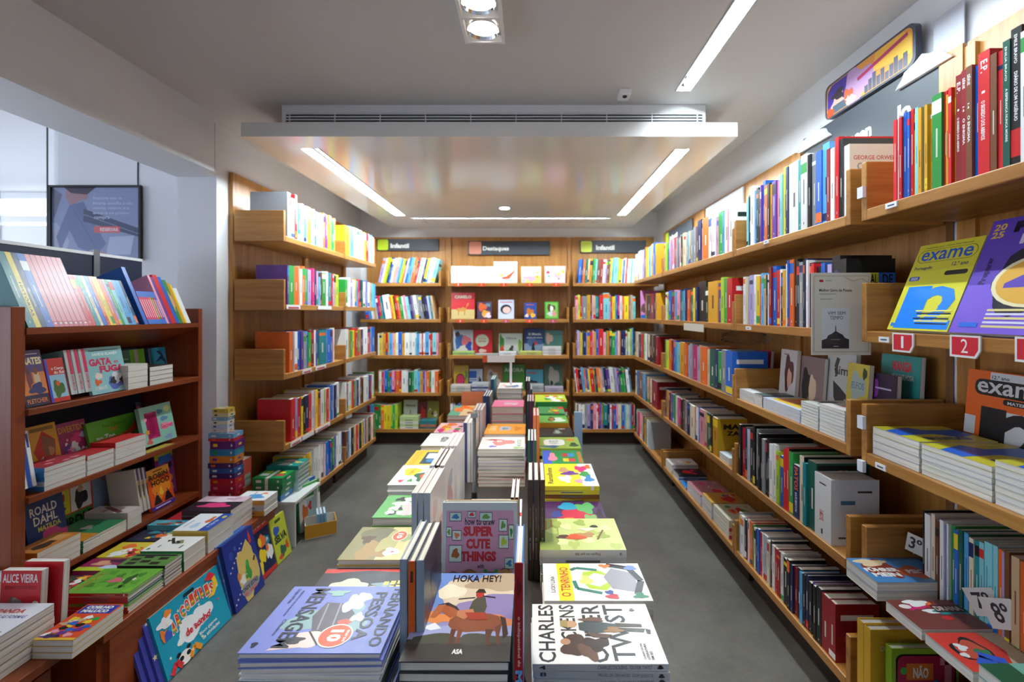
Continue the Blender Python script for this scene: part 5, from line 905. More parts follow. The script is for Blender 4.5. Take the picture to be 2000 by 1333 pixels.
# --- books leaning on the floor against the base
def floorL(lab, d0, d1, h, t, c, art, xb, lean, z=.0008, cb=None, hard=True):
    M = facing((xb-t, (d0+d1)/2, z), '+x', t, lean)
    tag(book('floor_book', M, d1-d0, h, t, hard, c, cb=cb, art=art), lab, 'book', 'large picture books leaning on the floor')
rain = ['d8333e', 'ee7a2c', 'f2d22e', '4fae4a', '3a86c4', '6b4aa0']
arco = [('r', 0, 0, 1, 1, '1f9ab8'), ('B', .48, .42, .24, .17, 3, 'eef2f6'), ('B', .62, .46, .16, .14, 4, 'eef2f6'), ('B', .36, .38, .12, .12, 5, 'eef2f6')]
for k, ch in enumerate('ARCO-ÍRIS'):
    u = .2+.076*k; v = .52+.12*sin((k)/8*pi)+.012*k
    arco += [('t', ch, u-.008, v-.012, u+.07, v+.2, 'f4f4f2', 0, .1), ('t', ch, u, v, u+.062, v+.19, 'e0462c', 0, .05), ('r', u+.012, v+.05, u+.05, v+.08, 'f2c42e'), ('r', u+.012, v+.02, u+.05, v+.045, '4fae4a')]
arco += [('t', 'de sonho', .34, .33, .72, .45, 'd8283c', 0, .03), ('t', 'Bloco gigante', .5, .17, .78, .23, 'f4f4f2'), ('t', 'de atividades', .52, .09, .8, .15, 'f4f4f2'), ('R', .44, .9, .6, .955, .5, '17303a'), ('p', [(.84, .94), (.93, .86), (.94, .7), (.84, .58), (.74, .6), (.84, .66), (.88, .78)], 'f2c42e'), ('p', [(.76, .9), (.86, .99), (.94, .88), (.86, .84)], 'd8333e'), ('B', .15, .78, .09, .09, 6, 'f0eef2'), ('B', .2, .88, .05, .05, 7, 'f08a3a'), ('B', .1, .62, .05, .08, 8, 'ee7a2c'), ('B', .14, .58, .05, .07, 9, '3a5ab8'), ('e', .26, .1, .09, .1, 'f2f0ec'), ('e', .21, .12, .03, .035, 'k'), ('e', .31, .12, .03, .035, 'k'), ('e', .19, .2, .03, .03, 'k'), ('e', .33, .2, .03, .03, 'k'), ('l', [(.06, .02), (.14, .14), (.2, .02)], .02, 'd8333e'), ('l', [(.32, .02), (.4, .14), (.48, .02)], .02, 'ee9a2c'), ('e', .47, .42, .015, .012, 'e08aa0'), ('e', .55, .42, .015, .012, 'e08aa0')]
for k in range(16): arco.append(('s', .05+.9*((k*53) % 23)/23, .05+.9*((k*31) % 17)/17, .007, 'f4f0d8' if k % 3 else 'e0406c'))
ln = 17
for k in range(3): floorL(f'blue-violet activity pad leaning {ORD(3-k)} behind the rainbow pad', 1.665+.018*k, 2.035+.012*k, .255, .0105, '4a4fb0', [('s', .04, .9, .008, 'f0e8d0'), ('s', .03, .4, .012, 'f0e0b0'), ('r', .6, .94, .9, 1, 'd8333e')] if k == 2 else [('s', .04, .8, .008, 'f0e8d0')], -1.41+.0125*k, ln)
floorL('turquoise rainbow activity pad with a carry handle leaning on the floor', 1.72, 2.085, .25, .011, '1f9ab8', arco, -1.41+.0125*3, ln, cb='e9a860')
star = [('r', 0, 0, 1, 1, '25358a'), ('B', .58, .36, .34, .34, 3, 'd9bc6a'), ('p', [(.3, .5), (.5, .72), (.72, .86), (.84, .7), (.88, .4), (.6, .1), (.36, .16)], 'd9bc6a'), ('B', .56, .17, .3, .1, 4, '9a9aa0'), ('t', 'ONDE ESTÁS', .3, .16, .82, .24, '1a1c2a', 0, .03), ('t', 'MEU AMIGO', .34, .09, .78, .145, 'd85a4a', 0, .03), ('B', .6, .4, .09, .14, 5, '3f9a44'), ('e', .61, .52, .05, .05, '4aae4e'), ('B', .4, .34, .08, .07, 6, 'e9e4dc'), ('B', .3, .42, .06, .06, 7, 'd98a4a'), ('p', [(.8, .86), (.84, .96), (.88, .86), (.88, .76), (.8, .76)], 'd8402c'), ('e', .2, .78, .07, .06, '3a4aa4'), ('e', .35, .84, .04, .035, '4a5ab4'), ('l', [(.82, .48), (.88, .54)], .012, '1a1c2a')]
for k in range(14): star.append(('s', .05+.9*((k*47) % 23)/23, .1+.88*((k*29) % 19)/19, .006, 'e9e9f4'))
for k in range(3): floorL(f'blue book leaning {ORD(3-k)} behind the night-sky planet book', 2.098+.006*k, 2.325, .318, .009, ['2f5fb0', '4a8ad0', '2f4fa0'][k], [('s', .04, .5, .01, 'e9e9f4')], -1.40+.011*k, 13)
floorL('night-sky blue picture book with a yellow drop-shaped planet, on the floor', 2.11, 2.335, .318, .012, '25358a', star, -1.40+.033, 13)
floorL('dark space picture book with a red top band leaning on the floor', 2.345, 2.50, .295, .02, 'c8302c', [('r', .0, .08, 1, .82, '1a2450'), ('t', 'NO ESPAÇO', .2, .86, .9, .95, 'f0e8dc')]+deco(91, 'bywont', '', n=12)[:12], -1.395, 13)
selva = [('r', 0, 0, 1, 1, 'c4cc3c'), ('t', 'SELVA', .1, .42, .9, .6, '2a3a2a', 0, .06), ('B', .5, .2, .2, .12, 3, '2f6a4a'), ('B', .3, .7, .2, .1, 4, '3a5ab0'), ('B', .8, .25, .1, .1, 5, 'd8502c'), ('B', .3, .1, .12, .06, 6, 'd8502c'), ('R', .3, .86, .7, .93, .5, '4a5a24')]
floorL('lime jungle activity pad with a cut-out handle, last on the floor', 2.515, 2.66, .245, .012, 'c4cc3c', selva, -1.40, 12)
tl = tag(book('floor_book', facing((-1.392*LS, 1.30*LS, .0008), '+x', .012, 8, 0), .22, .185, .012, True, 'c8453a', art=[('r', .03, 0, .97, .96, '1f8090'), ('t', 'encontra, pensa', .2, .62, .9, .72, 'd8ecec'), ('t', 'e descobre', .3, .48, .8, .58, 'd8ecec'), ('p', [(.75, 0), (1, 0), (1, .3)], 'e0583a')]), 'teal activity book with an orange corner standing below the rabbit comics', 'book', 'large picture books leaning on the floor')
# --- little white table with green boxed games, floor box, games on the step
wt = tag(empty('side_table', (-1.6, 2.85, 0)), 'small white side table under the green boxed games', 'table')
box('table_top', 'white_laminate', -1.675, -1.40, 2.70, 3.02, .258, .275, parent=wt)
for y in (2.712, 2.994): box('side_panel', 'white_laminate', -1.665, -1.41, y, y+.015, 0, .2575, parent=wt)
def games(desc, x0, x1, y0, y1, z0, specs, lab0):
    z = z0+.0006
    for k, (h, c, side) in enumerate(specs):
        r = random.Random(k*7+int(x0*100)); i = len(specs)-1-k
        dx = (r.random()-.5)*.014; mb = MB(); cc = colr(c)
        X0, X1, Y0, Y1 = x0+dx, x1+dx, y0+(r.random())*.006, y1
        mb.box(X0, X1, Y0, Y1, z, z+h-.0008, cc)
        o = build(mb, 'game_box', 'printed_cover'); t = MB()
        draw(t, [('R', .12, .3, .3, .7, .3, side), ('e', .85, .5, .035, .2, 'e4e4e0')]+([('r', .42, .0, .52, 1, 'e4e4e0')] if 'green' in desc else []), lambda u, v, q: (X0+u*(X1-X0), Y0-q, z+v*(h-.0008)), w=X1-X0, h=h)
        draw(t, [('R', .35, .35, .65, .65, .3, side)], lambda u, v, q: (X1+q, Y0+u*(Y1-Y0), z+v*(h-.0008)), w=Y1-Y0, h=h)
        if i == 0: draw(t, [('r', .42, 0, .54, 1, 'e4e4e0'), ('r', .6, .3, .9, .5, 'c8323c'), ('r', .08, .3, .36, .6, 'dfe9dc'), ('B', .7, .7, .12, .12, 4, 'y'), ('B', .25, .75, .15, .1, 5, 'l')], lambda u, v, q: (X0+u*(X1-X0), Y0+v*(Y1-Y0), z+h-.0008+q), w=X1-X0, h=Y1-Y0)
        build(t, 'box_print', 'printed_cover', o)
        tag(o, lab0 if i == 0 else f'boxed game {ORD(i+1)} from the top of the {desc}', 'box', f'boxed games of the {desc}'); z += h
games('green game pile on the white table', -1.665, -1.485, 2.70, 2.845, .275, [(.036, '2f7ab8', 'w'), (.032, '1f7a4a', 'd9d0c8'), (.032, '1f7a4a', 'd9d0c8'), (.04, '1f8a4a', 'e9e4dc')], 'green boxed game with a white paper band topping the front pile')
stack('teal book pile on the white table', -1.665, -1.465, 2.86, 3.01, .275, .435, 6, 1, True, dict(c='1f8a80', art=[('r', .45, 0, .52, 1, '9ad0c8'), ('B', .25, .5, .15, .2, 3, 'e9e9ec'), ('B', .7, .5, .15, .2, 4, 'd9a0b0'), ('B', .5, .2, .1, .1, 5, 'e0b04a')]), [('1f8a80', 'b8d8d4'), ('2a7a9a', 'c4dcd8')], 'teal activity book topping the pile behind the green games')
games('purple game pile on the wooden step', -1.845, -1.70, 2.602, 2.69, BZ+.03, [(0.040, 'a8203c', 'd8505a'), (0.036, 'b8284a', 'e08a9a'), (0.036, 'c8283c', 'm'), (0.030, '4a2a6a', 'w'), (0.030, '2f5fa8', 'w'), (0.030, '4a2a6a', 'o'), (0.040, 'e0862c', 'f'), (0.040, '2f8ab8', 'v'), (0.045, '6a2a7a', 'y'), (0.018, 'd8353c', 'o'), (0.027, '7ab0d8', 'w')], 'pale blue boxed game topping the tall purple pile')
games('little card boxes on the purple pile', -1.835, -1.745, 2.615, 2.68, BZ+.03+.373, [(.024, 'e9d8d8', 'b0a08a'), (.022, 'c8d8ea', 'k'), (.022, 'ece8d4', 'k'), (.022, '8ab8d8', 'w'), (.022, 'e9dcb0', 'k'), (.026, 'e0c44a', 'f')], 'yellow and white card box on the very top of the game pile')
for k in range(5):
    M = T(-1.80+.019*k, 2.738, BZ+.0308) @ RZ(90)
    tag(book('upright_book', M, .10, .185, .0175, False, 'e0604a', 'd8503c', art=[('r', .1, .1, .9, .5, 'b8d0b8'), ('t', 'Sonhos', .15, .3, .9, .42, '3a6a44')] if k == 4 else None, spine=[('r', .3, .1, .7, .4, 'f0b0a0')]), f'coral storybook standing {ORD(k+1)} in the group beside the purple games', 'book', 'coral storybooks beside the purple games')
tr = tag(empty('display_box', (-1.35, 2.9, 0)), 'low yellow cardboard tray of small blue books on the floor', 'box')
Mx = T(-1.345, 2.90, 0) @ RZ(28)
def trans(mb, M): mb.v = [tuple(M @ Vector(p)) for p in mb.v]; return mb
mb = MB(); c1, c2 = colr('d99a2c'), colr('e9e4dc')
mb.box(-.09, .09, -.07, .07, .0006, .004, c2).box(-.09, .09, -.07, -.066, .004, .085, c1).box(-.09, .09, .066, .07, .004, .085, c2).box(-.09, -.086, -.066, .066, .004, .085, c2).box(.086, .09, -.066, .066, .004, .085, c1)
draw(mb, [('B', .2, .5, .06, .2, 3, 'b'), ('B', .4, .5, .05, .2, 4, 'r'), ('B', .6, .5, .05, .2, 5, 'o'), ('B', .8, .5, .05, .2, 6, 'n')], lambda u, v, q: (.09+q, -.07+u*.14, .004+v*.08), w=.14, h=.08)
build(trans(mb, Mx), 'tray', 'printed_cover', tr)
for k in range(3):
    M = Mx @ T(.035-.02*k, 0, .0048) @ RZ(90) @ RX(-5)
    tag(book('upright_book', M, .115, .135, .012, True, '7ab4e0', art=[('r', 0, 0, 1, 1, '8ac0e8'), ('t', 'BEBÉ', .2, .6, .8, .74, '2a3a5a', 0, .04), ('B', .5, .3, .2, .14, 3, 'd8503c')] if k == 0 else None), f'small sky-blue board book {ORD(k+1)} in the yellow floor tray', 'book', 'board books in the floor tray')
pup = [('r', 0, 0, 1, 1, 'e9e4dc'), ('r', 0, .7, 1, 1, '3a9a44'), ('t', 'PUPPY', .12, .76, .85, .92, 'f4f4f0', 0, .06), ('r', .35, .25, .85, .66, 'a8c8c8'), ('B', .25, .4, .14, .16, 3, 'd9742c'), ('B', .3, .12, .16, .08, 4, 'e0c03a'), ('B', .8, .2, .1, .1, 5, 'c8402c'), ('B', .5, .5, .08, .1, 6, 'c8323c')]
tag(book('floor_book', T(-1.44, 2.96, .0008) @ RZ(70) @ RX(-4), .17, .29, .02, True, '3a9a44', art=pup), 'green and white puppy book standing behind the yellow floor tray', 'book', 'books standing by the floor tray')
tag(book('floor_book', T(-1.478, 2.985, .0008) @ RZ(70) @ RX(-4), .17, .30, .02, True, '2f7ac8'), 'plain blue book standing behind the puppy book', 'book', 'books standing by the floor tray')
# --- poster in a black frame
px0, pz1 = on_y(92, 361, YW); px1, pz0 = on_y(272, 508, YW)
po = tag(empty('framed_poster', ((px0+px1)/2, YW+.01, pz0)), 'black-framed dim blue poster of a person reading, on the white panel wall', 'poster')
mb = MB(); w_ = .012
mb.box(px0, px1, YW+.006, YW+.0255, pz1-w_, pz1).box(px0, px1, YW+.006, YW+.0255, pz0, pz0+w_).box(px0, px0+w_, YW+.006, YW+.0255, pz0+w_, pz1-w_).box(px1-w_, px1, YW+.006, YW+.0255, pz0+w_, pz1-w_)
build(mb, 'frame', 'black_rubber', po)
mb = MB(); mb.box(px0+w_, px1-w_, YW+.016, YW+.0255, pz0+w_, pz1-w_, colr('8e97bd'))
pr_ops = [('p', [(0, 0), (.14, 0), (.2, .25), (.05, .5), (0, .5)], 'aab0cc'), ('p', [(.02, .55), (.12, .9), (0, 1)], '6a6a84'), ('B', .27, .9, .13, .12, 3, 'a87f86'), ('p', [(.14, 1), (.5, 1), (.4, .9), (.22, .92)], '3a3048'), ('p', [(.2, .75), (.36, .8), (.46, .55), (.62, .2), (.5, .05), (.3, .15), (.2, .4), (.1, .1), (.05, .3)], '66719f'), ('l', [(.24, .7), (.5, .15)], .004, '4a547e'), ('p', [(.36, .7), (1, .42), (1, .3), (.36, .52)], '3c4468'), ('l', [(.36, .62), (1, .34)], .004, '8a93b8'), ('p', [(.62, .05), (.9, .05), (.94, .32), (.66, .3)], 'b8bfdc'), ('p', [(.3, 0), (.7, .0), (.62, .08), (.45, .12)], 'b89aa0'), ('R', .48, .36, .78, .45, .2, 'd85a5e'), ('t', 'RESERVAR', .55, .38, .76, .43, 'f2e4e8'), ('t', 'Requisite aqui na', .47, .82, .8, .87, 'c4cae4'), ('t', 'livraria, escolha o seu', .47, .75, .92, .8, 'c4cae4'), ('t', 'manual, reserve já e', .47, .68, .88, .73, 'c4cae4'), ('t', 'leve-o na sua próxima', .47, .61, .88, .66, 'c4cae4'), ('t', 'compra', .48, .54, .66, .59, 'c4cae4')]
draw(mb, pr_ops, lambda u, v, q: (px0+w_+u*(px1-px0-2*w_), YW+.016-q, pz0+w_+v*(pz1-pz0-2*w_)), w=px1-px0, h=pz1-pz0)
build(mb, 'poster_print', 'printed_cover', po)
# ------------------------------------------------------------------ right wall: covers, stacks, signs
def faceR(lab, pa, pb, X, z, h, c, art, t=.016, lean=10, hard=False, turn=0, grp='covers standing on the right-hand bookcases', dz=0):
    """cover facing the aisle; pa, pb: photo x of its lower corners on the plane x = X"""
    ya, yb = F*X/(pa-CX), F*X/(pb-CX)
    M = facing((X+t+.002, (ya+yb)/2, z+.0008), '-x', t, lean, turn)
    return tag(book('display_book', M, abs(ya-yb), h, t, hard, c, art=art), lab, 'book', grp)
def spR(lab, X, y, z, h, dep, t, c, **k):
    return stand(lab, X, y, z, h, dep, t, c, face=0, **k)
S2, S3, S4, S5 = [z+SH for z in ZR[1:]]
exame = [('r', 0, 0, 1, 1, 'dcd63a'), ('r', .0, .68, 1, 1, 'd2c838'), ('t', 'Preparação para o Exame Final Nacional', .12, .945, .85, .965, '2a3a4a'), ('R', .04, .78, .96, .93, .5, '4a5a3a'), ('R', .05, .785, .95, .925, .5, 'd6cc38'), ('t', 'exame', .1, .8, .9, .91, '1f56b8', 0, .015), ('t', '12.º ano', .66, .71, .9, .755, '1f3a6a', 0, .02), ('t', 'Português', .06, .69, .36, .735, '1f3a6a', 0, .02), ('R', .6, .61, .94, .66, .5, '1a1a1c'), ('R', .04, .57, .22, .62, .4, '1f56b8'), ('t', '2025', .07, .58, .19, .61, 'e9e9e0'), ('t', '1', .1, .02, .5, .5, '1f86f0', 0, .03), ('t', '2', .42, .02, 1.0-.02, .49, '1f86f0', 0, .03), ('e', .62, .25, .1, .05, 'dcd63a'), ('B', .08, .06, .05, .02, 3, '2a7ad0')]
for k in range(6): exame.append(('R', .45-.03*(k % 3), .07+.028*k, .95, .085+.028*k, .4, 'e9e070' if k % 2 else '1a2a4a'))
faceR('yellow school exam guide with big blue digits leaning on the shelf', 1730, 1847, 1.058, S2, .268, 'dcd63a', exame, lean=22.5, t=.018)
for k in range(2): faceR(f'{["first", "second"][k]} extra copy leaning directly behind the yellow exam guide', 1742+5*k, 1856+5*k, 1.082+.021*k, S2, .268, 'c9c9cc', None, lean=22.5, t=.018)
prova = [('r', 0, 0, 1, 1, '5b3fae'), ('r', 0, 0, 1, .42, '7a5ad0'), ('t', 'PROVAS', .24, .86, 1.0, .96, '141428', 0, .08), ('t', 'MODELO', .34, .75, 1.0, .84, 'c8c4d8', 0, .06), ('t', '20', .04, .9, .16, .96, 'e0b04a', 0, .03), ('t', '25', .04, .83, .16, .89, 'e0b04a', 0, .03), ('B', .62, .43, .42, .24, 3, '14142c'), ('e', .62, .43, .38, .215, 'e9dcb0'), ('e', .62, .43, .34, .19, 'e0a83c'), ('t', '4', .36, .3, .9, .58, '5b3fae', 0, .05), ('t', 'Preparar', .1, .42, .18, .66, '2a1a5a', 90, .03)]
for k in range(5): prova.append(('R', .3, .05+.034*k, .98, .068+.034*k, .4, 'd8d4e8' if k % 2 else 'e0d08a'))
prova.append(('R', .08, .05, .26, .09, .2, '2a6ad8'))
faceR('purple model-test guide with a huge amber numeral leaning beside the yellow guide', 1850, 2075, 1.042, S2, .30, '5b3fae', prova, lean=22.5, t=.02)
faceR('grey-edged copy leaning behind the purple model-test guide', 1862, 2085, 1.066, S2, .30, '9a98a8', None, lean=22.5, t=.018)
ex12 = [('r', 0, 0, 1, 1, 'ee6a1f'), ('r', .28, .9, 1, .99, 'd9d9d8'), ('t', '12.º ano', .3, .92, .5, .96, '3a3a3c', 0, .02), ('R', .1, .74, 1.2-.22, .91, .4, '17181c'), ('t', 'exame', .13, .765, .95, .885, 'd9d9d8', 0, .015), ('R', .45, .67, .99, .73, .4, '17181c'), ('t', 'MATEMÁTICA A', .5, .68, .96, .72, 'd9d9d8', 0, .03), ('r', .28, 0, 1, .6, 'd9d9d8'), ('r', .28, .45, .42, .62, 'ee6a1f'), ('r', 0, .3, .14, .5, 'd9d9d8'), ('r', .1, .1, .2, .25, 'd9d9d8'), ('r', .82, .4, 1, .55, 'ee6a1f'), ('t', '1', .2, .08, .5, .62, '17181c', 0, .03), ('t', '2', .48, .05, .92, .6, '17181c', 0, .03), ('s', .9, .62, .02, 'y')]
faceR('orange and grey maths exam guide with giant black digits standing at the back', 1876, 2050, 1.285, S3, .268, 'ee6a1f', ex12, lean=5, t=.02)
def tagnum(lab, n, px, py, w):
    y, z = on_x(px, py, XRF-.002); y1, _ = on_x(px+w, py, XRF-.002)
    t = tag(empty('shelf_number_tag', (XRF-.006, (y+y1)/2, z-.02)), lab, 'price tag', 'red numbered shelf tags')
    h = .044; mb = MB(); P = lambda u, v, q: (XRF-.006-q, y+u*(y1-y), z+v*h-h/2)
    i = 0
    outer = [(-.08, -.12), (.9, -.12), (1.08, .3), (1.08, 1.1), (-.08, 1.1)]; inner = [(0, 0), (.86, 0), (1, .35), (1, 1), (0, 1)]
    mb.quad([P(u, v, 0) for u, v in outer], colr('e9e6e2')); mb.quad([P(u, v, -.004) for u, v in reversed(outer)], colr('e9e6e2'))
    for (a, b), (a2, b2) in zip(outer, outer[1:]+outer[:1]): mb.quad([P(a, b, -.004), P(a2, b2, -.004), P(a2, b2, 0), P(a, b, 0)], colr('e9e6e2'))
    build(mb, 'tag_card', 'printed_cover', t); mb = MB()
    draw(mb, [('p', inner, 'd8283a'), ('t', n, .42 if n == '1' else .36, .14, .55 if n == '1' else .62, .9, 'f4f0ea', 0, .0)], P, w=abs(y1-y), h=h)
    build(mb, 'tag_print', 'printed_cover', t)
tagnum('red shelf tag with a white numeral under the yellow exam guide', '1', 1748, 668, 36)
tagnum('red shelf tag with a white numeral under the purple guide', '2', 1862, 675, 52)
tagnum('red shelf tag cut by the frame edge under the purple guide', '3', 1990, 682, 60)
def label(lab, px, py, w, h=.016, X=XRF-.003, c='f0f0f2', ink='3a4a6a'):
    y, z = on_x(px, py, X); y1, _ = on_x(px+w, py, X); t = MB()
    t.box(X-.0015, X+.0025, min(y, y1), max(y, y1), z-h/2, z+h/2, colr(c))
    o = build(t, 'shelf_label', 'printed_cover'); q = MB()
    draw(q, [('r', .2, .35, .8, .6, ink)], lambda u, v, k: (X-.0015-k, y+u*(y1-y), z-h/2+v*h), w=abs(y1-y), h=h)
    build(q, 'label_print', 'printed_cover', o); tag(o, lab, 'label', 'small white shelf-edge labels')
label('tiny white label on the top shelf edge of the exam-guide bookcase', 1730, 404, 22)
label('tiny white label on the exam-guide shelf left of its red tag', 1717, 663, 20)
label('tiny white label under the exam-guide stacks', 1710, 908, 20)
label('tiny white label at the far end of the manga bookcase, second shelf', 1457, 641, 9)
label('tiny white label at the far end of the manga bookcase, top shelf', 1492, 474, 9)
for lab, z0, z1, y in (('white square clip on the top end panel by the red annuals', HC+.36, HC+.395, 1.432), ('white clip on the end panel beside the exam-guide stacks', HC-.365, HC-.325, 1.432), ('white clip under the exam-guide stacks', HC-.50, HC-.465, 1.432)):
    t = MB().box(XRF-.012, XRF-.001, y-.012, y+.012, z0, z1, colr('e4e8f2')); tag(build(t, 'label_clip', 'printed_cover'), lab, 'clip', 'white label clips')
# hanging notice
n0, nz1 = on_y(1585, 533, 1.488); n1, nz0 = on_y(1701, 694, 1.488)
no = tag(empty('hanging_notice', ((n0+n1)/2, 1.488, nz0)), 'cream prize notice with a black and white book cover, clipped to the shelf end', 'notice')
build(MB().box(n0, n1, 1.488, 1.4905, nz0, nz1, colr('dcd6c6')), 'notice_card', 'printed_cover', no)
mb = MB(); draw(mb, [('l', [(.04, .04), (.96, .04), (.96, .96), (.04, .96), (.04, .04)], .002, 'b8a888'), ('R', .13, .885, .2, .915, .4, 'a8202c'), ('r', .24, .9, .34, .906, '8a7a6a'), ('t', 'Melhor Livro de Poesia', .13, .77, .68, .805, '5a544a'), ('r', .13, .74, .42, .746, '8a8478'), ('t', 'JOANA COSTA', .15, .67, .35, .685, '6a645a'), ('r', .17, .08, .64, .57, 'd9dcdf'), ('t', 'VIM SEM', .27, .49, .57, .53, '16161a', 0, .0), ('t', 'TEMPO', .31, .43, .53, .475, '16161a', 0, .0), ('p', [(.17, .08), (.63, .08), (.63, .19), (.56, .21), (.52, .25), (.46, .27), (.415, .29), (.41, .36), (.4, .36), (.395, .29), (.34, .26), (.28, .24), (.25, .2), (.17, .18)], '33343a'), ('r', .33, .185, .48, .192, '9a9a9e'), ('t', 'assírio', .37, .1, .45, .115, 'd9d9dc'), ('l', [(.55, .95), (.7, .9), (.85, .93), (.96, .88)], .003, 'd0b48a')], lambda u, v, q: (n0+u*(n1-n0), 1.488-q, nz0+v*(nz1-nz0)), w=n1-n0, h=nz1-nz0)
build(mb, 'notice_print', 'printed_cover', no)
build(MB().box(n1-.002, n1+.02, 1.4865, 1.4925, nz0+.135, nz0+.172, colr('dfe4f0')), 'clip', 'printed_cover', no)
# manga bookcase, third shelf: lying stacks and covers behind
def stackR(desc, pa, pb, z0, ptop, n, top, others, lab, dep=.17, off=.0, hard=False, o=1, X=XRF+.012, sp=-1):
    X += off; ya, yb = sorted((F*X/(pa-CX), F*X/(pb-CX))); z1 = HC-(ptop-CY)*yb/F
    stack(desc, X, X+dep, ya+.001, yb-.001, z0, z1, n, o, hard, top, others, lab, jit=.3, sp=sp)
stackR('white stack at the far end of the manga shelf', 1444, 1472, S3, 759, 7, dict(c='ecefee'), ['e9ecee', 'dfe4ea'], 'white book topping the far stack on the manga shelf')
stackR('black and white stack on the manga shelf', 1473, 1489, S3, 768, 7, dict(c='5a6a6a'), [('e4e6ea', '2a2c34'), ('e9e9ee', '3a3c48')], 'grey-green book topping the narrow black and white stack')
stackR('lilac-blue stack on the manga shelf', 1490, 1562, S3, 776, 8, dict(c='c8d0ec', art=[('r', .1, .1, .9, .9, 'f0c83a'), ('p', [(.3, .2), (.8, .3), (.8, .8), (.4, .7)], 'e0702c')]), [('c8d4f0', 'c4d2f4'), ('d4dcf0', 'b8c8ee')], 'lilac-blue book with a yellow and orange cover topping its stack', dep=.19)
stackR('first pale grey stack on the manga shelf', 1564, 1598, S3, 783, 8, dict(c='c8ccc8', art=[('B', .5, .5, .3, .3, 3, '2a2c30')]), ['ccd4d6', 'bcc6ca'], 'pale grey book with a dark blotch topping its stack')
stackR('second pale grey stack on the manga shelf', 1600, 1650, S3, 788, 9, dict(c='e4dcdc', art=[('p', [(.1, .1), (.9, .3), (.5, .9)], 'd88a94')]), ['ccd4d6', 'c0cace'], 'white book with a rosy cover topping the nearest pale stack', dep=.18)
girl = [('r', 0, 0, 1, 1, 'cfcbcb'), ('B', .55, .5, .28, .36, 3, '5a2f28'), ('B', .6, .38, .14, .2, 4, 'd9a896'), ('r', .2, .88, .5, .91, '8a8684')]
faceR('pale manga cover with a brown-haired girl', 1520, 1551, 1.20, S3+.045, .215, 'd8d4d4', girl, lean=4)
faceR('mauve cover with a black and cream shape on the manga shelf', 1560, 1604, 1.22, S3+.04, .20, '8a7478', [('r', 0, 0, 1, 1, '8a7478'), ('B', .3, .35, .25, .35, 3, '1f1c20'), ('B', .55, .3, .16, .3, 4, 'd9c4a8')], lean=4)
faceR('grey cover with a black brush-stroke bird on the manga shelf', 1609, 1664, 1.24, S3+.02, .27, 'b9bcbc', [('r', 0, 0, 1, 1, 'b9bcbc'), ('t', 'Jim', .3, .56, .75, .74, '3a3a3c', 0), ('p', [(.25, .5), (.5, .42), (.8, .3), (.98, .1), (.9, .02), (.5, .05), (.3, .25)], '2c2d30'), ('e', .7, .2, .05, .06, 'c8c8c8'), ('l', [(.4, .85), (.32, .7), (.38, .6)], .02, '3a3a3c')], lean=4)
faceR('yellow-green fantasy cover in front of the grey bird cover', 1650, 1692, 1.20, S3+.075, .17, 'c8b04a', [('r', 0, 0, 1, 1, 'c8b64a'), ('B', .5, .5, .35, .3, 3, '9fb0a8'), ('t', 'ELFOS', .22, .45, .8, .6, '6a7a94'), ('B', .8, .8, .1, .12, 4, '3a4a2a'), ('B', .5, .15, .1, .08, 5, '2a3a2a')], lean=4)
faceR('dark purple cover lying low before the teal manga guide', 1696, 1748, 1.225, S3+.085, .135, '2a1c38', [('r', 0, 0, 1, 1, '2a1c38'), ('B', .15, .6, .16, .35, 3, '8a3a9a'), ('r', .2, .6, .8, .64, 'c8b8d8')], lean=3)
faceR('teal manga drawing guide with red capitals', 1714, 1790, 1.285, S3, .285, '3fa8a0', [('r', 0, 0, 1, 1, '3a9a94'), ('t', 'MANGA', .3, .8, .8, .93, 'd83040', 0, .05), ('t', 'MARAVILHOSA', .3, .7, .85, .77, 'dfe9e6', 0, .03)], lean=3)
faceR('magenta notebook behind the end panel of the rainbow row', 1478, 1500, 1.25, S3, .23, 'c8286a', [('r', .2, .6, .8, .64, 'e0a03a')], lean=4)
pb_ = tag(empty('plastic_bag', (1.2, 2.56, S3+.23)), 'clear crumpled plastic bag lying over the blue spines', 'bag')
bm = bmesh.new(); bmesh.ops.create_icosphere(bm, subdivisions=4, radius=1)
r_ = random.Random(3)
for v in bm.verts:
    k = 1+.16*sin(7*v.co.x+3*v.co.y)*cos(6*v.co.z+4*v.co.x)+.06*sin(19*v.co.y+11*v.co.z)
    v.co = Vector((v.co.x*.11*k, v.co.y*.15*k, v.co.z*.038*k))
me = bpy.data.meshes.new('bag_film'); bm.to_mesh(me); bm.free(); me.materials.append(MATS['clear_film'])
ob = bpy.data.objects.new('bag_film', me); COL.objects.link(ob); ob.parent = pb_; ob.location = (0, .0, .065)
for p in me.polygons: p.use_smooth = True
# exam-guide stacks
exl = [('r', 0, 0, 1, 1, 'd8d03a'), ('p', [(0, .25), (.45, .3), (.6, .1), (1, .3), (1, .62), (.5, .55), (.3, .75), (0, .6)], '1f6ae0'), ('t', 'exame', .2, .72, .8, .9, '2a4a8a', 0, .04), ('B', .3, .1, .2, .05, 3, 'e4e07a')]
pgc = [('c9cdd6', 'b8bcc6'), ('d4d8e0', 'c8ccd8'), ('bcc4d8', 'c8d0e8'), ('d8dc9a', 'c4c8d0')]
for nm, pa, pb, pt, n in (('far', 1704, 1796, 833, 4), ('middle', 1799, 1938, 866, 6), ('near', 1942, 2110, 898, 7)):
    stackR(f'{nm} pile of yellow exam guides', pa, pb, S3, pt, n, dict(c='d8d03a', art=exl), pgc, f'yellow and blue exam guide topping the {nm} pile on the shelf', dep=.215, o=3)
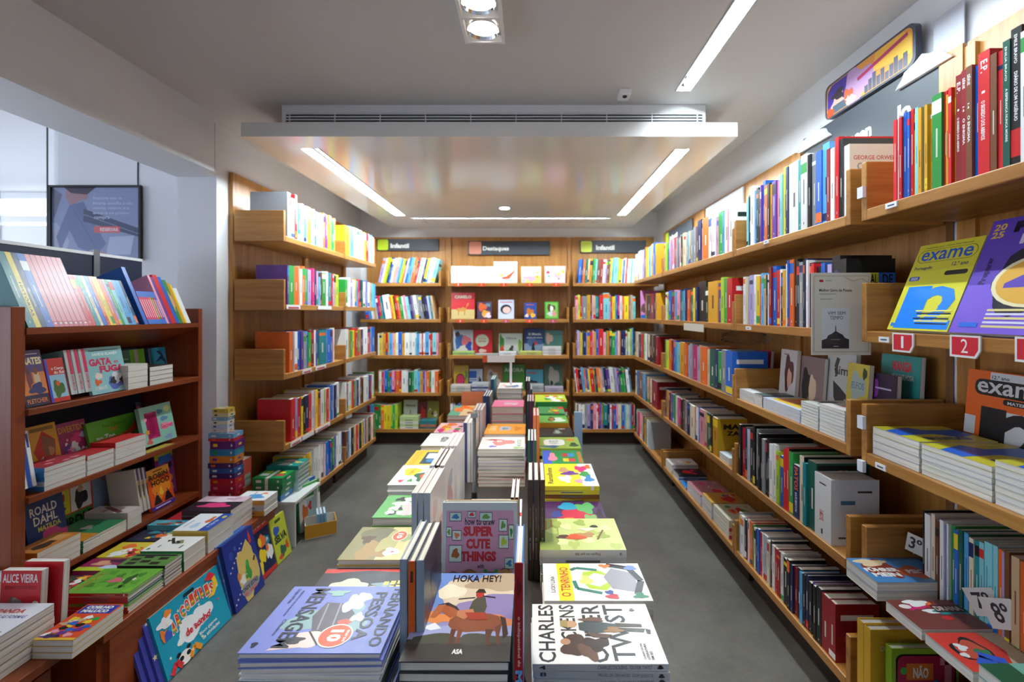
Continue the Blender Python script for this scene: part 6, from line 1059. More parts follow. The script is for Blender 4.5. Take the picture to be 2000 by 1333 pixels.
# exam-guide bookcase, fourth shelf
stack('pair of novels jutting from the school-book shelf', .98, 1.20, 1.29, 1.417, S4, S4+.055, 2, 3, False, dict(c='4a8ac4', s='5a6a8a', art=[('r', 0, 0, 1, 1, '4a86c0'), ('B', .7, .45, .22, .35, 3, '8a3a2c'), ('B', .35, .6, .18, .25, 4, 'b8502c'), ('B', .75, .2, .2, .15, 5, 'e4c8a0'), ('t', 'MEIN', .56, .62, .92, .78, 'f0ece8', 180, .05), ('t', 'FÜHRER', .5, .4, .95, .58, 'f0ece8', 180, .05), ('t', 'PSICO', .1, .5, .42, .66, 'e9e9ee', 180, .04)]), [('e9e4d8', '3a6090', [('t', 'NATÁLIA GOMES', .3, .2, .7, .4, 'c8d4e4', 90), ('e', .5, .9, .2, .012, 'c8c83a')])], 'blue novel with white slanted lettering on the jutting pair', jit=.5)
stack('red comic on the school-book shelf', .973, 1.168, 1.135, 1.25, S4, S4+.03, 1, 3, False, dict(c='b8343c', s='9a9aa0', art=[('r', 0, 0, 1, 1, '7a3a34')]+deco(141, 'rohwtz', '', n=12)+[('r', .1, .2, .5, .45, '3a1418'), ('t', 'DRAMA', .12, .24, .48, .4, 'c8b0a8', 180, .04), ('e', .85, .25, .08, .08, 'e9dcdc')]), [], 'red and brown comic with a white oval sticker lying on the shelf front')
red3 = [('r', 0, 0, 1, 1, 'c8b898'), ('p', [(.35, 0), (1, 0), (1, 1), (.5, 1), (.3, .5)], 'd83a2c'), ('B', .68, .5, .22, .32, 3, '1f1c20'), ('B', .68, .5, .18, .27, 4, 'c8503a'), ('B', .6, .55, .08, .12, 5, '2f7a4a'), ('B', .78, .4, .06, .1, 6, 'e4e4e4'), ('l', [(.75, .95), (.6, .75), (.55, .6)], .05, '2a5ac8'), ('B', .85, .6, .05, .06, 7, 'e9e4e0'), ('t', 'SCRIPTUM', .06, .3, .14, .9, '6a2a1c', 90, .03)]
stack('tan and red magazine on the school-book shelf', .975, 1.17, 1.005, 1.128, S4, S4+.026, 1, 3, False, dict(c='c8b898', s='c9c4b8', art=red3), [], 'tan and red magazine with a round black-ringed drawing')
stack('sea-green picture book at the frame edge', .98, 1.20, .86, .998, S4, S4+.05, 2, 3, False, dict(c='6ab09a', s='8aa8a4', art=[('r', 0, 0, 1, 1, '7ab8a4'), ('r', .7, 0, 1, 1, '1f5a3a'), ('B', .4, .4, .2, .25, 3, 'd8402c'), ('B', .7, .5, .14, .2, 4, '2a4a84'), ('B', .45, .75, .2, .1, 5, 'e4e4f0'), ('B', .2, .2, .15, .15, 6, 'c8d08a')]), ['8ab0b0'], 'sea-green picture book cut by the frame edge')
tk = 'k w3 c2 x2 f w2 b2 w v2 b2 e2 u2 e c2 t2 a2 a2 a2 a2 o2 i x2 l z3 o3 b w3 i2 u2 n2 w3 i3'.split(); y = 1.335; tot = sum(int(s[1:] or 1) for s in tk)
for j, s in enumerate(tk):
    st = .38*int(s[1:] or 1)/tot; rr = random.Random(j+900); h = .235*(1+.06*(rr.random()-.5)); y -= st
    o = book('shelved_book', T(1.225+.01*rr.random(), y+st/2, S4+.0006), .16, h, st-.0005, False, tint(s[0], rr.random()*.7), spine=spine_deco(j+900, s[0]), art=[('r', .1, .1, .9, .9, 'g')] if j == 0 else None)
    tag(o, f'{CN[s[0]]} school reader, {ORD(j+1)} from the far end of the tabbed row', 'book', 'school readers behind the year cards')
def ycard(lab, txt, px, py, w, h, tilt, X, c='d9d5cc'):
    y, z = on_x(px, py, X); t = tag(empty('year_card', (X, y, z)), lab, 'card', 'handwritten school-year cards')
    wm, hm = w*y/F, h*y/F*1.0; M = T(X, y, z) @ RZ(-90+30) @ RY(tilt)
    mb = MB().box(-wm/2, wm/2, 0, .0012, 0, hm, colr(c)); mb.v = [tuple(M @ Vector(p)-Vector((X, y, z))) for p in mb.v]; me_o = bpy.data.objects.new('card_face', mb.mesh('card_face', 'printed_cover')); COL.objects.link(me_o); me_o.parent = t
    mb = MB(); draw(mb, txt, lambda u, v, q: tuple(M @ Vector((-wm/2+u*wm, -q-.0003, v*hm))-Vector((X, y, z))), w=wm, h=hm)
    o2 = bpy.data.objects.new('card_print', mb.mesh('card_print', 'printed_cover')); COL.objects.link(o2); o2.parent = t
ycard('tilted white year card behind the third-year card', [('t', '1º', .2, .15, .5, .5, '2a2a2c', 0)], 1782, 1083, 42, 46, -38, 1.19)
ycard('white year card reading third year, by the blue novel', [('t', '3º', .1, .2, .5, .85, '2a2a2c'), ('t', 'ano', .58, .3, .95, .55, '2a2a2c')], 1797, 1087, 50, 36, 8, 1.176)
ycard('white year card marked fourth, tucked beside the third-year card', [('t', '4º', .15, .4, .7, .9, '2a2a2c')], 1828, 1105, 30, 38, 18, 1.172)
ycard('white year card marked fifth, lower corner of the group', [('t', '5', .2, .2, .75, .85, '2a2a2c')], 1842, 1120, 26, 38, 14, 1.166)
ycard('white year card marked sixth in the middle of the tabbed row', [('t', '6', .3, .15, .75, .85, '2a2a2c')], 1878, 1130, 34, 42, -4, 1.168)
ycard('white year card marked seventh near the red magazine', [('t', '7º', .2, .25, .75, .85, '2a2a2c')], 1938, 1205, 50, 50, -28, 1.15)
ycard('white year card marked eighth nearest the frame edge', [('t', '8º', .25, .2, .75, .85, '2a2a2c')], 1972, 1232, 52, 56, -24, 1.146)
# lower shelf, nearest bay
yd = [('r', 0, 0, 1, 1, 'd9a82c'), ('e', .42, .88, .03, .02, 'e4c87a'), ('t', 'Plátano', .48, .865, .65, .895, 'e4c87a'), ('t', 'Dicionário Ilustrado', .15, .78, .85, .83, 'd8cfa8', 0, .02)]
for k in range(2): spR(['yellow illustrated dictionary standing at the shelf front', 'second yellow dictionary behind the first'][k], 1.092, 1.345+.028*k, S5, .285, .2, .026, 'd9a82c', hard=True, art=yd if k == 0 else None)
nao = [('r', 0, 0, 1, 1, '8ab02c'), ('R', .06, .05, .96, .94, .08, '1c2018'), ('R', .09, .07, .94, .92, .08, 'b0244a'), ('r', .22, .66, .62, .84, 'd9742c'), ('t', 'NÃO', .32, .68, .55, .82, 'ece6dc', 0, .04), ('t', 'ABRIR', .26, .42, .88, .58, '162a22', 0, .05), ('e', .18, .76, .05, .04, '3fae4a'), ('e', .66, .62, .05, .04, '2f7a9a'), ('l', [(.72, .86), (.84, .86), (.84, .6)], .02, 'd88a94')]
spR('green-edged crimson book warning not to open, before the dictionaries', 1.115, 1.30, S5, .262, .19, .022, '8ab02c', hard=True, art=nao)
stack('small blue paperback pair before the crimson book', 1.0, 1.115, 1.13, 1.255, S5, S5+.115, 4, 3, False, dict(c='d8d6d4', s='2a6ac8'), [('d8d6d4', '2a6ac8'), ('d8d6d4', '1f2a3a')], 'pale small paperback topping the blue-spined pair at the frame bottom')
tk = 'n2 k m3 r3 e2 b2 k3 o2 n3 d2'.split(); y = 1.23
for j, s in enumerate(tk):
    t_ = .009*int(s[1:] or 1); y -= t_+.0008
    tag(book('shelved_book', T(1.2, y+t_/2, S5+.0006), .17, .21-.01*(j % 3), t_, False, tint(s[0], .2), spine=spine_deco(j+950, s[0])), f'{CN[s[0]]} book in shade on the nearest lowest shelf, {ORD(j+1)} from the crimson book', 'book', 'shaded books on the nearest lowest shelf')
# lower shelf of the rainbow bookcase: lying stacks
for nm, pa, pb, pt, n, top, oth, lab in (
  ('pale magazine stack beside the low box panel', 1300, 1312, 896, 3, dict(c='d0c8c8', art=deco(151, 'ryw', '', n=5)), ['w', 's'], 'pale magazine with a reddish picture, far end of the lowest shelf'),
  ('dark magazine stack on the lowest shelf', 1314, 1326, 916, 4, dict(c='2a2830', art=deco(152, 'rhkv', '', n=6)), ['s', 'b', 'w'], 'dark magazine splashed pink on the lowest shelf'),
  ('blue-banded stack on the lowest shelf', 1328, 1340, 940, 5, dict(c='2a7ac0'), ['w', 'k', 'b'], 'bright blue book topping the blue-banded stack'),
  ('pink-paged stack on the lowest shelf', 1342, 1368, 940, 6, dict(c='b87a84', art=deco(153, 'rhpw', '', n=8)), ['e4dcf0', 'd8d0ea'], 'rose-coloured comic topping the pink-paged stack'),
  ('yellow-edged stack on the lowest shelf', 1371, 1390, 963, 5, dict(c='d0a04a', art=deco(154, 'rowb', '', n=8)), ['c4c8d4', 'b8c0cc'], 'comic with a yellow edge on the grey-paged stack'),
  ('cream stack with red-banded spines on the lowest shelf', 1393, 1424, 985, 5, dict(c='cfc6b0', s='cfc6b0', art=deco(155, 'veor', '', n=8)), [('d8ccb0', 'c8b89a'), ('d8ccb0', 'b8304a')], 'cream book with a green picture topping the nearest low stack')):
    stackR(nm, pa, pb, S5, pt, n, top, oth, lab, dep=.2)
stackR('small white paperback stack beside the mustard cover', 1405, 1424, S4, 882, 5, dict(c='d8e4ea', s='e4e4e4'), ['e9e6e0', 'e0dcd4'], 'pale blue small paperback topping the white stack by the end panel', dep=.12)
# pink cover turned to the room in the far corner
tag(book('display_book', facing((1.175, 4.40, S2+.001), '-y', .016, 6), .235, .27, .016, False, 'c878b8', art=[('r', 0, 0, 1, 1, 'cf84bf'), ('r', .78, 0, 1, 1, '9fd02c'), ('r', 0, 0, .78, .12, 'e0742c'), ('r', 0, 0, .18, .12, '2a6ad0'), ('B', .4, .34, .24, .2, 3, 'c9c6c2'), ('B', .62, .5, .1, .08, 4, '5a8ab8'), ('B', .1, .35, .1, .16, 5, '6a4a4a'), ('B', .7, .3, .08, .14, 6, '5a5a60'), ('t', 'história', .84, .4, .92, .8, '4a6a1c', -90)]), 'pink and lime textbook turned to the room in the far corner', 'book', 'covers standing on the right-hand bookcases')
tag(book('display_book', facing((1.30, 4.1, ZR[0]+SH+.001), '-x', .016, 3), .3, .285, .016, True, 'e8a02c', art=[('t', 'HUMANO', .1, .84, .9, .96, '2a1c10', 0, .05), ('B', .5, .4, .3, .25, 3, '3a4aa8')]), 'tall orange book with black capitals behind the corner spines', 'book', 'covers standing on the right-hand bookcases')
box_card = MB(); x_, z_ = XRF-.006, 0
ya, za = on_x(1336, 633, XRF-.004); yb, zb = on_x(1374, 646, XRF-.004)
tag(build(MB().box(XRF-.006, XRF-.002, yb, ya, zb-.01, za+.005, colr('d8d4c4')), 'shelf_sign', 'printed_cover'), 'blank cream strip hanging from the second shelf of the rainbow bookcase', 'sign')
# ------------------------------------------------------------------ category signs
def sign_back(lab, pa, pb, ya, yb, txt, sq, tu):
    d = YB-.055; x0, z1 = on_y(pa, ya, d); x1, z0 = on_y(pb, yb, d)
    t = tag(empty('category_sign', ((x0+x1)/2, d, z0)), lab, 'sign', 'category signs over the back bookcases')
    build(MB().box(x0, x1, d, d+.022, z0, z1), 'sign_board', 'charcoal_board', t, .002)
    mb = MB(); w_, h_ = x1-x0, z1-z0
    q = h_*.9/w_
    draw(mb, [('R', .012, .05, .012+q, .95, .15, sq), ('t', txt, tu[0], .22, tu[1], .62, 'f2f2ee', 0, .05)], lambda u, v, k: (x0+u*w_, d-k, z0+v*h_), w=w_, h=h_)
    build(mb, 'sign_print', 'printed_cover', t)
sign_back('charcoal sign with a lime square over the window-side back bookcase', 736, 857, 467, 490, 'Infantil', 'c8e02c', (.22, .52))
sign_back('charcoal sign with a coral square in the middle of the back wall', 914, 1074, 471, 498, 'Destaques', 'e0947c', (.18, .5))
sign_back('charcoal sign with a lime square over the wall-side back bookcase', 1133, 1262, 470, 494, 'Infantil', 'd4e04a', (.24, .52))
def sign_right(lab, pa, pb, z0, z1, mat, ops, sq=None):
    X = XR-.008; ya, yb = F*X/(pa-CX), F*X/(pb-CX)
    t = tag(empty('category_sign', (X, (ya+yb)/2, z0)), lab, 'sign', 'category signs over the right-hand bookcases')
    build(MB().box(XR-.046, XR-.032, yb, ya, z0, z1), 'sign_board', mat, t, .002)
    mb = MB(); draw(mb, ops, lambda u, v, k: (XR-.046-k, ya+u*(yb-ya), z0+v*(z1-z0)), w=ya-yb, h=z1-z0); build(mb, 'sign_print', 'printed_cover', t)
sign_right('small charcoal sign with a lime tab in the far corner', 1307, 1360, HC+.665, HC+.80, 'charcoal_board', [('r', .01, .05, .14, .95, 'c8e02c'), ('t', 'Infantil', .18, .3, .5, .65, 'f2f2ee', 0, .05)])
sign_right('long pale grey sign above the rainbow bookcase', 1388, 1462, HC+.68, HC+.81, 'grey_sheet', [('r', .0, .05, .1, .95, 'dfe8c8'), ('t', 'Juvenil', .16, .4, .36, .7, 'f6f6f6', 0, .05)])  # dark board and lime tab paled: washed-out glare put into their colours
bd = tag(empty('chalkboard_sign', (XR-.04, 1.85, HC+.60)), 'large charcoal sign with white clouds and a sunset picture board above it', 'sign')
y0_, y1_ = 1.51, 2.27
build(MB().box(XR-.045, XR-.0315, y0_, y1_, HC+.60, HC+.865), 'sign_board', 'charcoal_board', bd, .002)
P = lambda u, v, k: (XR-.045-k, y1_+u*(y0_-y1_), HC+.60+v*.265)
mb = MB(); draw(mb, [('t', 'Rosen', .37, .40, .60, .62, 'f4f4f2', 0, .05), ('t', 'lo', .77, .40, .85, .62, 'f4f4f2', 0, .05)], P, w=.76, h=.265); build(mb, 'sign_lettering', 'printed_cover', bd)
def cloud(cy, cz, s, name):
    pts = []
    for k in range(13): a = pi-k*pi/12; pts.append((cy+s*1.5*cos(a)*(1+.06*cos(6*a)), cz+s*(.55+.35*sin(a))*max(.0, sin(a))*(1+.12*cos(8*a))))
    mb = MB().prism([(p[0], p[1]) for p in pts][::-1], XR-.058, XR-.0455, 'x', colr('f4f4f6'))
    o = build(mb, name, 'printed_cover', bd); q = MB()
    for (a, b), (a2, b2) in zip(pts, pts[1:]): q.quad([(XR-.0585, a, b), (XR-.0585, a2, b2), (XR-.0585, a2, b2-.004), (XR-.0585, a, b-.004)], colr('c4c6ce'))
    build(q, 'cloud_outline', 'printed_cover', o)
cloud(2.17, HC+.80, .075, 'cloud_cutout'); cloud(1.565, HC+.82, .07, 'cloud_cutout')
pb2 = tag(empty('picture_board', (XR-.05, 1.87, HC+.84)), 'rounded picture board with an orange sunset skyline over the charcoal sign', 'sign')
a_, b_ = F*(XR-.04)/(1617-CX), F*(XR-.04)/(1795-CX); zz0, zz1 = HC+.875, HC+1.03
pts = []
for cy, cz, st in ((a_-.03, zz0+.03, 180), (b_+.03, zz0+.03, 270), (b_+.03, zz1-.03, 0), (a_-.03, zz1-.03, 90)):
    for k in range(6): g = R(st+18*k); pts.append((cy-.03*cos(g), cz+.03*sin(g)))
build(MB().prism(pts[::-1], XR-.052, XR-.03, 'x', colr('4a4e5c')), 'board_panel', 'printed_cover', pb2)
mb = MB(); ins = lambda u, v, k: (XR-.052-k, a_-.008+u*(b_-a_+.016), zz0+.006+v*(zz1-zz0-.012))
draw(mb, [('R', .01, .02, .99, .98, .2, 'f0a24a'), ('p', [(.02, .2), (.02, .8), (.08, .96), (.4, .96), (.3, .4), (.25, .05), (.05, .05)], '4a3aa8'), ('B', .42, .45, .18, .5, 3, 'c8a0d0'), ('p', [(.62, .96), (.9, .96), (.98, .8), (.98, .3), (.6, .5)], 'f6c24a')]
 +[('r', .5+.045*k, .04, .54+.045*k, .25+.28*((k*7) % 5)/5, '5f6070') for k in range(10)]
 +[('B', .17, .32, .09, .26, 5, 'e9c0b0'), ('B', .17, .56, .075, .16, 6, '3a3038'), ('p', [(.06, .04), (.28, .04), (.25, .28), (.1, .28)], '5a6878'), ('B', .06, .12, .05, .14, 7, 'd9542c'), ('B', .3, .35, .06, .16, 8, 'e0704a'), ('B', .34, .14, .06, .12, 9, 'e9c8bc'), ('s', .3, .2, .02, 'w'),
 ('l', [(.42, .58), (.95, .84)], .016, 'c03a6a')], ins, w=a_-b_, h=zz1-zz0)
build(mb, 'board_print', 'printed_cover', pb2)
hs = MB().box(XR-.022, XR-.019, 1.45, 1.56, HC+.86, HC+1.0); tag(build(hs, 'acrylic_sheet', 'grey_sheet'), 'small grey sheet on the wall behind the nearer cloud', 'sheet')
for nm, z in (('joint_cover', HC+.60),):
    tag(box('wall_upright', 'oak_z', XR-.05, XR-.0395, 1.425, 1.508, HC+.3, HC+.845), 'oak strip between the chalkboard sign and the nearest bookcase', 'upright')
# ------------------------------------------------------------------ centre back bookcase: covers and piles
def faceK(lab, pa, pb, ptop, k, c, art, lean=8, hard=True, off=.03, t=.02, extra=0):
    y = YBF+off; x0, x1 = (pa-CX)*y/F, (pb-CX)*y/F; z = ZK[k]+SH
    if pa > 860: s_ = max(0, -.852-x0)-max(0, x1-.368); x0 += s_; x1 += s_
    h = HC-(ptop-CY)*y/F-z
    for e in range(extra+1):
        M = facing(((x0+x1)/2+.006*e, y+t+e*(t+.002), z+.0008), '-y', t, lean)
        tag(book('display_book', M, x1-x0, h, t, hard, c, art=art if e == 0 else None), lab if e == 0 else f'spare copy behind the {" ".join(lab.split()[:9])}', 'book', 'covers facing out on the middle back bookcase')
faceK('white picture book, window end of the lit top display shelf', 876, 919, 520, 0, 'f4f4f0', [('B', .5, .3, .2, .1, 3, 'd8d4cc')], extra=1)
faceK('second white picture book on the lit top display shelf', 924, 964, 521, 0, 'f4f2f2', [('r', .3, .5, .7, .54, 'e0dcdc')], extra=1)
faceK('tall white picture book with a leaping orange animal on the top display shelf', 964, 1009, 511, 0, 'f2f2f6', [('p', [(.3, .25), (.55, .3), (.8, .5), (.95, .65), (.9, .5), (.7, .2), (.5, .12)], 'e0562c'), ('B', .35, .35, .08, .06, 4, 'f0c83a'), ('B', .6, .12, .35, .06, 5, 'a8c0e0')], extra=1)
faceK('lime-white picture book with small figures on the top display shelf', 1018, 1056, 521, 0, 'dcecb0', deco(161, 'omip', '', n=7, band='b8d86a'), extra=1)
faceK('pink picture book with balloons on the top display shelf', 1064, 1104, 520, 0, 'f2bccb', deco(162, 'yruop', '', n=9), extra=1)
camel = [('r', 0, 0, 1, 1, 'c8202c'), ('r', 0, 0, 1, .36, 'cdb878'), ('t', 'CAMELO', .14, .78, .86, .9, 'efe6d4', 0, .05), ('p', [(.2, .34), (.3, .42), (.42, .4), (.5, .46), (.62, .4), (.72, .5), (.76, .6), (.68, .6), (.66, .42), (.62, .3), (.3, .28)], 'c88a3c'), ('r', .3, .14, .34, .3, 'b87a34'), ('r', .56, .14, .6, .3, 'b87a34')]
faceK('red book with a camel and white capitals on the second display shelf', 880, 926, 572, 1, 'c8202c', camel)
faceK('orange and purple small cover next to the camel book', 932, 960, 590, 1, '5a3a6a', [('r', 0, 0, 1, 1, '4a3a5a'), ('B', .35, .7, .3, .22, 3, 'd9602c'), ('B', .6, .3, .3, .2, 4, 'e9a03a'), ('B', .75, .2, .2, .15, 5, 'e9d4e4'), ('r', .6, .72, .9, .9, '6a8a9a')])
faceK('pale blue cover with a round face in the middle of its shelf', 973, 1003, 586, 1, 'c8d4e8', [('r', 0, 0, 1, 1, 'ccd6ea'), ('e', .5, .5, .36, .25, '2a2430'), ('e', .55, .46, .26, .18, 'f0c8c0'), ('r', .1, .84, .9, .9, 'c87a8a')], extra=1)
faceK('dark blue small cover with orange animals on its shelf', 1024, 1048, 592, 1, '2a4a9a', [('B', .45, .45, .3, .2, 3, 'c8742c'), ('B', .7, .22, .2, .14, 4, 'e9b83a'), ('B', .2, .2, .14, .1, 5, 'e9d8c8'), ('r', .15, .85, .8, .9, 'c85a3a')])
faceK('bright green small cover with a dog face, wall end of its shelf', 1064, 1091, 590, 1, '2f9a3a', [('r', .08, .05, .92, .95, '7ab84a'), ('B', .45, .65, .3, .2, 3, '4a3a2c'), ('B', .5, .6, .12, .16, 4, 'e9e4dc'), ('B', .65, .3, .2, .14, 5, 'e08a8a'), ('B', .4, .3, .18, .14, 6, 'c8d0d4')])
faceK('blue and coral picture book on the third display shelf', 882, 921, 645, 2, 'c4cfe0', [('B', .3, .55, .22, .35, 3, '3a6ab8'), ('B', .65, .5, .25, .25, 4, 'e0707a'), ('B', .5, .2, .25, .14, 5, 'e9e4dc'), ('B', .8, .3, .14, .2, 6, '2a4ab8'), ('e', .2, .8, .12, .1, '4a2a30')], off=.16)
faceK('red picture book with a pale oval on the third display shelf', 923, 961, 645, 2, 'c8202c', [('e', .48, .55, .34, .26, 'cfd8c0'), ('t', 'ESTA É UMA', .3, .6, .68, .66, 'b8504a'), ('t', 'HISTÓRIA', .3, .48, .68, .56, 'b8504a', 0, .04), ('B', .35, .18, .1, .1, 3, '1f1c20'), ('B', .5, .12, .2, .08, 4, 'e4c8b8')], off=.16)
faceK('pale picture book bordered by leaves on the third display shelf', 974, 1020, 652, 2, 'c9d4cc', [('t', 'Oliveira', .3, .7, .75, .82, '6a7a70'), ('B', .12, .5, .1, .4, 3, '3f8a3a'), ('B', .9, .4, .08, .3, 4, '7aa83a'), ('B', .15, .25, .08, .14, 5, 'd8482c'), ('B', .55, .2, .08, .2, 6, '3a3a40'), ('B', .5, .08, .3, .08, 7, '5a9a2c')], off=.16)
faceK('navy sky picture book with white title on the third display shelf', 1024, 1063, 642, 2, '23407e', [('r', 0, 0, 1, .4, '8aa4c8'), ('B', .5, .45, .4, .14, 3, '4a6aa8'), ('t', 'O Mundo', .2, .72, .85, .82, 'e9ecf4', 0, .03), ('t', 'através dos nossos', .12, .6, .9, .67, 'e9ecf4'), ('B', .55, .4, .1, .07, 4, 'd8384a'), ('B', .45, .25, .07, .16, 5, '1f2430')], off=.16)
faceK('teal-grey picture book with a pinkish bird on the third display shelf', 1064, 1099, 646, 2, '4f8a84', [('r', 0, 0, 1, .35, '7aa07a'), ('B', .25, .65, .2, .22, 3, 'd0b0a0'), ('r', .4, .8, .9, .84, '3a6a6a')], off=.16)
def pileK(desc, pa, pb, ptop, k, n, cols, lab, dep=.12, off=.012):
    y = YBF+off; x0, x1 = (pa-CX)*y/F, (pb-CX)*y/F; z = ZK[k]+SH
    if pa > 860: x0 = max(x0, -.852)
    z1 = HC-(ptop-CY)*y/F
    stack(desc, x0, x1, y, y+dep, z, z1, n, 1, True, dict(c=cols[0]), [(c, c) for c in cols], lab, jit=.4)
for a in (('green and yellow pile on the third display shelf', 884, 926, 687, 2, 4, ['a8c46a', '4a9a7a', 'c8d05a', '6aa05a'], 'green book topping the striped pile below the coral cover'), ('thin grey pile on the third display shelf', 928, 972, 692, 2, 3, ['a8b4b4', '8fa0a4'], 'grey-green book topping the thin pile below the red cover'), ('white pile on the third display shelf', 974, 1008, 688, 2, 4, ['d8dce4', 'c8d0d8'], 'white book topping the pile below the leafy cover'), ('yellow-green pile on the third display shelf', 1015, 1059, 687, 2, 5, ['c4c86a', 'a8a85a'], 'yellow-green book topping the pile below the navy cover'), ('pale pile on the third display shelf', 1060, 1096, 678, 2, 6, ['d8d4d4', 'c0b8bc'], 'pale book topping the tall pile at the wall end'),
          ('grey pile on the fourth display shelf', 877, 919, 753, 3, 5, ['c9c4bc', 'a8a49c'], 'grey book topping the pile below the melon cover'), ('pale pile on the fourth display shelf', 921, 954, 749, 3, 5, ['b8bcc4', '3a3a7a'], 'pale grey book topping the pile below the blue cover'), ('second grey pile on the fourth display shelf', 1031, 1062, 752, 3, 5, ['a8acb0', '8a9298'], 'grey book topping the pile below the aqua cover'), ('violet-grey pile on the fourth display shelf', 1064, 1100, 757, 3, 4, ['b0a8bc', '9a94a8'], 'violet-grey book topping the pile at the wall end')): pileK(*a)
faceK('yellow picture book with a melon slice on the fourth display shelf', 886, 914, 715, 3, 'c8aa3a', [('e', .45, .4, .32, .26, '2a2a20'), ('e', .45, .4, .27, .22, 'd8305a'), ('B', .85, .6, .1, .2, 3, '5a8a4a')], off=.16)
faceK('blue and white picture book next to the melon cover', 916, 942, 722, 3, 'b8c4d4', [('r', 0, .2, .55, .9, '2a5ab0'), ('r', 0, .5, .6, .55, 'dfe4ea'), ('r', 0, .4, .6, .45, 'dfe4ea'), ('B', .8, .4, .1, .2, 3, '2a2a34')], off=.16)
faceK('brown picture book with a grey cat on the fourth display shelf', 944, 981, 715, 3, '9a7048', [('B', .45, .5, .3, .3, 3, 'a8a4a0'), ('B', .6, .3, .3, .2, 4, 'c9c0b4'), ('B', .4, .65, .1, .08, 5, '6a6460')], off=.16)
faceK('green picture book with pale capitals behind the sign pole', 982, 1025, 713, 3, '3f7f34', [('t', 'AGORA', .06, .7, .94, .86, 'b8ccb0', 0, .04), ('B', .35, .3, .2, .1, 3, '7a4a30')], off=.16)
faceK('aqua picture book with a dark animal on the fourth display shelf', 1027, 1061, 723, 3, '4fa0b8', [('B', .4, .35, .25, .12, 3, '1f2a3a'), ('r', .1, .8, .6, .86, 'c84a5a'), ('r', 0, 0, 1, .3, '2f6a7a')], off=.16)
faceK('dim green picture book with a pale figure, wall end of the fourth display shelf', 1063, 1099, 712, 3, '4a6a5a', [('B', .5, .5, .3, .35, 3, 'a8a89c'), ('B', .4, .25, .08, .1, 4, '2a3430')], off=.16)
for j, c in enumerate('wsgbugw'):
    x = -.842+.026*j
    tag(book('shelved_book', T(x, YBF+.1, ZK[4]+SH+.0006) @ RZ(90), .18, .26-.01*(j % 3), .024, True, tint(c, .3), spine=spine_deco(j+970, c)), f'{CN[c]} book, {ORD(j+1)} from the window end, bottom shelf of the middle back bookcase', 'book', 'books on the bottom display shelf')
sp_ = [('white cover with a green figure on the lowest window-side back shelf', 787, 814, 783, 'e4e6e2', [('t', 'Natural', .15, .74, .85, .84, '4a4a4c'), ('r', .46, .3, .54, .6, 'a8a02c'), ('B', .5, .2, .3, .06, 3, '6a9a5a')]), ('dark red and grey cover on the lowest window-side back shelf', 816, 834, 787, '7a3038', [('B', .5, .5, .25, .3, 3, 'c8302c')]), ('olive cover with white shapes on the lowest window-side back shelf', 834, 856, 785, '9a9430', deco(171, 'wkz', '', n=8))]
for l_, a, b, p, c, art in sp_:
    faceK(l_, a, b, p, 4, c, art, off=.15)
pileK('white pile on the lowest window-side back shelf', 781, 817, 814, 4, 5, ['b8cc8a', 'd8d8d0'], 'green-topped book on the white pile, lowest window-side back shelf')
pileK('teal pile on the lowest window-side back shelf', 820, 851, 822, 4, 4, ['2a7a80', 'c86a4a', '2a5a60'], 'teal book topping the small pile, lowest window-side back shelf')
# price tags on the display shelves
for k, xs in ((0, (895, 940, 984, 1034, 1086)), (1, (899, 945, 988, 1034, 1080))):
    for j, px in enumerate(xs):
        y = YBF-.004; x, z = on_y(px, 0, y)[0], ZK[k]+SH*.4
        mb = MB().box(x-.036, x+.036, y, y+.0025, z-.016, z+.02, colr('e0522c' if not (k == 1 and j in (2, 4)) else 'c85a6a'))
        o = build(mb, 'price_tag', 'printed_cover'); q = MB()
        draw(q, [('t', str(j+1), .42, .2, .58, .8, 'f4e4da', 0, .03)], lambda u, v, e: (x-.036+u*.072, y-e, z-.016+v*.036), w=.072, h=.036); build(q, 'tag_print', 'printed_cover', o)
        tag(o, f"small orange price tag, {ORD(j+1)} along the {['top', 'second'][k]} display shelf of the back wall", 'price tag', 'orange price tags on the display shelves')
# white and red price strips on the left bookcase shelf edges
def strip(lab, pa, pb, k, red=True):
    X = XLF+.003; ya, yb = F*-X/(CX-pa), F*-X/(CX-pb); z = ZL[k]
    mb = MB().box(X, X+.003, ya, yb, z+.008, z+.034, colr('eef0f2')); o = build(mb, 'shelf_strip', 'printed_cover')
    if red: q = MB(); draw(q, [('r', .12, .1, .88, .5, 'c83a54')], lambda u, v, e: (X+.003+e, ya+u*(yb-ya), z+.008+v*.026), w=yb-ya, h=.026); build(q, 'strip_print', 'printed_cover', o)
    tag(o, lab, 'label', 'white price strips on the boxed-end bookcase')
strip('white strip with red band under the green spines, second shelf', 559, 586, 1)
strip('plain white strip along the second shelf, farther one', 621, 647, 1, False)
strip('white strip with red band on the third shelf, nearest', 590, 608, 2)
strip('white strip with red band on the third shelf, farther', 616, 636, 2)
strip('white strip with red band under the red holiday book', 567, 588, 3)
strip('plain white strip in the middle of the fourth shelf', 590, 612, 3, False)
strip('white strip with red band farther along the fourth shelf', 616, 644, 3)
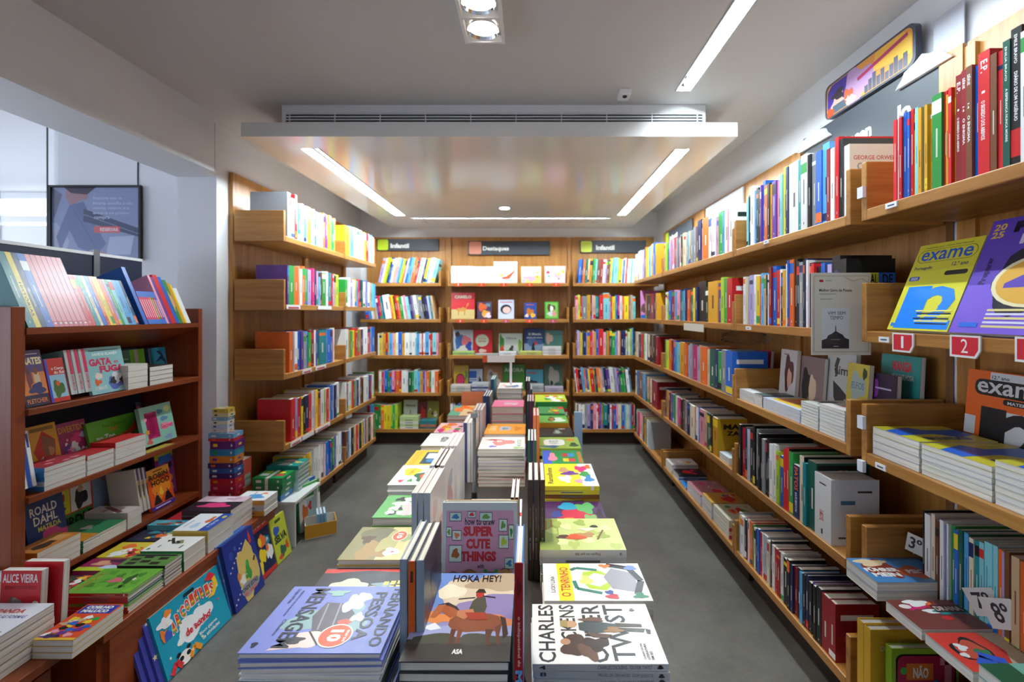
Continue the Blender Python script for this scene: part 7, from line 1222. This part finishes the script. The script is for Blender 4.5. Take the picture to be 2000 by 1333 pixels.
# ------------------------------------------------------------------ light, world, camera
def area(name, loc, sx, sy, power, col, rot=(0, 0, 0), spread=None):
    L = bpy.data.lights.new(name, 'AREA'); L.shape = 'RECTANGLE'; L.size = sx; L.size_y = sy; L.energy = power; L.color = col
    if spread: L.spread = R(spread)
    o = bpy.data.objects.new(name, L); COL.objects.link(o); o.location = loc; o.rotation_euler = [R(a) for a in rot]; return o
COOL = (.80, .94, 1.0); WARM = (1, .93, .84)
for (x0, x1, y0, y1), pw, tilt in ((LAMPS[0], 50, 38), (LAMPS[1], 50, -38)):
    area('strip_glow', ((x0+x1)/2, (y0+y1)/2, ZS+.016), .022, y1-y0-.04, pw, COOL, (0, tilt, 0))
area('strip_glow', ((BL[0]+BL[1])/2, (BL[2]+BL[3])/2, ZS+.016), BL[1]-BL[0]-.04, .022, 42, COOL, (50, 0, 0))
area('strip_glow', ((CL[0]+CL[1])/2, (CL[2]+CL[3])/2, ZC+.014), .022, CL[3]-CL[2]-.04, 36, COOL, (0, -30, 0))
def spot(name, loc, power, ang, col, blend=.6, rad=.05, rot=(0, 0, 0)):
    L = bpy.data.lights.new(name, 'SPOT'); L.energy = power; L.spot_size = R(ang); L.spot_blend = blend; L.color = col; L.shadow_soft_size = rad
    o = bpy.data.objects.new(name, L); COL.objects.link(o); o.location = loc; o.rotation_euler = [R(a) for a in rot]; return o
for y in (1.627, 1.782): spot('downlight_beam', (-.189, y, ZC-.035), 60, 70, WARM)
spot('downlight_beam', (-.24, 4.06, ZS-.02), 50, 90, WARM)
w = bpy.data.worlds.new('World'); scene.world = w; w.use_nodes = True
bg = w.node_tree.nodes['Background']; bg.inputs['Color'].default_value = (.72, .82, 1, 1); bg.inputs['Strength'].default_value = 7
cam = bpy.data.cameras.new('Camera'); co = bpy.data.objects.new('Camera', cam); COL.objects.link(co)
co.location = (0, 0, HC); co.rotation_euler = (R(90), 0, 0)
cam.sensor_width = 36; cam.lens = F/2000*36; cam.shift_x = (1000-CX)/2000; cam.shift_y = (CY-666.5)/2000
cam.clip_start = .02; cam.dof.use_dof = True; cam.dof.focus_distance = 1.35; cam.dof.aperture_fstop = 2.8
scene.camera = co
vs = scene.view_settings
scene.display_settings.display_device = 'sRGB'; vs.view_transform = 'Standard'; vs.look = 'None'; vs.gamma = 1; vs.exposure = 0
vs.use_curve_mapping = False
scene.cycles.use_denoising = True
scene.cycles.max_bounces = 8
scene.cycles.sample_clamp_indirect = 8
